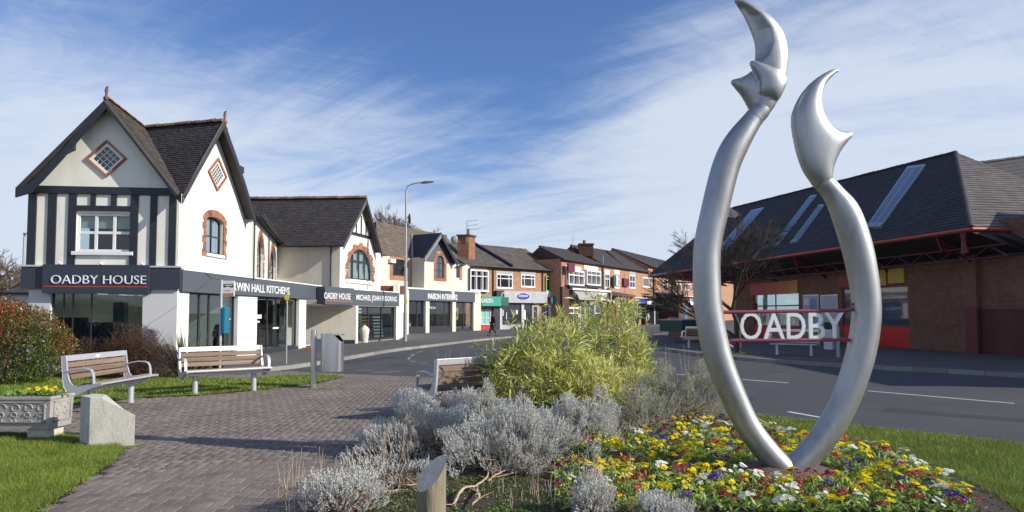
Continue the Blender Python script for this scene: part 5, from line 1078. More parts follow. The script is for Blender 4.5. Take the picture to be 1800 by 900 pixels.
def npmesh(name, V, F, mats, midx=None, parent=None, smooth=False):
    me = bpy.data.meshes.new(name); nv, nf, k = len(V), len(F), F.shape[1]
    me.vertices.add(nv); me.vertices.foreach_set('co', np.asarray(V, np.float32).ravel()); me.loops.add(nf*k); me.loops.foreach_set('vertex_index', F.astype(np.int32).ravel())
    me.polygons.add(nf); me.polygons.foreach_set('loop_start', np.arange(0, nf*k, k, dtype=np.int32)); me.polygons.foreach_set('loop_total', np.full(nf, k, np.int32))
    for m in mats: me.materials.append(m)
    if midx is not None: me.polygons.foreach_set('material_index', midx.astype(np.int32))
    if smooth: me.polygons.foreach_set('use_smooth', np.ones(nf, bool))
    me.update(calc_edges=True); o = bpy.data.objects.new(name, me); COL.objects.link(o)
    if parent: o.parent = parent; OFF[o.name] = off(parent); me.transform(Matrix.Translation(-off(parent)))
    return o
pavers()
MARK = mat('worn white road paint', (.55, .55, .55), .8, var=.15, vs=8, dirt=.5, dcol=(.18, .18, .18), ds=5)
MARKF = mat('faded give way paint', (.26, .26, .26), .85, var=.2, vs=8, dirt=.7, dcol=(.11, .11, .11), ds=5)
def line(u0, v0, u1, v1, w=.1, m=None):
    a, b = atz(u0, v0, -.010), atz(u1, v1, -.010); e = (b-a).normalized(); n = Vector((-e.y, e.x, 0))*w/2
    MB().add([a-n, b-n, b+n, a+n], [(0, 1, 2, 3)]).build('road_marking', m or MARK, ROAD)
ROAD = bpy.data.objects['road']
for q in ((1525, 687, 1783, 709), (1305, 667, 1386, 673), (1385, 723.5, 1442, 733.5), (1190, 658, 1240, 661)): line(*q)
for q in ((743, 617, 733, 620), (728, 622.5, 722, 626), (719.5, 628, 718.5, 632), (722, 634, 731, 636), (738, 638, 752, 639), (625, 650.5, 655, 651), (680, 652, 705, 653), (655, 654, 690, 655), (735, 653.5, 752, 654)): line(*q, .10, MARKF)
for (u, v) in ((845, 603), (1610, 668), (700, 640)):
    q = atz(u, v, 0); MB().bx(q.x-.3, q.x+.3, q.y-.22, q.y+.22, -.0135, -.007).build('drain_cover', DKFRAME, ROAD)
PATCH = mat('newer tarmac patch', (.040, .041, .046), .9, var=.2, vs=2, bump=.8, bs=140)
for P in ([(1230, 690), (1330, 700), (1300, 714), (1215, 702)], [(1560, 716), (1800, 736), (1800, 742), (1540, 722)], [(560, 640), (690, 626), (700, 629), (570, 645)]): MB().add([atz(u, v, -.0115) for u, v in P], [(0, 1, 2, 3)]).build('tarmac_patch', PATCH, ROAD)
# ================================================================ SCULPTURE
SILV = mat('galvanised silver sculpture', (.42, .43, .44), .44, metal=.78, var=.16, vs=5, bump=.14, bs=120, dirt=.65, dcol=(.22, .225, .19), ds=3.0, stretch=(1, 1, .35), mac=.08, ms=1.5)
PURP = mat('mauve red rail paint', (.24, .055, .085), .45, var=.15, vs=8)
LETT = mat('white letter sheet', (.84, .85, .86), .45, var=.04)
def sculpture():
    Y0 = atz(1383, 826, .03).y; p = root('twin_claw_sculpture', 'tall silver sculpture of two curved limbs ending in claws, standing in the flower bed', 'sculpture', (aty(1383, 826, Y0).x, Y0, 0))
    def smoothpath(S, k):
        o = []
        for i in range(len(S)-1):
            p0, p1, p2, p3 = S[max(i-1, 0)], S[i], S[i+1], S[min(i+2, len(S)-1)]
            for j in range(k):
                t = j/k; o.append(tuple(.5*((2*b)+(-a+c)*t+(2*a-5*b+4*c-d)*t*t+(-a+3*b-3*c+d)*t**3) for a, b, c, d in zip(p0, p1, p2, p3)))
        return o+[S[-1]]
    mpp = Y0/FPX
    def rings(S, k, n=28, depth=1.0, prof=None, yo=0.0):
        S = smoothpath(S, k); P = [aty(s[0], s[1], Y0)+Vector((0, (s[3] if len(s) > 3 else 0)+yo, 0)) for s in S]; out = []
        for i, s in enumerate(S):
            T = (P[min(i+1, len(P)-1)]-P[max(i-1, 0)]); T.normalize(); D = Vector((0, 1, 0)); D = (D-T*D.dot(T)).normalized(); X = T.cross(D); X = X if X.x > 0 or prof is None else -X
            r = s[2]*mpp; pts = prof(i/(len(S)-1), n) if prof else [(math.cos(2*math.pi*j/n), math.sin(2*math.pi*j/n)*depth) for j in range(n)]
            out.append([P[i]+X*(x*r)+D*(y*r) for x, y in pts])
        return out
    Ls = [(1384, 834, 22), (1376, 824, 22), (1350, 796, 21.5), (1314, 748, 21.5), (1283, 682, 22.5), (1262, 627, 24), (1250, 573, 24), (1243.5, 520, 24), (1243, 440, 23.5), (1256, 372, 24), (1275, 296, 24), (1294, 253, 23), (1322, 212, 17.5), (1336, 196, 16.5), (1340, 190, 16)]
    Rs = [(1381, 834, 20), (1396, 824, 22), (1424, 797, 22), (1461, 749, 22.5), (1488, 698, 23), (1511, 629, 24), (1522, 568, 24), (1521.5, 515, 24), (1508, 440, 25.5), (1487, 376, 24.5), (1466, 342, 18.5), (1452, 325, 17), (1449, 320, 16.5)]
    MB().loft(rings(Ls, 5)).build('limb', SILV, p); MB().loft(rings(Rs, 5)).build('limb', SILV, p)
    for S in ([(1325, 208, 17.4), (1327, 206, 17.4)], [(1459, 333, 17.4), (1457.5, 331, 17.4)]): MB().loft(rings(S, 1)).build('seam_ring', SILV, p)
    def circ(a): return (math.cos(a), math.sin(a))
    def profL(t, n):
        f = min(1, t*5); o = []; na = n-8
        for j in range(na):
            a = R(-105)+(R(172)-R(-105))*j/(na-1); x, y = circ(a); o.append((x, y*(1-.22*f)))
        A, B = circ(R(-105)), circ(R(172)); A = (A[0], A[1]*(1-.22*f))
        for j in range(1, 9):
            a = R(172)+(R(255)-R(172))*j/9; cx, cy = circ(a); tt = j/9; lx, ly = B[0]+(A[0]-B[0])*tt+.10*math.sin(math.pi*tt), B[1]+(A[1]-B[1])*tt+.12*math.sin(math.pi*tt)
            o.append((cx*(1-f)+lx*f, cy*(1-f)+ly*f))
        return o
    def profR(t, n):
        f = min(1, t*4); return [(x, y*(1-.25*f)*(1-.5*f*max(0, x))) for x, y in [circ(2*math.pi*j/n) for j in range(n)]]
    def inflate(poly, k=.707, step=1.1, yo=0.0, hollow=None, back=1.0):
        """closed outline in the plane of the piece swollen to a smooth body: depth is the root of a solved membrane"""
        P = smoothpath(poly+[poly[0]], 4)[:-1]; A = np.array([q[:2] for q in P]); lo = A.min(0)-3*step; hi = A.max(0)+3*step
        X = np.arange(lo[0], hi[0], step); Z = np.arange(lo[1], hi[1], step); gx, gz = np.meshgrid(X, Z, indexing='ij'); ins = pip_(np.stack([gx.ravel(), gz.ravel()], 1), [tuple(q) for q in A]).reshape(gx.shape)
        u = np.zeros(gx.shape); m = ins[1:-1, 1:-1]
        for it in range(900):
            n = (u[:-2, 1:-1]+u[2:, 1:-1]+u[1:-1, :-2]+u[1:-1, 2:]+4*step*step)/4; u[1:-1, 1:-1] = np.where(m, u[1:-1, 1:-1]+1.0*(n-u[1:-1, 1:-1]), 0)
        h = np.sqrt(np.maximum(u, 0))*k*mpp; f = h.copy(); bk = h*back
        if hollow:
            vs_, us_ = zip(*hollow)
            for j in range(len(Z)):
                if Z[j] < vs_[0] or Z[j] > vs_[-1]: continue
                xc = np.interp(Z[j], vs_, us_); col = np.where(ins[:, j])[0]
                if not len(col): continue
                xl = X[col[0]]; ic = min(len(X)-1, max(0, int(round((xc-X[0])/step)))); hc = h[ic, j]; e = min(1, (Z[j]-vs_[0])/12, (vs_[-1]-Z[j])/10)
                for i in col:
                    if X[i] < xc: t = (X[i]-xl)/max(1e-6, xc-xl); f[i, j] = f[i, j]*(1-e)+e*(hc*(.04+.96*t**1.5)-.012*math.sin(math.pi*t))
        pos = np.full(gx.shape, -1); V = []; W3 = lambda i, j, y: aty(X[i], Z[j], Y0)+Vector((0, y+yo, 0)); F_ = []
        idf, idb = {}, {}
        for i, j in zip(*np.where(ins)):
            edge = not (ins[i-1, j] and ins[i+1, j] and ins[i, j-1] and ins[i, j+1])
            idf[i, j] = len(V); V.append(W3(i, j, 0 if edge else -f[i, j]))
            if edge: idb[i, j] = idf[i, j]
            else: idb[i, j] = len(V); V.append(W3(i, j, bk[i, j]))
        for (i, j) in idf:
            q = [(i, j), (i+1, j), (i+1, j+1), (i, j+1)]
            if all(c in idf for c in q): F_.append([idf[c] for c in q]); F_.append([idb[c] for c in q[::-1]])
        return V, F_
    def pip_(P, poly):
        x, y = P[:, 0], P[:, 1]; ins = np.zeros(len(P), bool); n = len(poly)
        for i in range(n):
            x0, y0 = poly[i]; x1, y1 = poly[(i+1) % n]; ins ^= ((y0 > y) != (y1 > y)) & (x < (x1-x0)*(y-y0)/((y1-y0) or 1e-9)+x0)
        return ins
    def rm(o):
        m = o.modifiers.new('remesh', 'REMESH'); m.mode = 'VOXEL'; m.voxel_size = .0085; m.use_smooth_shade = True; k = o.modifiers.new('smooth', 'SMOOTH'); k.iterations = 6; k.factor = .6
    R_ = [(1433, 333), (1424, 318), (1411, 298), (1400, 266), (1393, 232), (1391, 208), (1396, 188), (1406, 168), (1421, 149), (1440, 133.5), (1457, 124), (1467, 121), (1474, 122.5), (1477, 126), (1470, 129), (1461, 137), (1451, 149), (1446, 163), (1444.5, 184), (1448, 201), (1455, 214), (1467, 226), (1482, 231), (1495, 231.5), (1500, 235.5), (1497, 242), (1486, 254), (1476, 268), (1469, 283), (1464, 299), (1463, 314), (1466, 324)]
    b = MB(); V, F_ = inflate(R_, .66); b.add(V, F_); rm(b.build('claw', SILV, p, label='shorter claw with one spur', uv=False))
    L_ = [(1322, 199), (1330, 178), (1334, 160), (1336, 140), (1330, 122), (1328, 104), (1328.5, 84), (1325, 66), (1317, 46), (1307, 26), (1295, 9), (1290, 3), (1291, -3), (1299, -3.5), (1314, 3), (1333, 14), (1350, 26), (1364, 40), (1375, 56), (1382, 76), (1384.5, 98), (1383.5, 120), (1380, 142), (1373, 164), (1366, 180), (1354, 199), (1340, 208)]
    V, F_ = inflate(L_, .66, hollow=[(2, 1300), (30, 1333), (55, 1349), (80, 1353), (100, 1347), (114, 1336)]); b = MB().add(V, F_)
    V, F_ = inflate([(1313.5, 115), (1316, 110), (1322, 109), (1334, 113), (1350, 120), (1366, 128), (1378, 138), (1379, 150), (1372, 168), (1364, 180), (1350, 178), (1336, 172), (1331, 160), (1331, 147), (1325, 134), (1317, 122)], .62, yo=-.055); b.add(V, F_)
    V, F_ = inflate([(1285, 144), (1286, 139.5), (1292, 137), (1303, 134.5), (1314, 129), (1325, 122), (1340, 130), (1345, 160), (1338, 188), (1324, 199), (1318, 192), (1311, 178), (1302, 163), (1292, 152)], .55, yo=.03); b.add(V, F_)
    rm(b.build('claw', SILV, p, label='taller claw with two spurs', uv=False))
    F = Fr((0, Y0), (1, Y0)); U = lambda u, v, d=0: aty(u, v, Y0)+Vector((0, d, 0))
    MB().tube([U(1262, 549), U(1300, 548.5), U(1400, 547), U(1486, 545.5), U(1498, 544), U(1503, 539), U(1498, 533)], .021, 10).build('rail', PURP, p)
    MB().tube([U(1287, 611, 0), U(1280, 606), U(1280, 600), U(1290, 598.5), U(1380, 598), U(1488, 597), U(1497, 599), U(1499, 605), U(1495, 609), U(1502, 612)], .021, 10).build('rail', PURP, p)
    for ch, u0, u1 in (('O', 1301, 1338.5), ('A', 1341.6, 1379), ('D', 1383, 1415.5), ('B', 1421.7, 1449.7), ('Y', 1449.5, 1483)):
        k = .8 if ch == 'O' else 0; text(F, ch, U(u0, 570).x, U(u1, 570).x, U(1390, 596.5+k).z, U(1390, 549.5-k).z, -.012, LETT, p, .024, bold=.004 if ch != 'O' else 0, name='letter')
    # hump of bare earth the limbs are bedded in
    q = U(1383, 834); rg = []
    for r_, h_ in ((.62, 0.0), (.5, .035), (.3, .06), (.02, .065)): rg.append([Vector((q.x+math.cos(t)*r_*(1+.12*math.sin(3*t+1)), q.y+math.sin(t)*r_*.8*(1+.1*math.sin(4*t)), .012+h_+.012*math.sin(5*t+r_*9))) for t in [2*math.pi*k/28 for k in range(28)]])
    m = MB().loft(rg, caps=False); o = m.build('earth_mound', mat('dry pale soil', (.14, .10, .075), .95, var=.4, vs=9, bump=1, bs=40)); tag(o, 'low mound of bare brown earth round the foot of the silver sculpture', 'mound')
sculpture()
# ================================================================ BENCHES
SLAT = mat('weathered timber slat', [(.17, .115, .08), (.215, .15, .105), (.14, .095, .068), (.26, .19, .14)], .8, var=.3, vs=6, bump=.4, bs=40, stretch=(.25, 3, 3), dirt=.35, dcol=(.42, .36, .30), ds=4)
ALUB = mat('satin aluminium bench frame', (.62, .63, .66), .42, metal=.55, var=.06, vs=8, bump=.05, bs=150, dirt=.15, dcol=(.45, .45, .46), ds=5)
def bench():
    p = root('park_bench', '', 'bench', (0, 0, 0)); L = .875
    class X(Fr):
        pass
    def side(x):      # frame whose (a,z) are (forward, up) at lateral position x
        f = Fr((0, 0), (1, 0)); f.o = Vector((x, 0, 0)); f.e = Vector((0, -1, 0)); f.n = Vector((1, 0, 0)); return f
    prof = [(-.17, 1.0), (-.15, .75), (-.135, .58), (-.11, .47), (-.06, .385), (.02, .335), (.11, .325), (.20, .36), (.30, .42), (.42, .465), (.55, .495), (.55, .535), (.40, .53), (.24, .50), (.10, .475), (.03, .50), (-.02, .56), (-.06, .70), (-.10, 1.0)]
    for x in (-L, L):
        MB().prism(side(x), prof, -.016, .016).build('end_frame', ALUB, p, bev=.005)
        path = [(-.08, .73), (.02, .765), (.14, .785), (.27, .785), (.345, .765), (.385, .715), (.40, .62), (.405, .52)]; rg = []
        for i, (a, z) in enumerate(path):
            a0, z0 = path[max(i-1, 0)]; a1, z1 = path[min(i+1, len(path)-1)]; t = Vector((a1-a0, z1-z0)).normalized(); nn = Vector((-t.y, t.x))*.011
            rg.append([Vector((x+sx*.03, -(a+nn.x*s), z+nn.y*s)) for sx, s in ((-1, -1), (1, -1), (1, 1), (-1, 1))])
        MB().loft(rg, sm=False).build('armrest', ALUB, p, bev=.004)
    ys = lambda z: -(-.135+(1.0-z)*.13)       # back plane leans
    def back(z0, z1, t, m, nm):
        MB().hexa([(x, ys(z)+d, z) for z in (z0, z1) for x, d in ((-L+.018, -t), (L-.018, -t), (L-.018, t), (-L+.018, t))]).build(nm, m, p, bev=.004)
    back(.905, 1.005, .022, ALUB, 'top_rail')
    for z in (.795, .69, .585): back(z, z+.088, .016, SLAT, 'slat')
    for i in range(4):
        f = .07+i*.088; z = .478+i*.012; MB().hexa([(x, -(f+g), z+g*.14+h) for h in (0, .03) for x, g in ((-L+.018, .078), (L-.018, .078), (L-.018, 0), (-L+.018, 0))]).build('slat', SLAT, p, bev=.004)
    MB().hexa([(x, -f, z) for zz in (0, 1) for x, f, z in ((-L-.02, .56, .505+.035*zz), (L+.02, .56, .505+.035*zz), (L+.02, .43, .49+.04*zz), (-L-.02, .43, .49+.04*zz))]).build('front_rail', ALUB, p, bev=.006)
    for f in (.05, .3): MB().bx(-L+.018, L-.018, -f-.05, -f, .41, .455).build('under_beam', ALUB, p)
    for x in (-.62, .62):
        l = MB().cyl((x, -.17), .056, 0.0, .40, 18).build('leg', ALUB, p); MB().cyl((x, -.17), .075, .0, .012, 18).build('foot_plate', GALV, l)
    MB().hexa([(x, ys(z)+d, z) for z in (.935, .972) for x, d in ((-.05, -.027), (.05, -.027), (.05, -.02), (-.05, -.02))]).build('plaque', PAINT, p)
    return p
B1 = bench(); index_kids()
def face(dx, dy): return math.atan2(dx, -dy)
def place(o, c, d, label):
    o.location = c; o.rotation_euler = (0, 0, face(*d)); o['label'] = label; o['group'] = 'slatted benches with silver frames'
place(B1, (-7.60, 12.75, 0), (1, -.03), 'slatted silver framed bench seen end on behind the sloping concrete block')
def cp(c, d, label): o = copytree(B1, c, face(*d), label); o['group'] = 'slatted benches with silver frames'; return o
cp((-6.40, 15.2, 0), (.64, -.77), 'slatted silver framed bench on the grass strip left of the steel litter bin')
cp((-.66, 11.7, 0), (-.68, .73), 'slatted silver framed bench seen from behind, half hidden by the bamboo')
def w_(u, v): return atz(u, v, .1)
q = w_(1397, 624); cp((q.x, q.y, .1), (-.5, -.85), 'slatted silver framed bench on the far pavement seen below the OADBY letters')
q = w_(1236, 612); cp((q.x, q.y, .1), (-.6, -.8), 'slatted silver framed bench on the far pavement behind the left silver limb')
# ================================================================ STREET FURNITURE
def bin_():
    P0 = atz(550.5, 681.5, 0); p = root('litter_bin', 'stainless steel litter bin hung on a round post beside the paved path', 'litter bin', P0)
    x, y = P0.x, P0.y; MB().cyl((x, y), .072, 0, 1.33, 22).build('post', STEEL, p, bev=.006); MB().cyl((x, y), .062, 1.33, 1.345, 20).build('post_cap', STEEL, p)
    MB().bx(x+.07, x+.19, y-.035, y+.035, .88, 1.14).build('bracket', GALV, p, bev=.005)
    cx = x+.44; z0, z1 = .385, 1.235; n = 40; pts = []
    for k in range(n):
        t = 2*math.pi*k/n; c, s = math.cos(t), math.sin(t)
        px = .26*(abs(c)**.55)*(1 if c > 0 else -1) if c < 0 else .26*c; py = .22*(abs(s)**.8)*(1 if s > 0 else -1); pts.append((cx+px, y+py, c, s))
    zt = lambda c, s: z1-.15*min(1, max(0, c-.35)/.5)
    MB().loft([[Vector((a, b, z0)) for a, b, c, s in pts], [Vector((a, b, z0+.02)) for a, b, c, s in pts], [Vector((a, b, zt(c, s))) for a, b, c, s in pts]], caps=False).build('body', STEEL, p)
    MB().loft([[Vector((a, b, z0+.01)) for a, b, c, s in pts]]*1+[[Vector((cx, y, z0+.01)) for a in pts]], caps=False).build('base', GALV, p)
    MB().loft([[Vector((cx+(a-cx)*.95, y+(b-y)*.95, z0+.3)) for a, b, c, s in pts], [Vector((cx+(a-cx)*.95, y+(b-y)*.95, zt(c, s)-.01)) for a, b, c, s in pts]], caps=False).build('liner', DARKIN, p)
    lid = [(cx+(a-cx)*1.04, y+(b-y)*1.04) for a, b, c, s in pts]; MB().loft([[Vector((a, b, z1-.005)) for a, b in lid], [Vector((a, b, z1+.022)) for a, b in lid]], sm=False).build('lid', STEEL, p)
bin_()
def planter():
    p = root('stone_planter', 'carved grey stone trough planter with yellow flowers on block feet', 'planter', (-7.2, 9.6, 0)); ST = mat('weathered grey stone', (.36, .345, .32), .9, var=.22, vs=5, bump=.5, bs=50, dirt=.55, dcol=(.17, .165, .155), ds=2.5)
    c = atz(97, 771, 0); X1, Y0 = -6.28, 9.36; X0 = X1-1.55; Y1 = Y0+.5; zb, zt = .17, .605; s = .016
    def ring(k, z, i=0): return [(X0+k+i, Y0+k+i, z), (X1-k-i, Y0+k+i, z), (X1-k-i, Y1-k-i, z), (X0+k+i, Y1-k-i, z)]
    MB().loft([ring(s, zb), ring(s*.9, zb+.05), ring(.012, zb+.06), ring(0, zt-.05), ring(-.012, zt-.04), ring(-.012, zt), ring(.05, zt), ring(.06, zt-.1)], sm=False, caps=False).add(ring(s, zb), [(3, 2, 1, 0)]).build('trough', ST, p, bev=.006)
    MB().add(ring(.05, zt-.06), [(0, 1, 2, 3)]).build('compost', SOIL, p)
    for F, L in ((Fr((X0, Y0+.012), (X1, Y0+.012)), X1-X0), (Fr((X1-.012, Y0), (X1-.012, Y1)), Y1-Y0)):
        b = MB(); z0, z1 = zb+.09, zt-.07
        for a0, a1, q0, q1 in ((.07, L-.07, z0, z0+.012), (.07, L-.07, z1-.012, z1), (.07, .082, z0, z1), (L-.082, L-.07, z0, z1)): b.fb(F, a0, a1, q0, q1, -.01, .022)
        b.build('panel_moulding', ST, p)
        b = MB(); n_ = int(L/.19) if L > 1 else 2
        for i in range(n_):
            ca = .17+i*(L-.3)/max(1, n_-1) if L > 1 else .17+.17*i
            for (dz, r0, sgn) in ((.20, .068, 1), (.1, .05, -1)):
                pts = [F.pt(ca+sgn*(r0*(1-t/9))*math.cos(t), zb+.08+dz+(r0*(1-t/9))*math.sin(t), .008) for t in [k*.55 for k in range(12)]]; b.tube(pts, [.013-.0006*k for k in range(12)], 6)
            for j in range(5):
                t = j*1.25+i; q = F.pt(ca+.05*math.cos(t), zb+.11+.09*(j % 3), .004); e = F.e*math.cos(t)*.035+Vector((0, 0, math.sin(t)*.035)); b.tube([q-e, q, q+e], [.003, .016, .003], 6, flat=.7)
        b.build('carved_relief', ST, p, kind='stuff')
    for xx in (X1-.36, X0+.12): MB().bx(xx, xx+.28, Y0+.08, Y1-.08, 0, zb+.01).build('foot', mat('cream stone foot', (.5, .47, .38), .9, var=.15, dirt=.3), p, bev=.008)
planter()
def plinth():
    P = [Vector((-5.72, 9.12, 0)), Vector((-5.48, 8.93, 0)), Vector((-4.97, 9.08, 0))]; b = P[2]-P[1]; back = Vector((-.30, .30, 0)).normalized()*.30
    A = P[1]; B = P[2]; C = B+back; D = P[0]+Vector((.05, .25, 0)); z = .65; K = .25
    v = [A, B, C, D, P[0]]
    k = A.lerp(B, K); k2 = D.lerp(C, .3)
    V = [A, B, C, D, P[0]]+[A+Vector((0, 0, z)), k+Vector((0, 0, z-.01)), k2+Vector((0, 0, z-.01)), D+Vector((0, 0, z)), P[0]+Vector((0, 0, z)), B+Vector((0, 0, .40)), C+Vector((0, 0, .40))]
    F = [(4, 3, 2, 1, 0), (0, 1, 10, 6, 5), (1, 2, 11, 10), (2, 3, 8, 7, 11), (3, 4, 9, 8), (4, 0, 5, 9), (5, 6, 7, 8, 9), (6, 10, 11, 7)]
    o = MB().add(V, F).build('concrete_block', mat('pale cast concrete', (.52, .50, .44), .9, var=.16, vs=5, bump=.5, bs=60, dirt=.75, dcol=(.30, .31, .24), ds=4, stretch=(1, 1, .5), fine=.12), bev=.006); tag(o, 'pale concrete block with a sloping top between planter and bench', 'block')
plinth()
def lamp():
    q = atz(712, 600, .1); p = root('street_lamp', 'tall grey street lamp with curved arm and yellow band beside the shops', 'street lamp', q); x, y = q.x, q.y; H = aty(712, 335, y).z
    MB().cyl((x, y), .11, .1, 1.75, 14).build('base_sleeve', GALV, p); MB().tube([(x, y, 1.75), (x, y, H*.6), (x, y, H)], [.085, .07, .055], 12).build('pole', GALV, p)
    e = aty(742, 322, y); MB().tube([(x, y, H), (x+.05, y, H+.22), (x+.25, y, H+.36), (x+.7, y-.05, H+.45), (e.x, y-.1, e.z)], .035, 8).build('arm', GALV, p)
    f = aty(763, 320, y); MB().loft([[Vector((e.x-.05, y-.1+a*.05, e.z+b*.04)) for a, b in ((-1, -1), (1, -1), (1, 1), (-1, 1))], [Vector((e.x+.2, y-.1+a*.15, e.z+.03+b*.06)) for a, b in ((-1, -1), (1, -1), (1, 1), (-1, 1))], [Vector((f.x, y-.1+a*.1, f.z+b*.02)) for a, b in ((-1, -1), (1, -1), (1, 1), (-1, 1))]], sm=False).build('lamp_head', colmat('dark lamp head', (.12, .12, .13)), p, bev=.01)
    zc = aty(712, 383, y).z; MB().loft([[Vector((x+.2+.07*math.cos(t)*s, y+.07*math.sin(t)*s, zc+dz)) for t in [2*math.pi*k/10 for k in range(10)]] for s, dz in ((.3, -.35), (1, -.25), (1.2, 0), (1, .15), (.3, .25))]).build('decoration', BLK, p)
    MB().tube([(x, y, zc), (x+.2, y, zc+.05)], .025, 6).build('bracket', BLK, p); MB().bx(x-.2, x-.06, y-.08, y+.05, zc-.35, zc-.2).build('junction_box', GALV, p)
    MB().bx(x-.02, x+.13, y-.13, y-.11, aty(712, 533.5, y).z, aty(712, 526.5, y).z).build('yellow_plate', YEL, p)
    for zz in (aty(712, 468, y).z, aty(712, 452, y).z): MB().cyl((x, y), .095, zz, zz+.06, 12).build('clamp', STEEL, p)
lamp()
def poles():
    q = atz(388, 690, .1); y = 20.0; x = aty(388, 560, y).x; p = root('bus_stop', 'bus stop pole with white flag sign, red band and blue timetable case', 'bus stop', (x, y, .1))
    MB().tube([(x, y, .1), (x, y, aty(388, 492, y).z)], .04, 10).build('pole', mat('pale grey pole', (.5, .5, .53), .45, metal=.3), p)
    u = lambda a, b: aty(a, b, y); f = MB().bx(u(391, 500).x, u(412.5, 500).x, y-.02, y+.02, u(400, 521).z, u(400, 493.5).z).build('flag_sign', PAINT, p)
    MB().bx(u(393, 500).x, u(411.5, 500).x, y-.026, y-.021, u(400, 520).z, u(400, 515.2).z).build('red_band', colmat('faded red band', (.62, .18, .13)), f)
    b = MB(); F = Fr((0, y-.022), (1, y-.022)); L = [(394, 499), (411, 499), (411, 505), (406, 505), (405.5, 503.6), (398, 503.6), (397.5, 505), (394, 505)]
    b.prism(F, [(u(a, c).x, u(a, c).z) for a, c in L], .0, .004); b.build('bus_symbol', BLK, f)
    for k in range(4): MB().bx(u(396+3.6*k, 501).x, u(398.6+3.6*k, 501).x, y-.029, y-.0265, u(400, 502.6).z, u(400, 500.4).z).build('bus_window', PAINT, f)
    text(F, 'Oadby', u(394, 510).x, u(406, 510).x, u(400, 512.5).z, u(400, 509.5).z, .0, colmat('grey print', (.35, .35, .4)), f, .003)
    MB().bx(u(392, 560).x, u(397.5, 560).x, y-.1, y+.25, u(394, 586).z, u(394, 540).z).build('timetable_case', colmat('teal blue case', (.01, .16, .26), .35), p, bev=.01)
    q = atz(503, 640, .1); x, y = q.x, q.y; p = root('marker_post', 'thin grey post with a yellow top plate on the left pavement', 'post', q); MB().tube([(x, y, .1), (x, y, aty(503, 512, y).z)], .028, 8).build('pole', GALV, p)
    MB().bx(x-.07, x+.07, y-.04, y-.03, aty(503, 527, y).z, aty(503, 518, y).z).build('yellow_plate', YEL, p)
    # black domed street bin by the kitchen shop
    y = 20.35; x = aty(384, 590, y).x; p = root('domed_bin', 'black glossy domed bin beside the blue timetable case', 'litter bin', (x, y, .1)); zt = aty(384, 569, y).z; BG = colmat('gloss black plastic', (.01, .01, .012), .12)
    prof_ = [(.15, .1), (.17, .9), (.17, zt-.25), (.15, zt-.1), (.1, zt-.02), (.02, zt)]; MB().loft([[Vector((x+r*math.cos(t), y+r*math.sin(t), z)) for t in [2*math.pi*k/20 for k in range(20)]] for r, z in prof_]).build('body', BG, p)
    MB().bx(x-.1, x+.1, y-.18, y-.1, zt-.38, zt-.22).build('opening', DARKIN, p)
    # distant street lamp on the far left
    y = 45; x = aty(40, 500, y).x; p = root('street_lamp', 'slim distant street lamp at the far left beyond the corner shop', 'street lamp', (x, y, 0)); zt = aty(40, 411, y).z; MB().tube([(x, y, 0), (x, y, zt)], [.09, .06], 8).build('pole', GALV, p); MB().bx(x-.05, x+.5, y-.1, y+.1, zt-.03, zt+.06).build('lamp_head', GALV, p)
    # warning sign on the far pavement
    y = 60; u = lambda a, b: aty(a, b, y); x = u(1205, 560).x; p = root('warning_sign', 'triangular red and white warning sign with a plate below near the brick planter wall', 'road sign', (x, y, 0)); F = Fr((0, y), (1, y))
    MB().tube([(x, y, 0), (x, y, u(1205, 523).z)], .04, 6).build('pole', GALV, p); MB().prism(F, [(u(1199.5, 529).x, u(1199, 529.5).z), (u(1210.5, 529).x, u(1210, 529.5).z), (x, u(1205, 521.5).z)], .05, .08).build('triangle', colmat('sign red', (.7, .05, .05)), p)
    MB().prism(F, [(u(1202.3, 529).x, u(1199, 528).z), (u(1207.7, 529).x, u(1210, 528).z), (x, u(1205, 524.5).z)], .08, .09).build('triangle_face', WH, p); MB().bx(u(1200.5, 530).x, u(1209.5, 530).x, y-.09, y-.05, u(1205, 535.5).z, u(1205, 531).z).build('plate', WH, p)
    # post, bin on the supermarket pavement
    q = atz(1473.5, 628, .1); x, y = q.x, q.y; p = root('sign_post', 'plain grey metal post on the pavement behind the letter Y', 'post', q); MB().tube([(x, y, .1), (x, y, aty(1473, 575, y).z)], .07, 10).build('pole', GALV, p)
    q = atz(1458, 614, .1); x, y = q.x, q.y; p = root('cylinder_bin', 'pale cylindrical bin with black hood outside the supermarket', 'litter bin', q); MB().cyl((x, y), .24, .1, 1.0, 20).build('body', mat('pale ribbed bin', (.6, .62, .68), .4, metal=.4), p); MB().cyl((x, y), .25, 1.0, 1.32, 20, r2=.2).build('hood', BLK, p)
    # brick planter walls with green box and rail
    c = atz(1205, 600, .1); p = root('brick_planter_wall', 'low red brick planter wall on the far pavement under the canopy end', 'wall', c)
    a = atz(1175, 590, .1); b = atz(1212, 603, .1); d = atz(1265, 600, .1); F = Fr(tuple(a.xy), tuple(b.xy)); G = Fr(tuple(b.xy), tuple(d.xy)); zt = F.px(1180, 578)[1]; BR2 = brickmat('planter red brick', (.24, .085, .05), (.17, .06, .04), (.15, .12, .1))
    MB().fb(F, 0, F.L, .1, zt, -.25, 0).build('brick_wall', BR2, p); MB().fb(G, 0, G.L, .1, zt, -.25, 0).build('brick_wall', BR2, p); MB().fb(F, -.05, F.L+.05, zt, zt+.07, -.3, .04).build('coping', KERB, p)
    p = root('green_storage_box', 'dark green box unit standing above the brick planter wall', 'box', b+Vector((.5, .5, 0))); z2 = zt+.08; z3 = G.px(1225, 563)[1]
    MB().fb(G, -.6, G.L, z2, z3, -1.5, -.1).build('body', colmat('deep green paint', (.012, .07, .05), .35), p); MB().fb(G, -.62, G.L, z3, z3+.06, -1.55, -.06).build('lid', GALV, p)
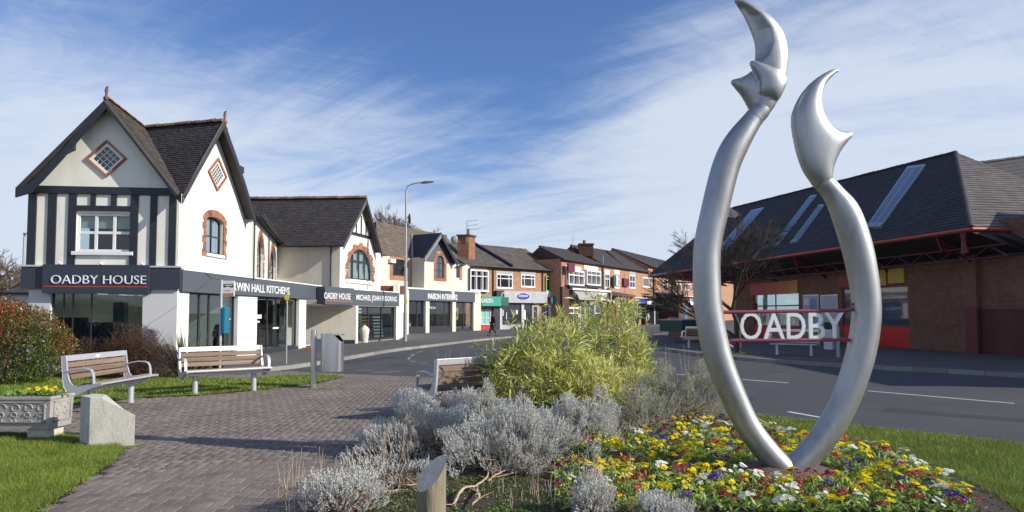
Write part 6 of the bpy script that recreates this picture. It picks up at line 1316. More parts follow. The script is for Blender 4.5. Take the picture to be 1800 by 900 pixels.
    p = root('guard_rail', 'pale metal guard rail on the brick planter wall', 'railing', a); b_ = MB(); z4 = zt+.75
    MB().tube([F.pt(-.3, z4, -.1), F.pt(F.L*.75, z4, -.1)], .03, 6).build('top_rail', GALV, p); MB().tube([F.pt(-.3, zt+.12, -.1), F.pt(F.L*.75, zt+.12, -.1)], .02, 6).build('bottom_rail', GALV, p)
    for k in range(14): t = -.3+k*(F.L*.75+.3)/13; MB().tube([F.pt(t, zt+.07, -.1), F.pt(t, z4, -.1)], .03 if k in (0, 13) else .012, 5).build('baluster', GALV, p)
    q = atz(1173, 583, .1); p = root('red_bin', 'small red bin beside the rail near the far brick shops', 'litter bin', q); MB().cyl((q.x, q.y), .35, .1, 1.1, 12).build('body', colmat('post box red', (.45, .01, .02), .4), p); MB().cyl((q.x, q.y), .38, 1.1, 1.25, 12, r2=.25).build('lid', colmat('post box red', (.45, .01, .02), .4), p)
    y = 38; q = Vector((aty(640, 590, y).x, y, .1)); p = root('planter_tub', 'small pale stone urn beside the pier of the flooring shop', 'urn', q); MB().loft([[Vector((q.x+r*math.cos(t), q.y+r*math.sin(t), .1+z)) for t in [2*math.pi*k/16 for k in range(16)]] for r, z in ((.22, 0), (.25, .4), (.3, .7), (.24, .8), (.08, .95))]).build('tub', CREAM, p)
    # step brick
    q = atz(539, 616, .1); o = MB().bx(q.x-.2, q.x+.25, q.y, q.y+.25, .1, .22).build('loose_brick', ORBRICK); tag(o, 'orange brick lying at the foot of the last white shop pier', 'brick')
    o = MB(); 
    # overhead cable on the fascia
    pts = [FS.pt(*FS.px(361, 479, .12), .12), FS.pt(*FS.px(372, 489, .12), .14), Vector((aty(388, 492, 20).x, 20, aty(388, 492, 20).z))]; c = MB().tube(pts, .008, 4).build('cable', BLK); tag(c, 'thin black cable hanging from the side fascia to the bus stop pole', 'cable')
poles()
# ================================================================ PEOPLE
def person(loc, rz, label, coat, legs, hair, bag=None, s=1.0):
    p = root('person', label, 'person', (0, 0, 0)); SK = colmat('skin', (.42, .26, .19), .6)
    J = {'pelvis': (0, 0, .95, .12), 'chest': (0, -.01, 1.28, .155), 'neck': (0, 0, 1.47, .055), 'head': (0, -.02, 1.58, .085), 'crown': (0, 0, 1.70, .07),
         'hipL': (.09, 0, .92, .09), 'kneeL': (.09, -.22, .52, .06), 'ankL': (.09, -.30, .10, .04), 'toeL': (.09, -.46, .05, .035), 'hipR': (-.09, 0, .92, .09), 'kneeR': (-.09, .06, .50, .06), 'ankR': (-.09, .34, .16, .04), 'toeR': (-.09, .26, .03, .035),
         'shL': (.18, 0, 1.40, .06), 'elL': (.24, .08, 1.12, .045), 'haL': (.23, -.02, .88, .032), 'shR': (-.18, 0, 1.40, .06), 'elR': (-.24, .05, 1.12, .045), 'haR': (-.24, .0, .86, .032)}
    E = [('pelvis', 'chest'), ('chest', 'neck'), ('neck', 'head'), ('head', 'crown'), ('pelvis', 'hipL'), ('hipL', 'kneeL'), ('kneeL', 'ankL'), ('ankL', 'toeL'), ('pelvis', 'hipR'), ('hipR', 'kneeR'), ('kneeR', 'ankR'), ('ankR', 'toeR'), ('chest', 'shL'), ('shL', 'elL'), ('elL', 'haL'), ('chest', 'shR'), ('shR', 'elR'), ('elR', 'haR')]
    def skin(name, keys, m, k=1.0, root_='pelvis'):
        ks = [q for q in J if q in keys]; ix = {q: i for i, q in enumerate(ks)}; me = bpy.data.meshes.new(name); me.from_pydata([J[q][:3] for q in ks], [(ix[a], ix[b]) for a, b in E if a in ix and b in ix], []); me.materials.append(m)
        ob = bpy.data.objects.new(name, me); COL.objects.link(ob); ob.parent = p; OFF[ob.name] = Vector(); sk = ob.modifiers.new('skin', 'SKIN'); ob.modifiers.new('sub', 'SUBSURF').levels = 1; ob.modifiers['sub'].render_levels = 2
        if not me.skin_vertices: me.attributes.new('skin', 'FLOAT', 'POINT') if 0 else None
        L = me.skin_vertices[0].data
        for q, i in ix.items(): L[i].radius = (J[q][3]*k, J[q][3]*k); L[i].use_root = q == root_
        sk.use_smooth_shade = True; return ob
    # skin data layer is created by the operator-free route below
    return p, J, E, skin, SK
def skin_body(name, pts, edges, m, parent):
    """one continuous tapered surface: metaball-free lofts are avoided, the skin modifier does the joints"""
    import bmesh
    bm = bmesh.new(); sl_ = bm.verts.layers.skin.verify(); V = []
    for i, (x, y, z, r) in enumerate(pts): v = bm.verts.new((x, y, z)); v[sl_].radius = (r, r); v[sl_].use_root = i == 0; V.append(v)
    for a, b in edges: bm.edges.new((V[a], V[b]))
    me = bpy.data.meshes.new(name); bm.to_mesh(me); bm.free(); me.materials.append(m); ob = bpy.data.objects.new(name, me); COL.objects.link(ob); ob.parent = parent; OFF[ob.name] = Vector()
    sk = ob.modifiers.new('skin', 'SKIN'); sk.use_smooth_shade = True; s_ = ob.modifiers.new('sub', 'SUBSURF'); s_.levels = 1; s_.render_levels = 2; return ob
def walker(loc, rz, label, coat, legs, hair, bag=None, s=1.0, long=.55):
    p, J, E, _, SK = person(loc, rz, label, coat, legs, hair); ks = list(J); ix = {q: i for i, q in enumerate(ks)}
    skin_body('body', [J[q] for q in ks], [(ix[a], ix[b]) for a, b in E], SK, p)
    T = ['pelvis', 'hipL', 'kneeL', 'ankL', 'hipR', 'kneeR', 'ankR']; t = {q: i for i, q in enumerate(T)}; skin_body('trousers', [(*J[q][:3], J[q][3]*1.22+.008) for q in T], [(t[a], t[b]) for a, b in E if a in t and b in t], legs, p)
    T = ['chest', 'pelvis', 'shL', 'elL', 'haL', 'shR', 'elR', 'haR', 'neck']; JJ = dict(J); JJ['haL'] = tuple(a*.8+b*.2 for a, b in zip(J['haL'], J['elL'])); JJ['haR'] = tuple(a*.8+b*.2 for a, b in zip(J['haR'], J['elR'])); t = {q: i for i, q in enumerate(T)}
    skin_body('jacket', [(*JJ[q][:3], JJ[q][3]*1.22+.012) for q in T], [(t[a], t[b]) for a, b in E if a in t and b in t], coat, p)
    MB().loft([[Vector((math.cos(a)*rx, math.sin(a)*ry+oy, z)) for a in [2*math.pi*k/16 for k in range(16)]] for rx, ry, oy, z in ((.20, .24, 0, long+.12), (.20, .20, 0, .80), (.175, .15, 0, 1.05), (.19, .15, 0, 1.3), (.10, .09, 0, 1.44))], caps=False).build('coat', coat, p)
    MB().loft([[Vector((math.cos(a)*r, math.sin(a)*r+.02, z)) for a in [2*math.pi*k/12 for k in range(12)]] for r, z in ((.075, 1.52), (.098, 1.6), (.1, 1.68), (.06, 1.745), (.01, 1.755))]).build('hair', hair, p)
    for sx in (-.03, .03): MB().bx(sx-.01, sx+.01, -.112, -.1, 1.595, 1.607).build('eye', BLK, p)
    MB().bx(-.012, .012, -.125, -.1, 1.56, 1.59).build('nose', SK, p)
    for q in ('toeL', 'toeR'):
        x, y, z, r = J[q]; MB().bx(x-.045, x+.045, y-.05, y+.22, max(.0, z-.045), z+.05).build('shoe', BLK, p, bev=.02)
    for q in ('haL', 'haR'):
        x, y, z, r = J[q]
        for k in range(4): MB().tube([(x, y-.02+.014*k, z-.02), (x, y-.025+.015*k, z-.07), (x, y-.02+.012*k, z-.1+.008*abs(k-1.5))], [.009, .009, .006], 6).build('finger', SK, p)
        MB().tube([(x, y-.03, z), (x, y-.055, z-.03), (x, y-.05, z-.06)], [.01, .01, .007], 6).build('thumb', SK, p)
    p.location = loc; p.rotation_euler = (0, 0, rz); p.scale = (s, s, s)
    if bag:
        r = root('carrier_bag', bag, 'bag', (0, 0, 0)); MB().loft([[Vector((math.cos(a)*rx, math.sin(a)*ry, z)) for a in [2*math.pi*k/12 for k in range(12)]] for rx, ry, z in ((.06, .12, -.42), (.09, .17, -.38), (.08, .16, -.2), (.03, .1, -.06), (.008, .03, 0))]).build('bag_body', mat('white plastic', (.75, .75, .77), .5, var=.1, vs=20), r); M_ = Matrix.Rotation(rz, 3, 'Z'); r.location = Vector(loc)+M_ @ (Vector((-.27, 0, .80))*s); r.rotation_euler = (0, 0, rz)
    return p
q = atz(866, 590, .1); walker((q.x, q.y, .1), face(-.9, -.4), 'person in a long black coat walking left past the teal shop with a carrier bag', colmat('black coat cloth', (.008, .008, .012), .9), colmat('black trousers', (.012, .012, .015), .9), colmat('dark hair', (.03, .02, .015), .7), 'white carrier bag held by the person in the black coat', s=.96)
q = FB.w(1139, 560, 2.2); walker((q.x, q.y, .1), face(.6, -.6), 'person in a pale blue jacket standing outside the K sign shop', colmat('pale blue cloth', (.35, .42, .55), .9), colmat('navy trousers', (.02, .03, .08), .9), colmat('dark hair', (.03, .02, .015), .7), s=1.0, long=.75)
# ================================================================ VEGETATION
def unit(v): return v/np.maximum(np.linalg.norm(v, axis=1, keepdims=True), 1e-9)
def leaves(name, P, D, L, Wd, mats, midx=None, parent=None, kind=None, seed=0, fold=.15, droop=0.0):
    """one quad per leaf: base, left edge, tip, right edge"""
    rs = np.random.RandomState(seed+11); n = len(P); D = unit(D); S = unit(np.cross(D, unit(rs.normal(size=(n, 3))))); U = np.cross(S, D)
    L = np.broadcast_to(np.asarray(L, float), (n,))[:, None]; Wd = np.broadcast_to(np.asarray(Wd, float), (n,))[:, None]
    tip = P+D*L; tip[:, 2] -= (droop*L[:, 0]); mid = P+D*L*.45
    V = np.stack([P, mid-S*Wd*.5+U*Wd*fold, tip, mid+S*Wd*.5+U*Wd*fold], 1).reshape(-1, 3); F = np.arange(n*4).reshape(n, 4)
    o = npmesh(name, V, F, mats, midx, parent)
    if kind: o['kind'] = kind
    return o
def lump(d, seed, a=.12, f=3.0):
    rs = np.random.RandomState(seed); r = np.ones(len(d))
    for i in range(7):
        k = unit(rs.normal(size=(1, 3)))[0]*f*(1+.5*i); r += a/(1+.45*i)*np.sin(d @ k+rs.uniform(0, 6.28))
    return r
def dome(n, c, rad, seed, shell=.25, a=.12, f=3.5, zmin=-.15, power=1.0):
    rs = np.random.RandomState(seed); d = unit(rs.normal(size=(n*3, 3))); d = d[d[:, 2] > zmin][:n]; r = lump(d, seed, a, f)*(1-shell*rs.uniform(0, 1, len(d))**power)
    e = d.copy()
    return np.array(c)+d*np.array(rad)*r[:, None], unit(d/np.array(rad)), rs
def blades(name, poly, n, h, w, m, seed, lean=.35, z=.01, ymin=5.0, ymax=30, parent=None):
    rs = np.random.RandomState(seed); A = np.array(poly); lo, hi = A.min(0), A.max(0); lo[1] = max(lo[1], ymin); hi[1] = min(hi[1], ymax)
    P = rs.uniform(lo, hi, (int(n*4), 2)); P = P[pip(P, poly) & (np.abs(P[:, 0]) < .79*P[:, 1]+.4)]
    # denser near the eye
    keep = rs.uniform(0, 1, len(P)) < np.clip((8.0/np.maximum(P[:, 1], 1))**1.3, .12, 1); P = P[keep][:n]; n = len(P)
    clump = .65+.35*np.sin(P[:, 0]*5.1+1.3*np.sin(P[:, 1]*3.7))*np.sin(P[:, 1]*4.3+P[:, 0]*2.1); hh = h*rs.uniform(.5, 1.25, n)*(.7+.45*clump)
    a = rs.uniform(0, 6.283, n); ww = w*rs.uniform(.7, 1.3, n)*np.clip(P[:, 1]/8, 1, 2.4); dx, dy = np.cos(a)*ww/2, np.sin(a)*ww/2; ln = rs.normal(0, lean, (n, 2))*hh[:, None]
    Z = np.full(n, z); V = np.stack([np.stack([P[:, 0]-dx, P[:, 1]-dy, Z], 1), np.stack([P[:, 0]+dx, P[:, 1]+dy, Z], 1), np.stack([P[:, 0]+ln[:, 0], P[:, 1]+ln[:, 1], Z+hh], 1)], 1).reshape(-1, 3)
    o = npmesh(name, V, np.arange(n*3).reshape(n, 3), [m], parent=parent); tag(o, None, None, kind='stuff'); return o
GR = leafmat('lawn grass', [(.12, .20, .02), (.17, .26, .028), (.22, .31, .04), (.14, .22, .022), (.29, .32, .07), (.36, .33, .13)], .55, .3, .3, mac=.28, ms=1.3)
blades('grass', LAWNN, 80000, .065, .006, GR, 1, lean=.5); blades('grass', LAWNR, 110000, .05, .006, GR, 2, lean=.5); blades('grass', LAWNF, 70000, .05, .009, GR, 3, ymin=12, ymax=19, lean=.5)
def edge_tufts():
    rs = np.random.RandomState(5); out = []
    for poly in (LAWNN, LAWNR, LAWNF):
        for i in range(len(poly)):
            a, b = np.array(poly[i]), np.array(poly[(i+1) % len(poly)]); L = np.linalg.norm(b-a)
            if max(a[1], b[1]) < 4.5 or L > 9: continue
            n = int(L*16)
            for t in rs.uniform(0, 1, n): out.append(a+(b-a)*t+rs.normal(0, .035, 2))
    P = np.repeat(np.array(out), 7, 0)+rs.normal(0, .022, (len(out)*7, 2)); n = len(P); D = np.stack([rs.normal(0, .6, n), rs.normal(0, .6, n), np.ones(n)], 1)
    leaves('grass', np.stack([P[:, 0], P[:, 1], np.full(n, .0)], 1), D, rs.uniform(.03, .075, n), .007, [GR], kind='stuff')
edge_tufts()
def specks():
    rs = np.random.RandomState(31); P = rs.uniform([-12, 5], [1, 20], (9000, 2)); d = np.sin(P[:, 0]*1.3+1)+np.sin(P[:, 1]*1.1+P[:, 0]*.7)+rs.normal(0, .6, 9000)
    P = P[(d > .5) & pip(P, PLAZA) & ~pip(P, BED) & ~pip(P, LAWNF) & ~pip(P, LAWNN)][:2200]; n = len(P)
    leaves('fallen_bits', np.stack([P[:, 0], P[:, 1], np.full(n, .004)], 1), np.stack([rs.normal(0, 1, n), rs.normal(0, 1, n), rs.normal(0, .05, n)], 1), rs.uniform(.008, .03, n), rs.uniform(.005, .014, n), [leafmat('pale fallen bits', [(.45, .40, .32), (.30, .25, .17), (.55, .52, .46), (.12, .09, .05), (.2, .22, .08)], .9, 0)], kind='stuff')
specks()
def weeds_in_paving():
    rs = np.random.RandomState(8); c = []
    for (u, v, n, s) in ((551, 684, 60, .16), (590, 685, 50, .22), (352, 694, 30, .12), (455, 687, 40, .2), (230, 710, 25, .15), (232, 786, 30, .1), (150, 705, 30, .2), (430, 692, 40, .35), (640, 790, 15, .2)):
        p = atz(u, v); c.append(np.stack([rs.normal(p.x, s, n), rs.normal(p.y, s*.6, n), np.zeros(n)], 1))
    P = np.repeat(np.concatenate(c), 4, 0); P[:, :2] += rs.normal(0, .02, (len(P), 2)); n = len(P); leaves('weeds', P, np.stack([rs.normal(0, 1, n), rs.normal(0, 1, n), np.full(n, .7)], 1), rs.uniform(.015, .04, n), .01, [GR], kind='stuff')
weeds_in_paving()
# ---- red tipped shrub on the left
def photinia():
    p = root('red_tipped_shrub', 'big dense shrub with red and green leaves at the left edge behind the planter', 'shrub', (-13.7, 17.2, 0)); P, N, rs = dome(42000, (-13.72, 17.0, .9), (2.68, 1.3, 1.42), 21, .34, .06, 4.0, -.6)
    P[:, 2] = np.maximum(P[:, 2], .06); D = N+rs.normal(0, .75, P.shape)+np.array([0, 0, .35]); h = (P[:, 2]-.3)/1.9; redp = np.clip(.12+.75*h+.25*np.sin(P[:, 0]*3+P[:, 1]*2), .05, .9)
    red = rs.uniform(0, 1, len(P)) < redp*.85; L1 = leafmat('red young leaf', [(.24, .045, .025), (.32, .085, .04), (.19, .05, .025), (.38, .15, .06)], .35, .25, .6); L2 = leafmat('green shrub leaf', [(.06, .105, .018), (.10, .16, .03), (.15, .21, .045), (.045, .075, .016), (.24, .27, .09)], .35, .25, .6)
    leaves('foliage', P, D, rs.uniform(.05, .095, len(P)), rs.uniform(.022, .036, len(P)), [L1, L2], (~red).astype(int), p, seed=1)
    b = MB()
    for k in range(26):
        a = rnd.uniform(0, 6.28); r = rnd.uniform(.3, .9); b.tube([(-13.7+rnd.uniform(-1.6, 1.6), 17.1+rnd.uniform(-.5, .5), 0), (-13.7+2.2*r*math.cos(a), 17.1+.9*r*math.sin(a), 1.2+rnd.uniform(-.3, .5))], [.03, .008], 5)
    b.build('branches', BRICK_D, p)
photinia()
BRN = leafmat('brown dry leaf', [(.10, .055, .035), (.14, .08, .05), (.08, .045, .03), (.18, .11, .07)], .8, .2, .2); TW = mat('brown twig', (.10, .065, .045), .9, var=.3, vs=10)
def twiggy(name, label, c, rad, n, seed, m=BRN, ll=(.02, .04), tw=90, up=.3):
    p = root(name, label, 'shrub', (c[0], c[1], 0)); P, N, rs = dome(n, (c[0], c[1], c[2]), rad, seed, .75, .14, 4, -.5, 1.4); P[:, 2] = np.maximum(P[:, 2], .03)
    leaves('foliage', P, N+rs.normal(0, .9, P.shape)+np.array([0, 0, up]), rs.uniform(*ll, len(P)), rs.uniform(.008, .018, len(P)), [m], None, p, seed=seed)
    b = MB(); Q, M_, _ = dome(tw, (c[0], c[1], c[2]), rad, seed+1, .15, .14, 4, -.1)
    for q in Q:
        s = Vector((c[0]+rnd.uniform(-.15, .15), c[1]+rnd.uniform(-.15, .15), 0)); e = Vector(q); m1 = s.lerp(e, .5)+Vector((rnd.uniform(-.06, .06), rnd.uniform(-.06, .06), .12)); b.tube([s, m1, e+(e-m1)*.15], [.009, .006, .003], 4)
    b.build('twigs', TW, p); return p
twiggy('brown_shrub', 'rounded brown leafless shrub in front of the corner shop pier', (-9.9, 18.2, .45), (1.0, .5, .90), 24000, 31, ll=(.025, .06))
twiggy('brown_shrub', 'low sparse brown shrub below the front shop window', (-11.6, 18.5, .35), (1.0, .4, .72), 7000, 32)
def phormium():
    c = (-8.75, 18.6, 0); p = root('spiky_plant', 'spiky bronze green plant with sword leaves behind the middle bench', 'plant', c); rs = np.random.RandomState(4); b = MB()
    for k in range(120):
        a = rs.uniform(0, 6.28); l = rs.uniform(.8, 1.45); lean = rs.uniform(.15, 1.0); d = Vector((math.cos(a)*lean, math.sin(a)*lean*.6, 1)).normalized(); s = Vector((-d.y, d.x, 0)).normalized(); o = Vector(c)+Vector((math.cos(a)*.25, math.sin(a)*.15, 0)); pts = []
        for j in range(5): t = j/4; w = .028*(1-t**2)+.003; q = o+d*l*t+Vector((math.cos(a), math.sin(a)*.6, -.5))*(.22*lean*t*t); pts += [q-s*w, q+s*w]
        b.add(pts, [(2*j, 2*j+1, 2*j+3, 2*j+2) for j in range(4)])
    b.build('sword_leaves', leafmat('sword leaf', [(.07, .085, .03), (.11, .12, .04), (.16, .13, .06), (.05, .06, .025), (.22, .21, .10)], .45, .2), p)
phormium()
# ---- bamboo
BAM = leafmat('bamboo leaf', [(.30, .38, .06), (.58, .61, .13), (.74, .73, .22), (.84, .80, .38), (.68, .69, .18), (.88, .84, .54), (.42, .50, .09), (.78, .75, .28)], .45, .4, .4)
BAM2 = leafmat('bamboo shaded leaf', [(.16, .23, .04), (.28, .35, .07), (.46, .49, .13), (.66, .64, .28)], .45, .35, .4)
def bamboo(label, c, rad, n, seed, mats=(BAM,), zc=.55):
    p = root('dwarf_bamboo', label, 'bamboo', (c[0], c[1], 0)); P, N, rs = dome(n, (c[0], c[1], zc), (rad[0], rad[1], rad[2]-zc), seed, .5, .13, 3.2, -.35, 1.6); P[:, 2] = np.maximum(P[:, 2], .08); k = 7
    sp = rs.uniform(0, 1, len(P)) < .12; P[sp] += N[sp]*rs.uniform(.05, .22, (sp.sum(), 1))+np.array([0, 0, .06])
    Q = np.repeat(P, k, 0); Nn = np.repeat(N, k, 0); m = len(Q); D = Nn*.7+rs.normal(0, .62, (m, 3))+np.array([0, 0, .42]); L = rs.uniform(.12, .25, m); Wd = L*rs.uniform(.09, .12, m)
    leaves('foliage', Q+rs.normal(0, .012, Q.shape), D, L, Wd, list(mats), rs.randint(0, len(mats), m) if len(mats) > 1 else None, p, seed=seed, fold=.25, droop=.12)
    b = MB()
    for i in range(0, len(P), max(1, len(P)//150)):
        e = Vector(P[i]); s = Vector((c[0]+(e.x-c[0])*.7+rnd.uniform(-.05, .05), c[1]+(e.y-c[1])*.7, 0)); b.tube([s, s.lerp(e, .6)+Vector((0, 0, .05)), e], [.006, .005, .003], 4)
    b.build('canes', mat('straw cane', (.34, .28, .14), .7, var=.25), p); return p
bamboo('large light green bamboo clump beside the half hidden bench', (.42, 11.75), (.92, .78, 1.60), 950, 41, (BAM, BAM2))
bamboo('taller yellow green bamboo clump on the right of the pair', (1.80, 12.5), (.72, .68, 1.98), 800, 42, (BAM, BAM2))
bamboo('low yellow bamboo growth in front of the two tall clumps', (1.22, 11.2), (1.0, .45, .92), 420, 43, (BAM,), .3)
# ---- silver cotton lavender
SIL = leafmat('silver leaf', [(.52, .525, .49), (.64, .645, .61), (.42, .425, .39), (.74, .74, .70), (.32, .32, .28)], .8, .15, .2)
SILG = leafmat('grey green leaf', [(.33, .34, .27), (.43, .44, .36), (.36, .36, .30), (.54, .54, .46)], .8, .15, .2); DRY = mat('dead wood twig', (.27, .205, .15), .9, var=.35, vs=12)
def shoots(P, D, rs, ln, m=11, lw=(.016, .0055)):
    n = len(P); D = unit(D); A = unit(np.cross(D, unit(rs.normal(size=(n, 3))))); B = np.cross(D, A); BP, BD = [], []
    for j in range(m):
        t = (j+.5)/m; a = j*2.4+rs.uniform(0, .6, n); rr = np.cos(a)[:, None]*A+np.sin(a)[:, None]*B; BP.append(P+D*ln[:, None]*t); BD.append(rr*.75+D*(.7+t))
    return np.concatenate(BP), np.concatenate(BD)
def lavender(label, c, rad, n, seed, m=SIL, ln=(.045, .10), cat='lavender', gap=.32, tw=90, zc=0.0, twm=None, zmin=-.02):
    p = root('cotton_lavender', label, cat, (c[0], c[1], 0)); P, N, rs = dome(int(n*2.2), (c[0], c[1], zc), rad, seed, .24, .20, 4.6, zmin, 1.5)
    g = np.sin(P[:, 0]*9+seed)*np.sin(P[:, 1]*8+1.7*seed)+np.sin(P[:, 2]*11+P[:, 0]*4); low = P[:, 2] < rad[2]*.38; keep = (g > -.95+gap*.3) & ~(low & (rs.uniform(0, 1, len(P)) < gap+.25)); P, N = P[keep][:int(n*1.35)], N[keep][:int(n*1.35)]; P[:, 2] = np.maximum(P[:, 2], .03)
    D = N*.8+rs.normal(0, .22, P.shape)+np.array([0, 0, .95]); l = rs.uniform(*ln, len(P)); Q, E = shoots(P, D, rs, l); k = len(Q); leaves('foliage', Q, E, rs.uniform(.014, .025, k), rs.uniform(.006, .0095, k), [m], None, p, seed=seed)
    b = MB(); T, _, _ = dome(tw, (c[0], c[1], zc), rad, seed+5, .3, .24, 4.6, -.02)
    for q in T:
        s = Vector((c[0]+rnd.gauss(0, rad[0]*.38), c[1]+rnd.gauss(0, rad[1]*.38), .0)); e = Vector(q); m1 = s.lerp(e, .4)+Vector((rnd.gauss(0, .06), rnd.gauss(0, .06), rnd.gauss(0, .04)*rad[2])); m2 = s.lerp(e, .75)+Vector((rnd.uniform(-.04, .04), rnd.uniform(-.04, .04), 0)); b.tube([s, m1, m2, e], [.011, .007, .005, .0025], 5)
    b.build('stems', twm or DRY, p); return p
lavender('broad silver cotton lavender mound in front of the half hidden bench', (-1.02, 8.7), (1.05, .72, .58), 5200, 51)
lavender('silver cotton lavender mound right behind the cut log post', (.0, 7.75), (.72, .6, .60), 4200, 52)
lavender('small round silver cotton lavender at the left end of the flowers', (.95, 9.35), (.48, .42, .54), 2300, 53)
lavender('silver cotton lavender bush touching the seat back of the bench', (-.42, 10.1), (.50, .38, .56), 1700, 54)
lavender('grey brown twiggy lavender between the bamboo and the flowers', (1.75, 9.95), (.5, .4, .52), 1300, 55, SILG)
lavender('large grey green lavender behind the left silver limb', (2.75, 11.2), (.85, .6, .84), 4400, 56, SILG)
lavender('low silver lavender at the bottom left edge of the bed', (-1.50, 6.15), (.30, .30, .33), 620, 57)
lavender('tiny silver lavender tuft at the front of the flowers', (.70, 6.0), (.18, .2, .26), 420, 58)
lavender('wide low silver lavender at the bottom of the flower bed', (1.18, 5.80), (.34, .22, .16), 480, 59)
lavender('sprig of silver lavender on bare stems left of the log post', (-1.15, 6.9), (.5, .3, .26), 420, 60, gap=.7)
def stems():
    b = MB()
    for (u0, u1, v0, v1, n, h0, h1) in ((480, 650, 845, 905, 55, .18, .45), (640, 720, 780, 860, 14, .3, .5), (960, 1150, 830, 900, 40, .15, .38), (775, 850, 695, 715, 26, .5, 1.0), (1165, 1270, 700, 735, 26, .75, 1.2), (860, 1000, 860, 900, 20, .12, .3)):
        for k in range(n):
            q = atz(rnd.uniform(u0, u1), rnd.uniform(v0, v1), 0); h = rnd.uniform(h0, h1); l = Vector((rnd.gauss(0, .1), rnd.gauss(0, .08), 1))*h; b.tube([q, q+l*.5+Vector((rnd.gauss(0, .01), 0, 0)), q+l], [.0035, .0028, .0018], 4)
            if h > .6:
                for j in range(6): t = .6+.4*j/6; z = q+l*t; b.tube([z, z+Vector((rnd.gauss(0, .02), rnd.gauss(0, .02), .02))], [.003, .001], 3)
    o = b.build('dry_stalks', mat('dry stalk', (.42, .34, .24), .9, var=.25, vs=9)); tag(o, None, None, kind='stuff')
    b = MB()
    for pts, r in (([(795, 893), (812, 872), (838, 866), (858, 850), (862, 828)], .018), ([(838, 866), (845, 888), (830, 900)], .016), ([(858, 850), (880, 842), (905, 836)], .012), ([(862, 828), (858, 812)], .009), ([(640, 862), (675, 858), (710, 866), (740, 862)], .013), ([(655, 850), (690, 846), (740, 850)], .008), ([(600, 880), (650, 884), (700, 872)], .012)):
        P = [atz(u, v, 0) for u, v in pts]; P = [Vector((q.x, q.y, .03+.06*abs(math.sin(i*1.3)))) for i, q in enumerate(P)]
        for _ in range(2): P = [P[0]]+[c for a_, b_ in zip(P, P[1:]) for c in (a_.lerp(b_, .27)+Vector((rnd.gauss(0, .006), rnd.gauss(0, .006), rnd.gauss(0, .006))), a_.lerp(b_, .73))]+[P[-1]]
        K_ = len(P); b.tube(P, [r*(.85-.55*i/K_+rnd.uniform(-.12, .12)) for i in range(K_)], 7)
        for _ in range(5): s_ = P[rnd.randrange(K_)]; d_ = Vector((rnd.gauss(0, .1), rnd.gauss(0, .1), rnd.uniform(0, .09))); b.tube([s_, s_+d_*.5+Vector((0, 0, .01)), s_+d_], [r*.35, r*.25, r*.1], 5)
    o = b.build('dead_branch', mat('bleached dead wood', (.46, .36, .26), .85, var=.25, vs=10, bump=.5, bs=30)); tag(o, 'bleached twisted dead branches lying right and left of the log post', 'branch')
    rs = np.random.RandomState(9); P = rs.uniform([-1.3, 5.3], [1.2, 7.3], (2600, 2)); d = np.sin(P[:, 0]*4)*np.sin(P[:, 1]*5+1); P = P[(d > -.5) & pip(P, BED)]; P = np.repeat(P, 4, 0); P += rs.normal(0, .02, P.shape); n = len(P)
    leaves('weeds', np.stack([P[:, 0], P[:, 1], np.full(n, .012)], 1), np.stack([rs.normal(0, 1, n), rs.normal(0, 1, n), np.full(n, .8)], 1), rs.uniform(.015, .045, n), rs.uniform(.008, .018, n), [leafmat('weed leaf', [(.06, .12, .02), (.10, .18, .03), (.14, .20, .05), (.16, .13, .07)], .5, .25)], kind='stuff')
    P = rs.uniform([-1.9, 5.0], [4.6, 11.5], (9000, 2)); P = P[pip(P, BED)]; n = len(P); leaves('leaf_litter', np.stack([P[:, 0], P[:, 1], np.full(n, .018)], 1), np.stack([rs.normal(0, 1, n), rs.normal(0, 1, n), rs.normal(0, .12, n)], 1), rs.uniform(.02, .06, n), rs.uniform(.008, .02, n), [leafmat('brown litter', [(.10, .07, .045), (.16, .11, .07), (.22, .16, .10), (.07, .05, .035)], .9, 0)], kind='stuff')
stems()
def log_post():
    x, y, r = -.655, 5.62, .118; p = root('log_post', 'short weathered round log post cut at a slant at the bottom of the bed', 'log post', (x, y, 0)); n = 26; rg = []
    for h in (0, .1, .2, .3, 1): rg.append([Vector((x+math.cos(t)*r*(1+.03*math.sin(3*t)+.015*math.sin(11*t+h*8)), y+math.sin(t)*r*(1+.03*math.sin(3*t)), (.445+.095*math.cos(t)+.085*math.sin(t)) if h == 1 else h)) for t in [2*math.pi*k/n for k in range(n)]])
    MB().loft(rg, caps=False).build('trunk', mat('weathered log bark', (.24, .205, .14), .9, var=.45, vs=7, bump=.9, bs=22, stretch=(3, 3, .35), dirt=.5, dcol=(.13, .15, .07), ds=3), p)
    c = Vector((x, y, .435)); b = MB()
    for q0, q1 in ((1, .72), (.72, .4), (.4, .02)): b.loft([[c+(v-c)*q0+Vector((0, 0, .002 if q0 < 1 else 0)) for v in rg[-1]], [c+(v-c)*q1+Vector((0, 0, .002)) for v in rg[-1]]], caps=False, sm=False)
    b.build('cut_face', mat('sawn log face', (.62, .54, .44), .85, var=.3, vs=14, bump=.4, bs=60), p)
log_post()
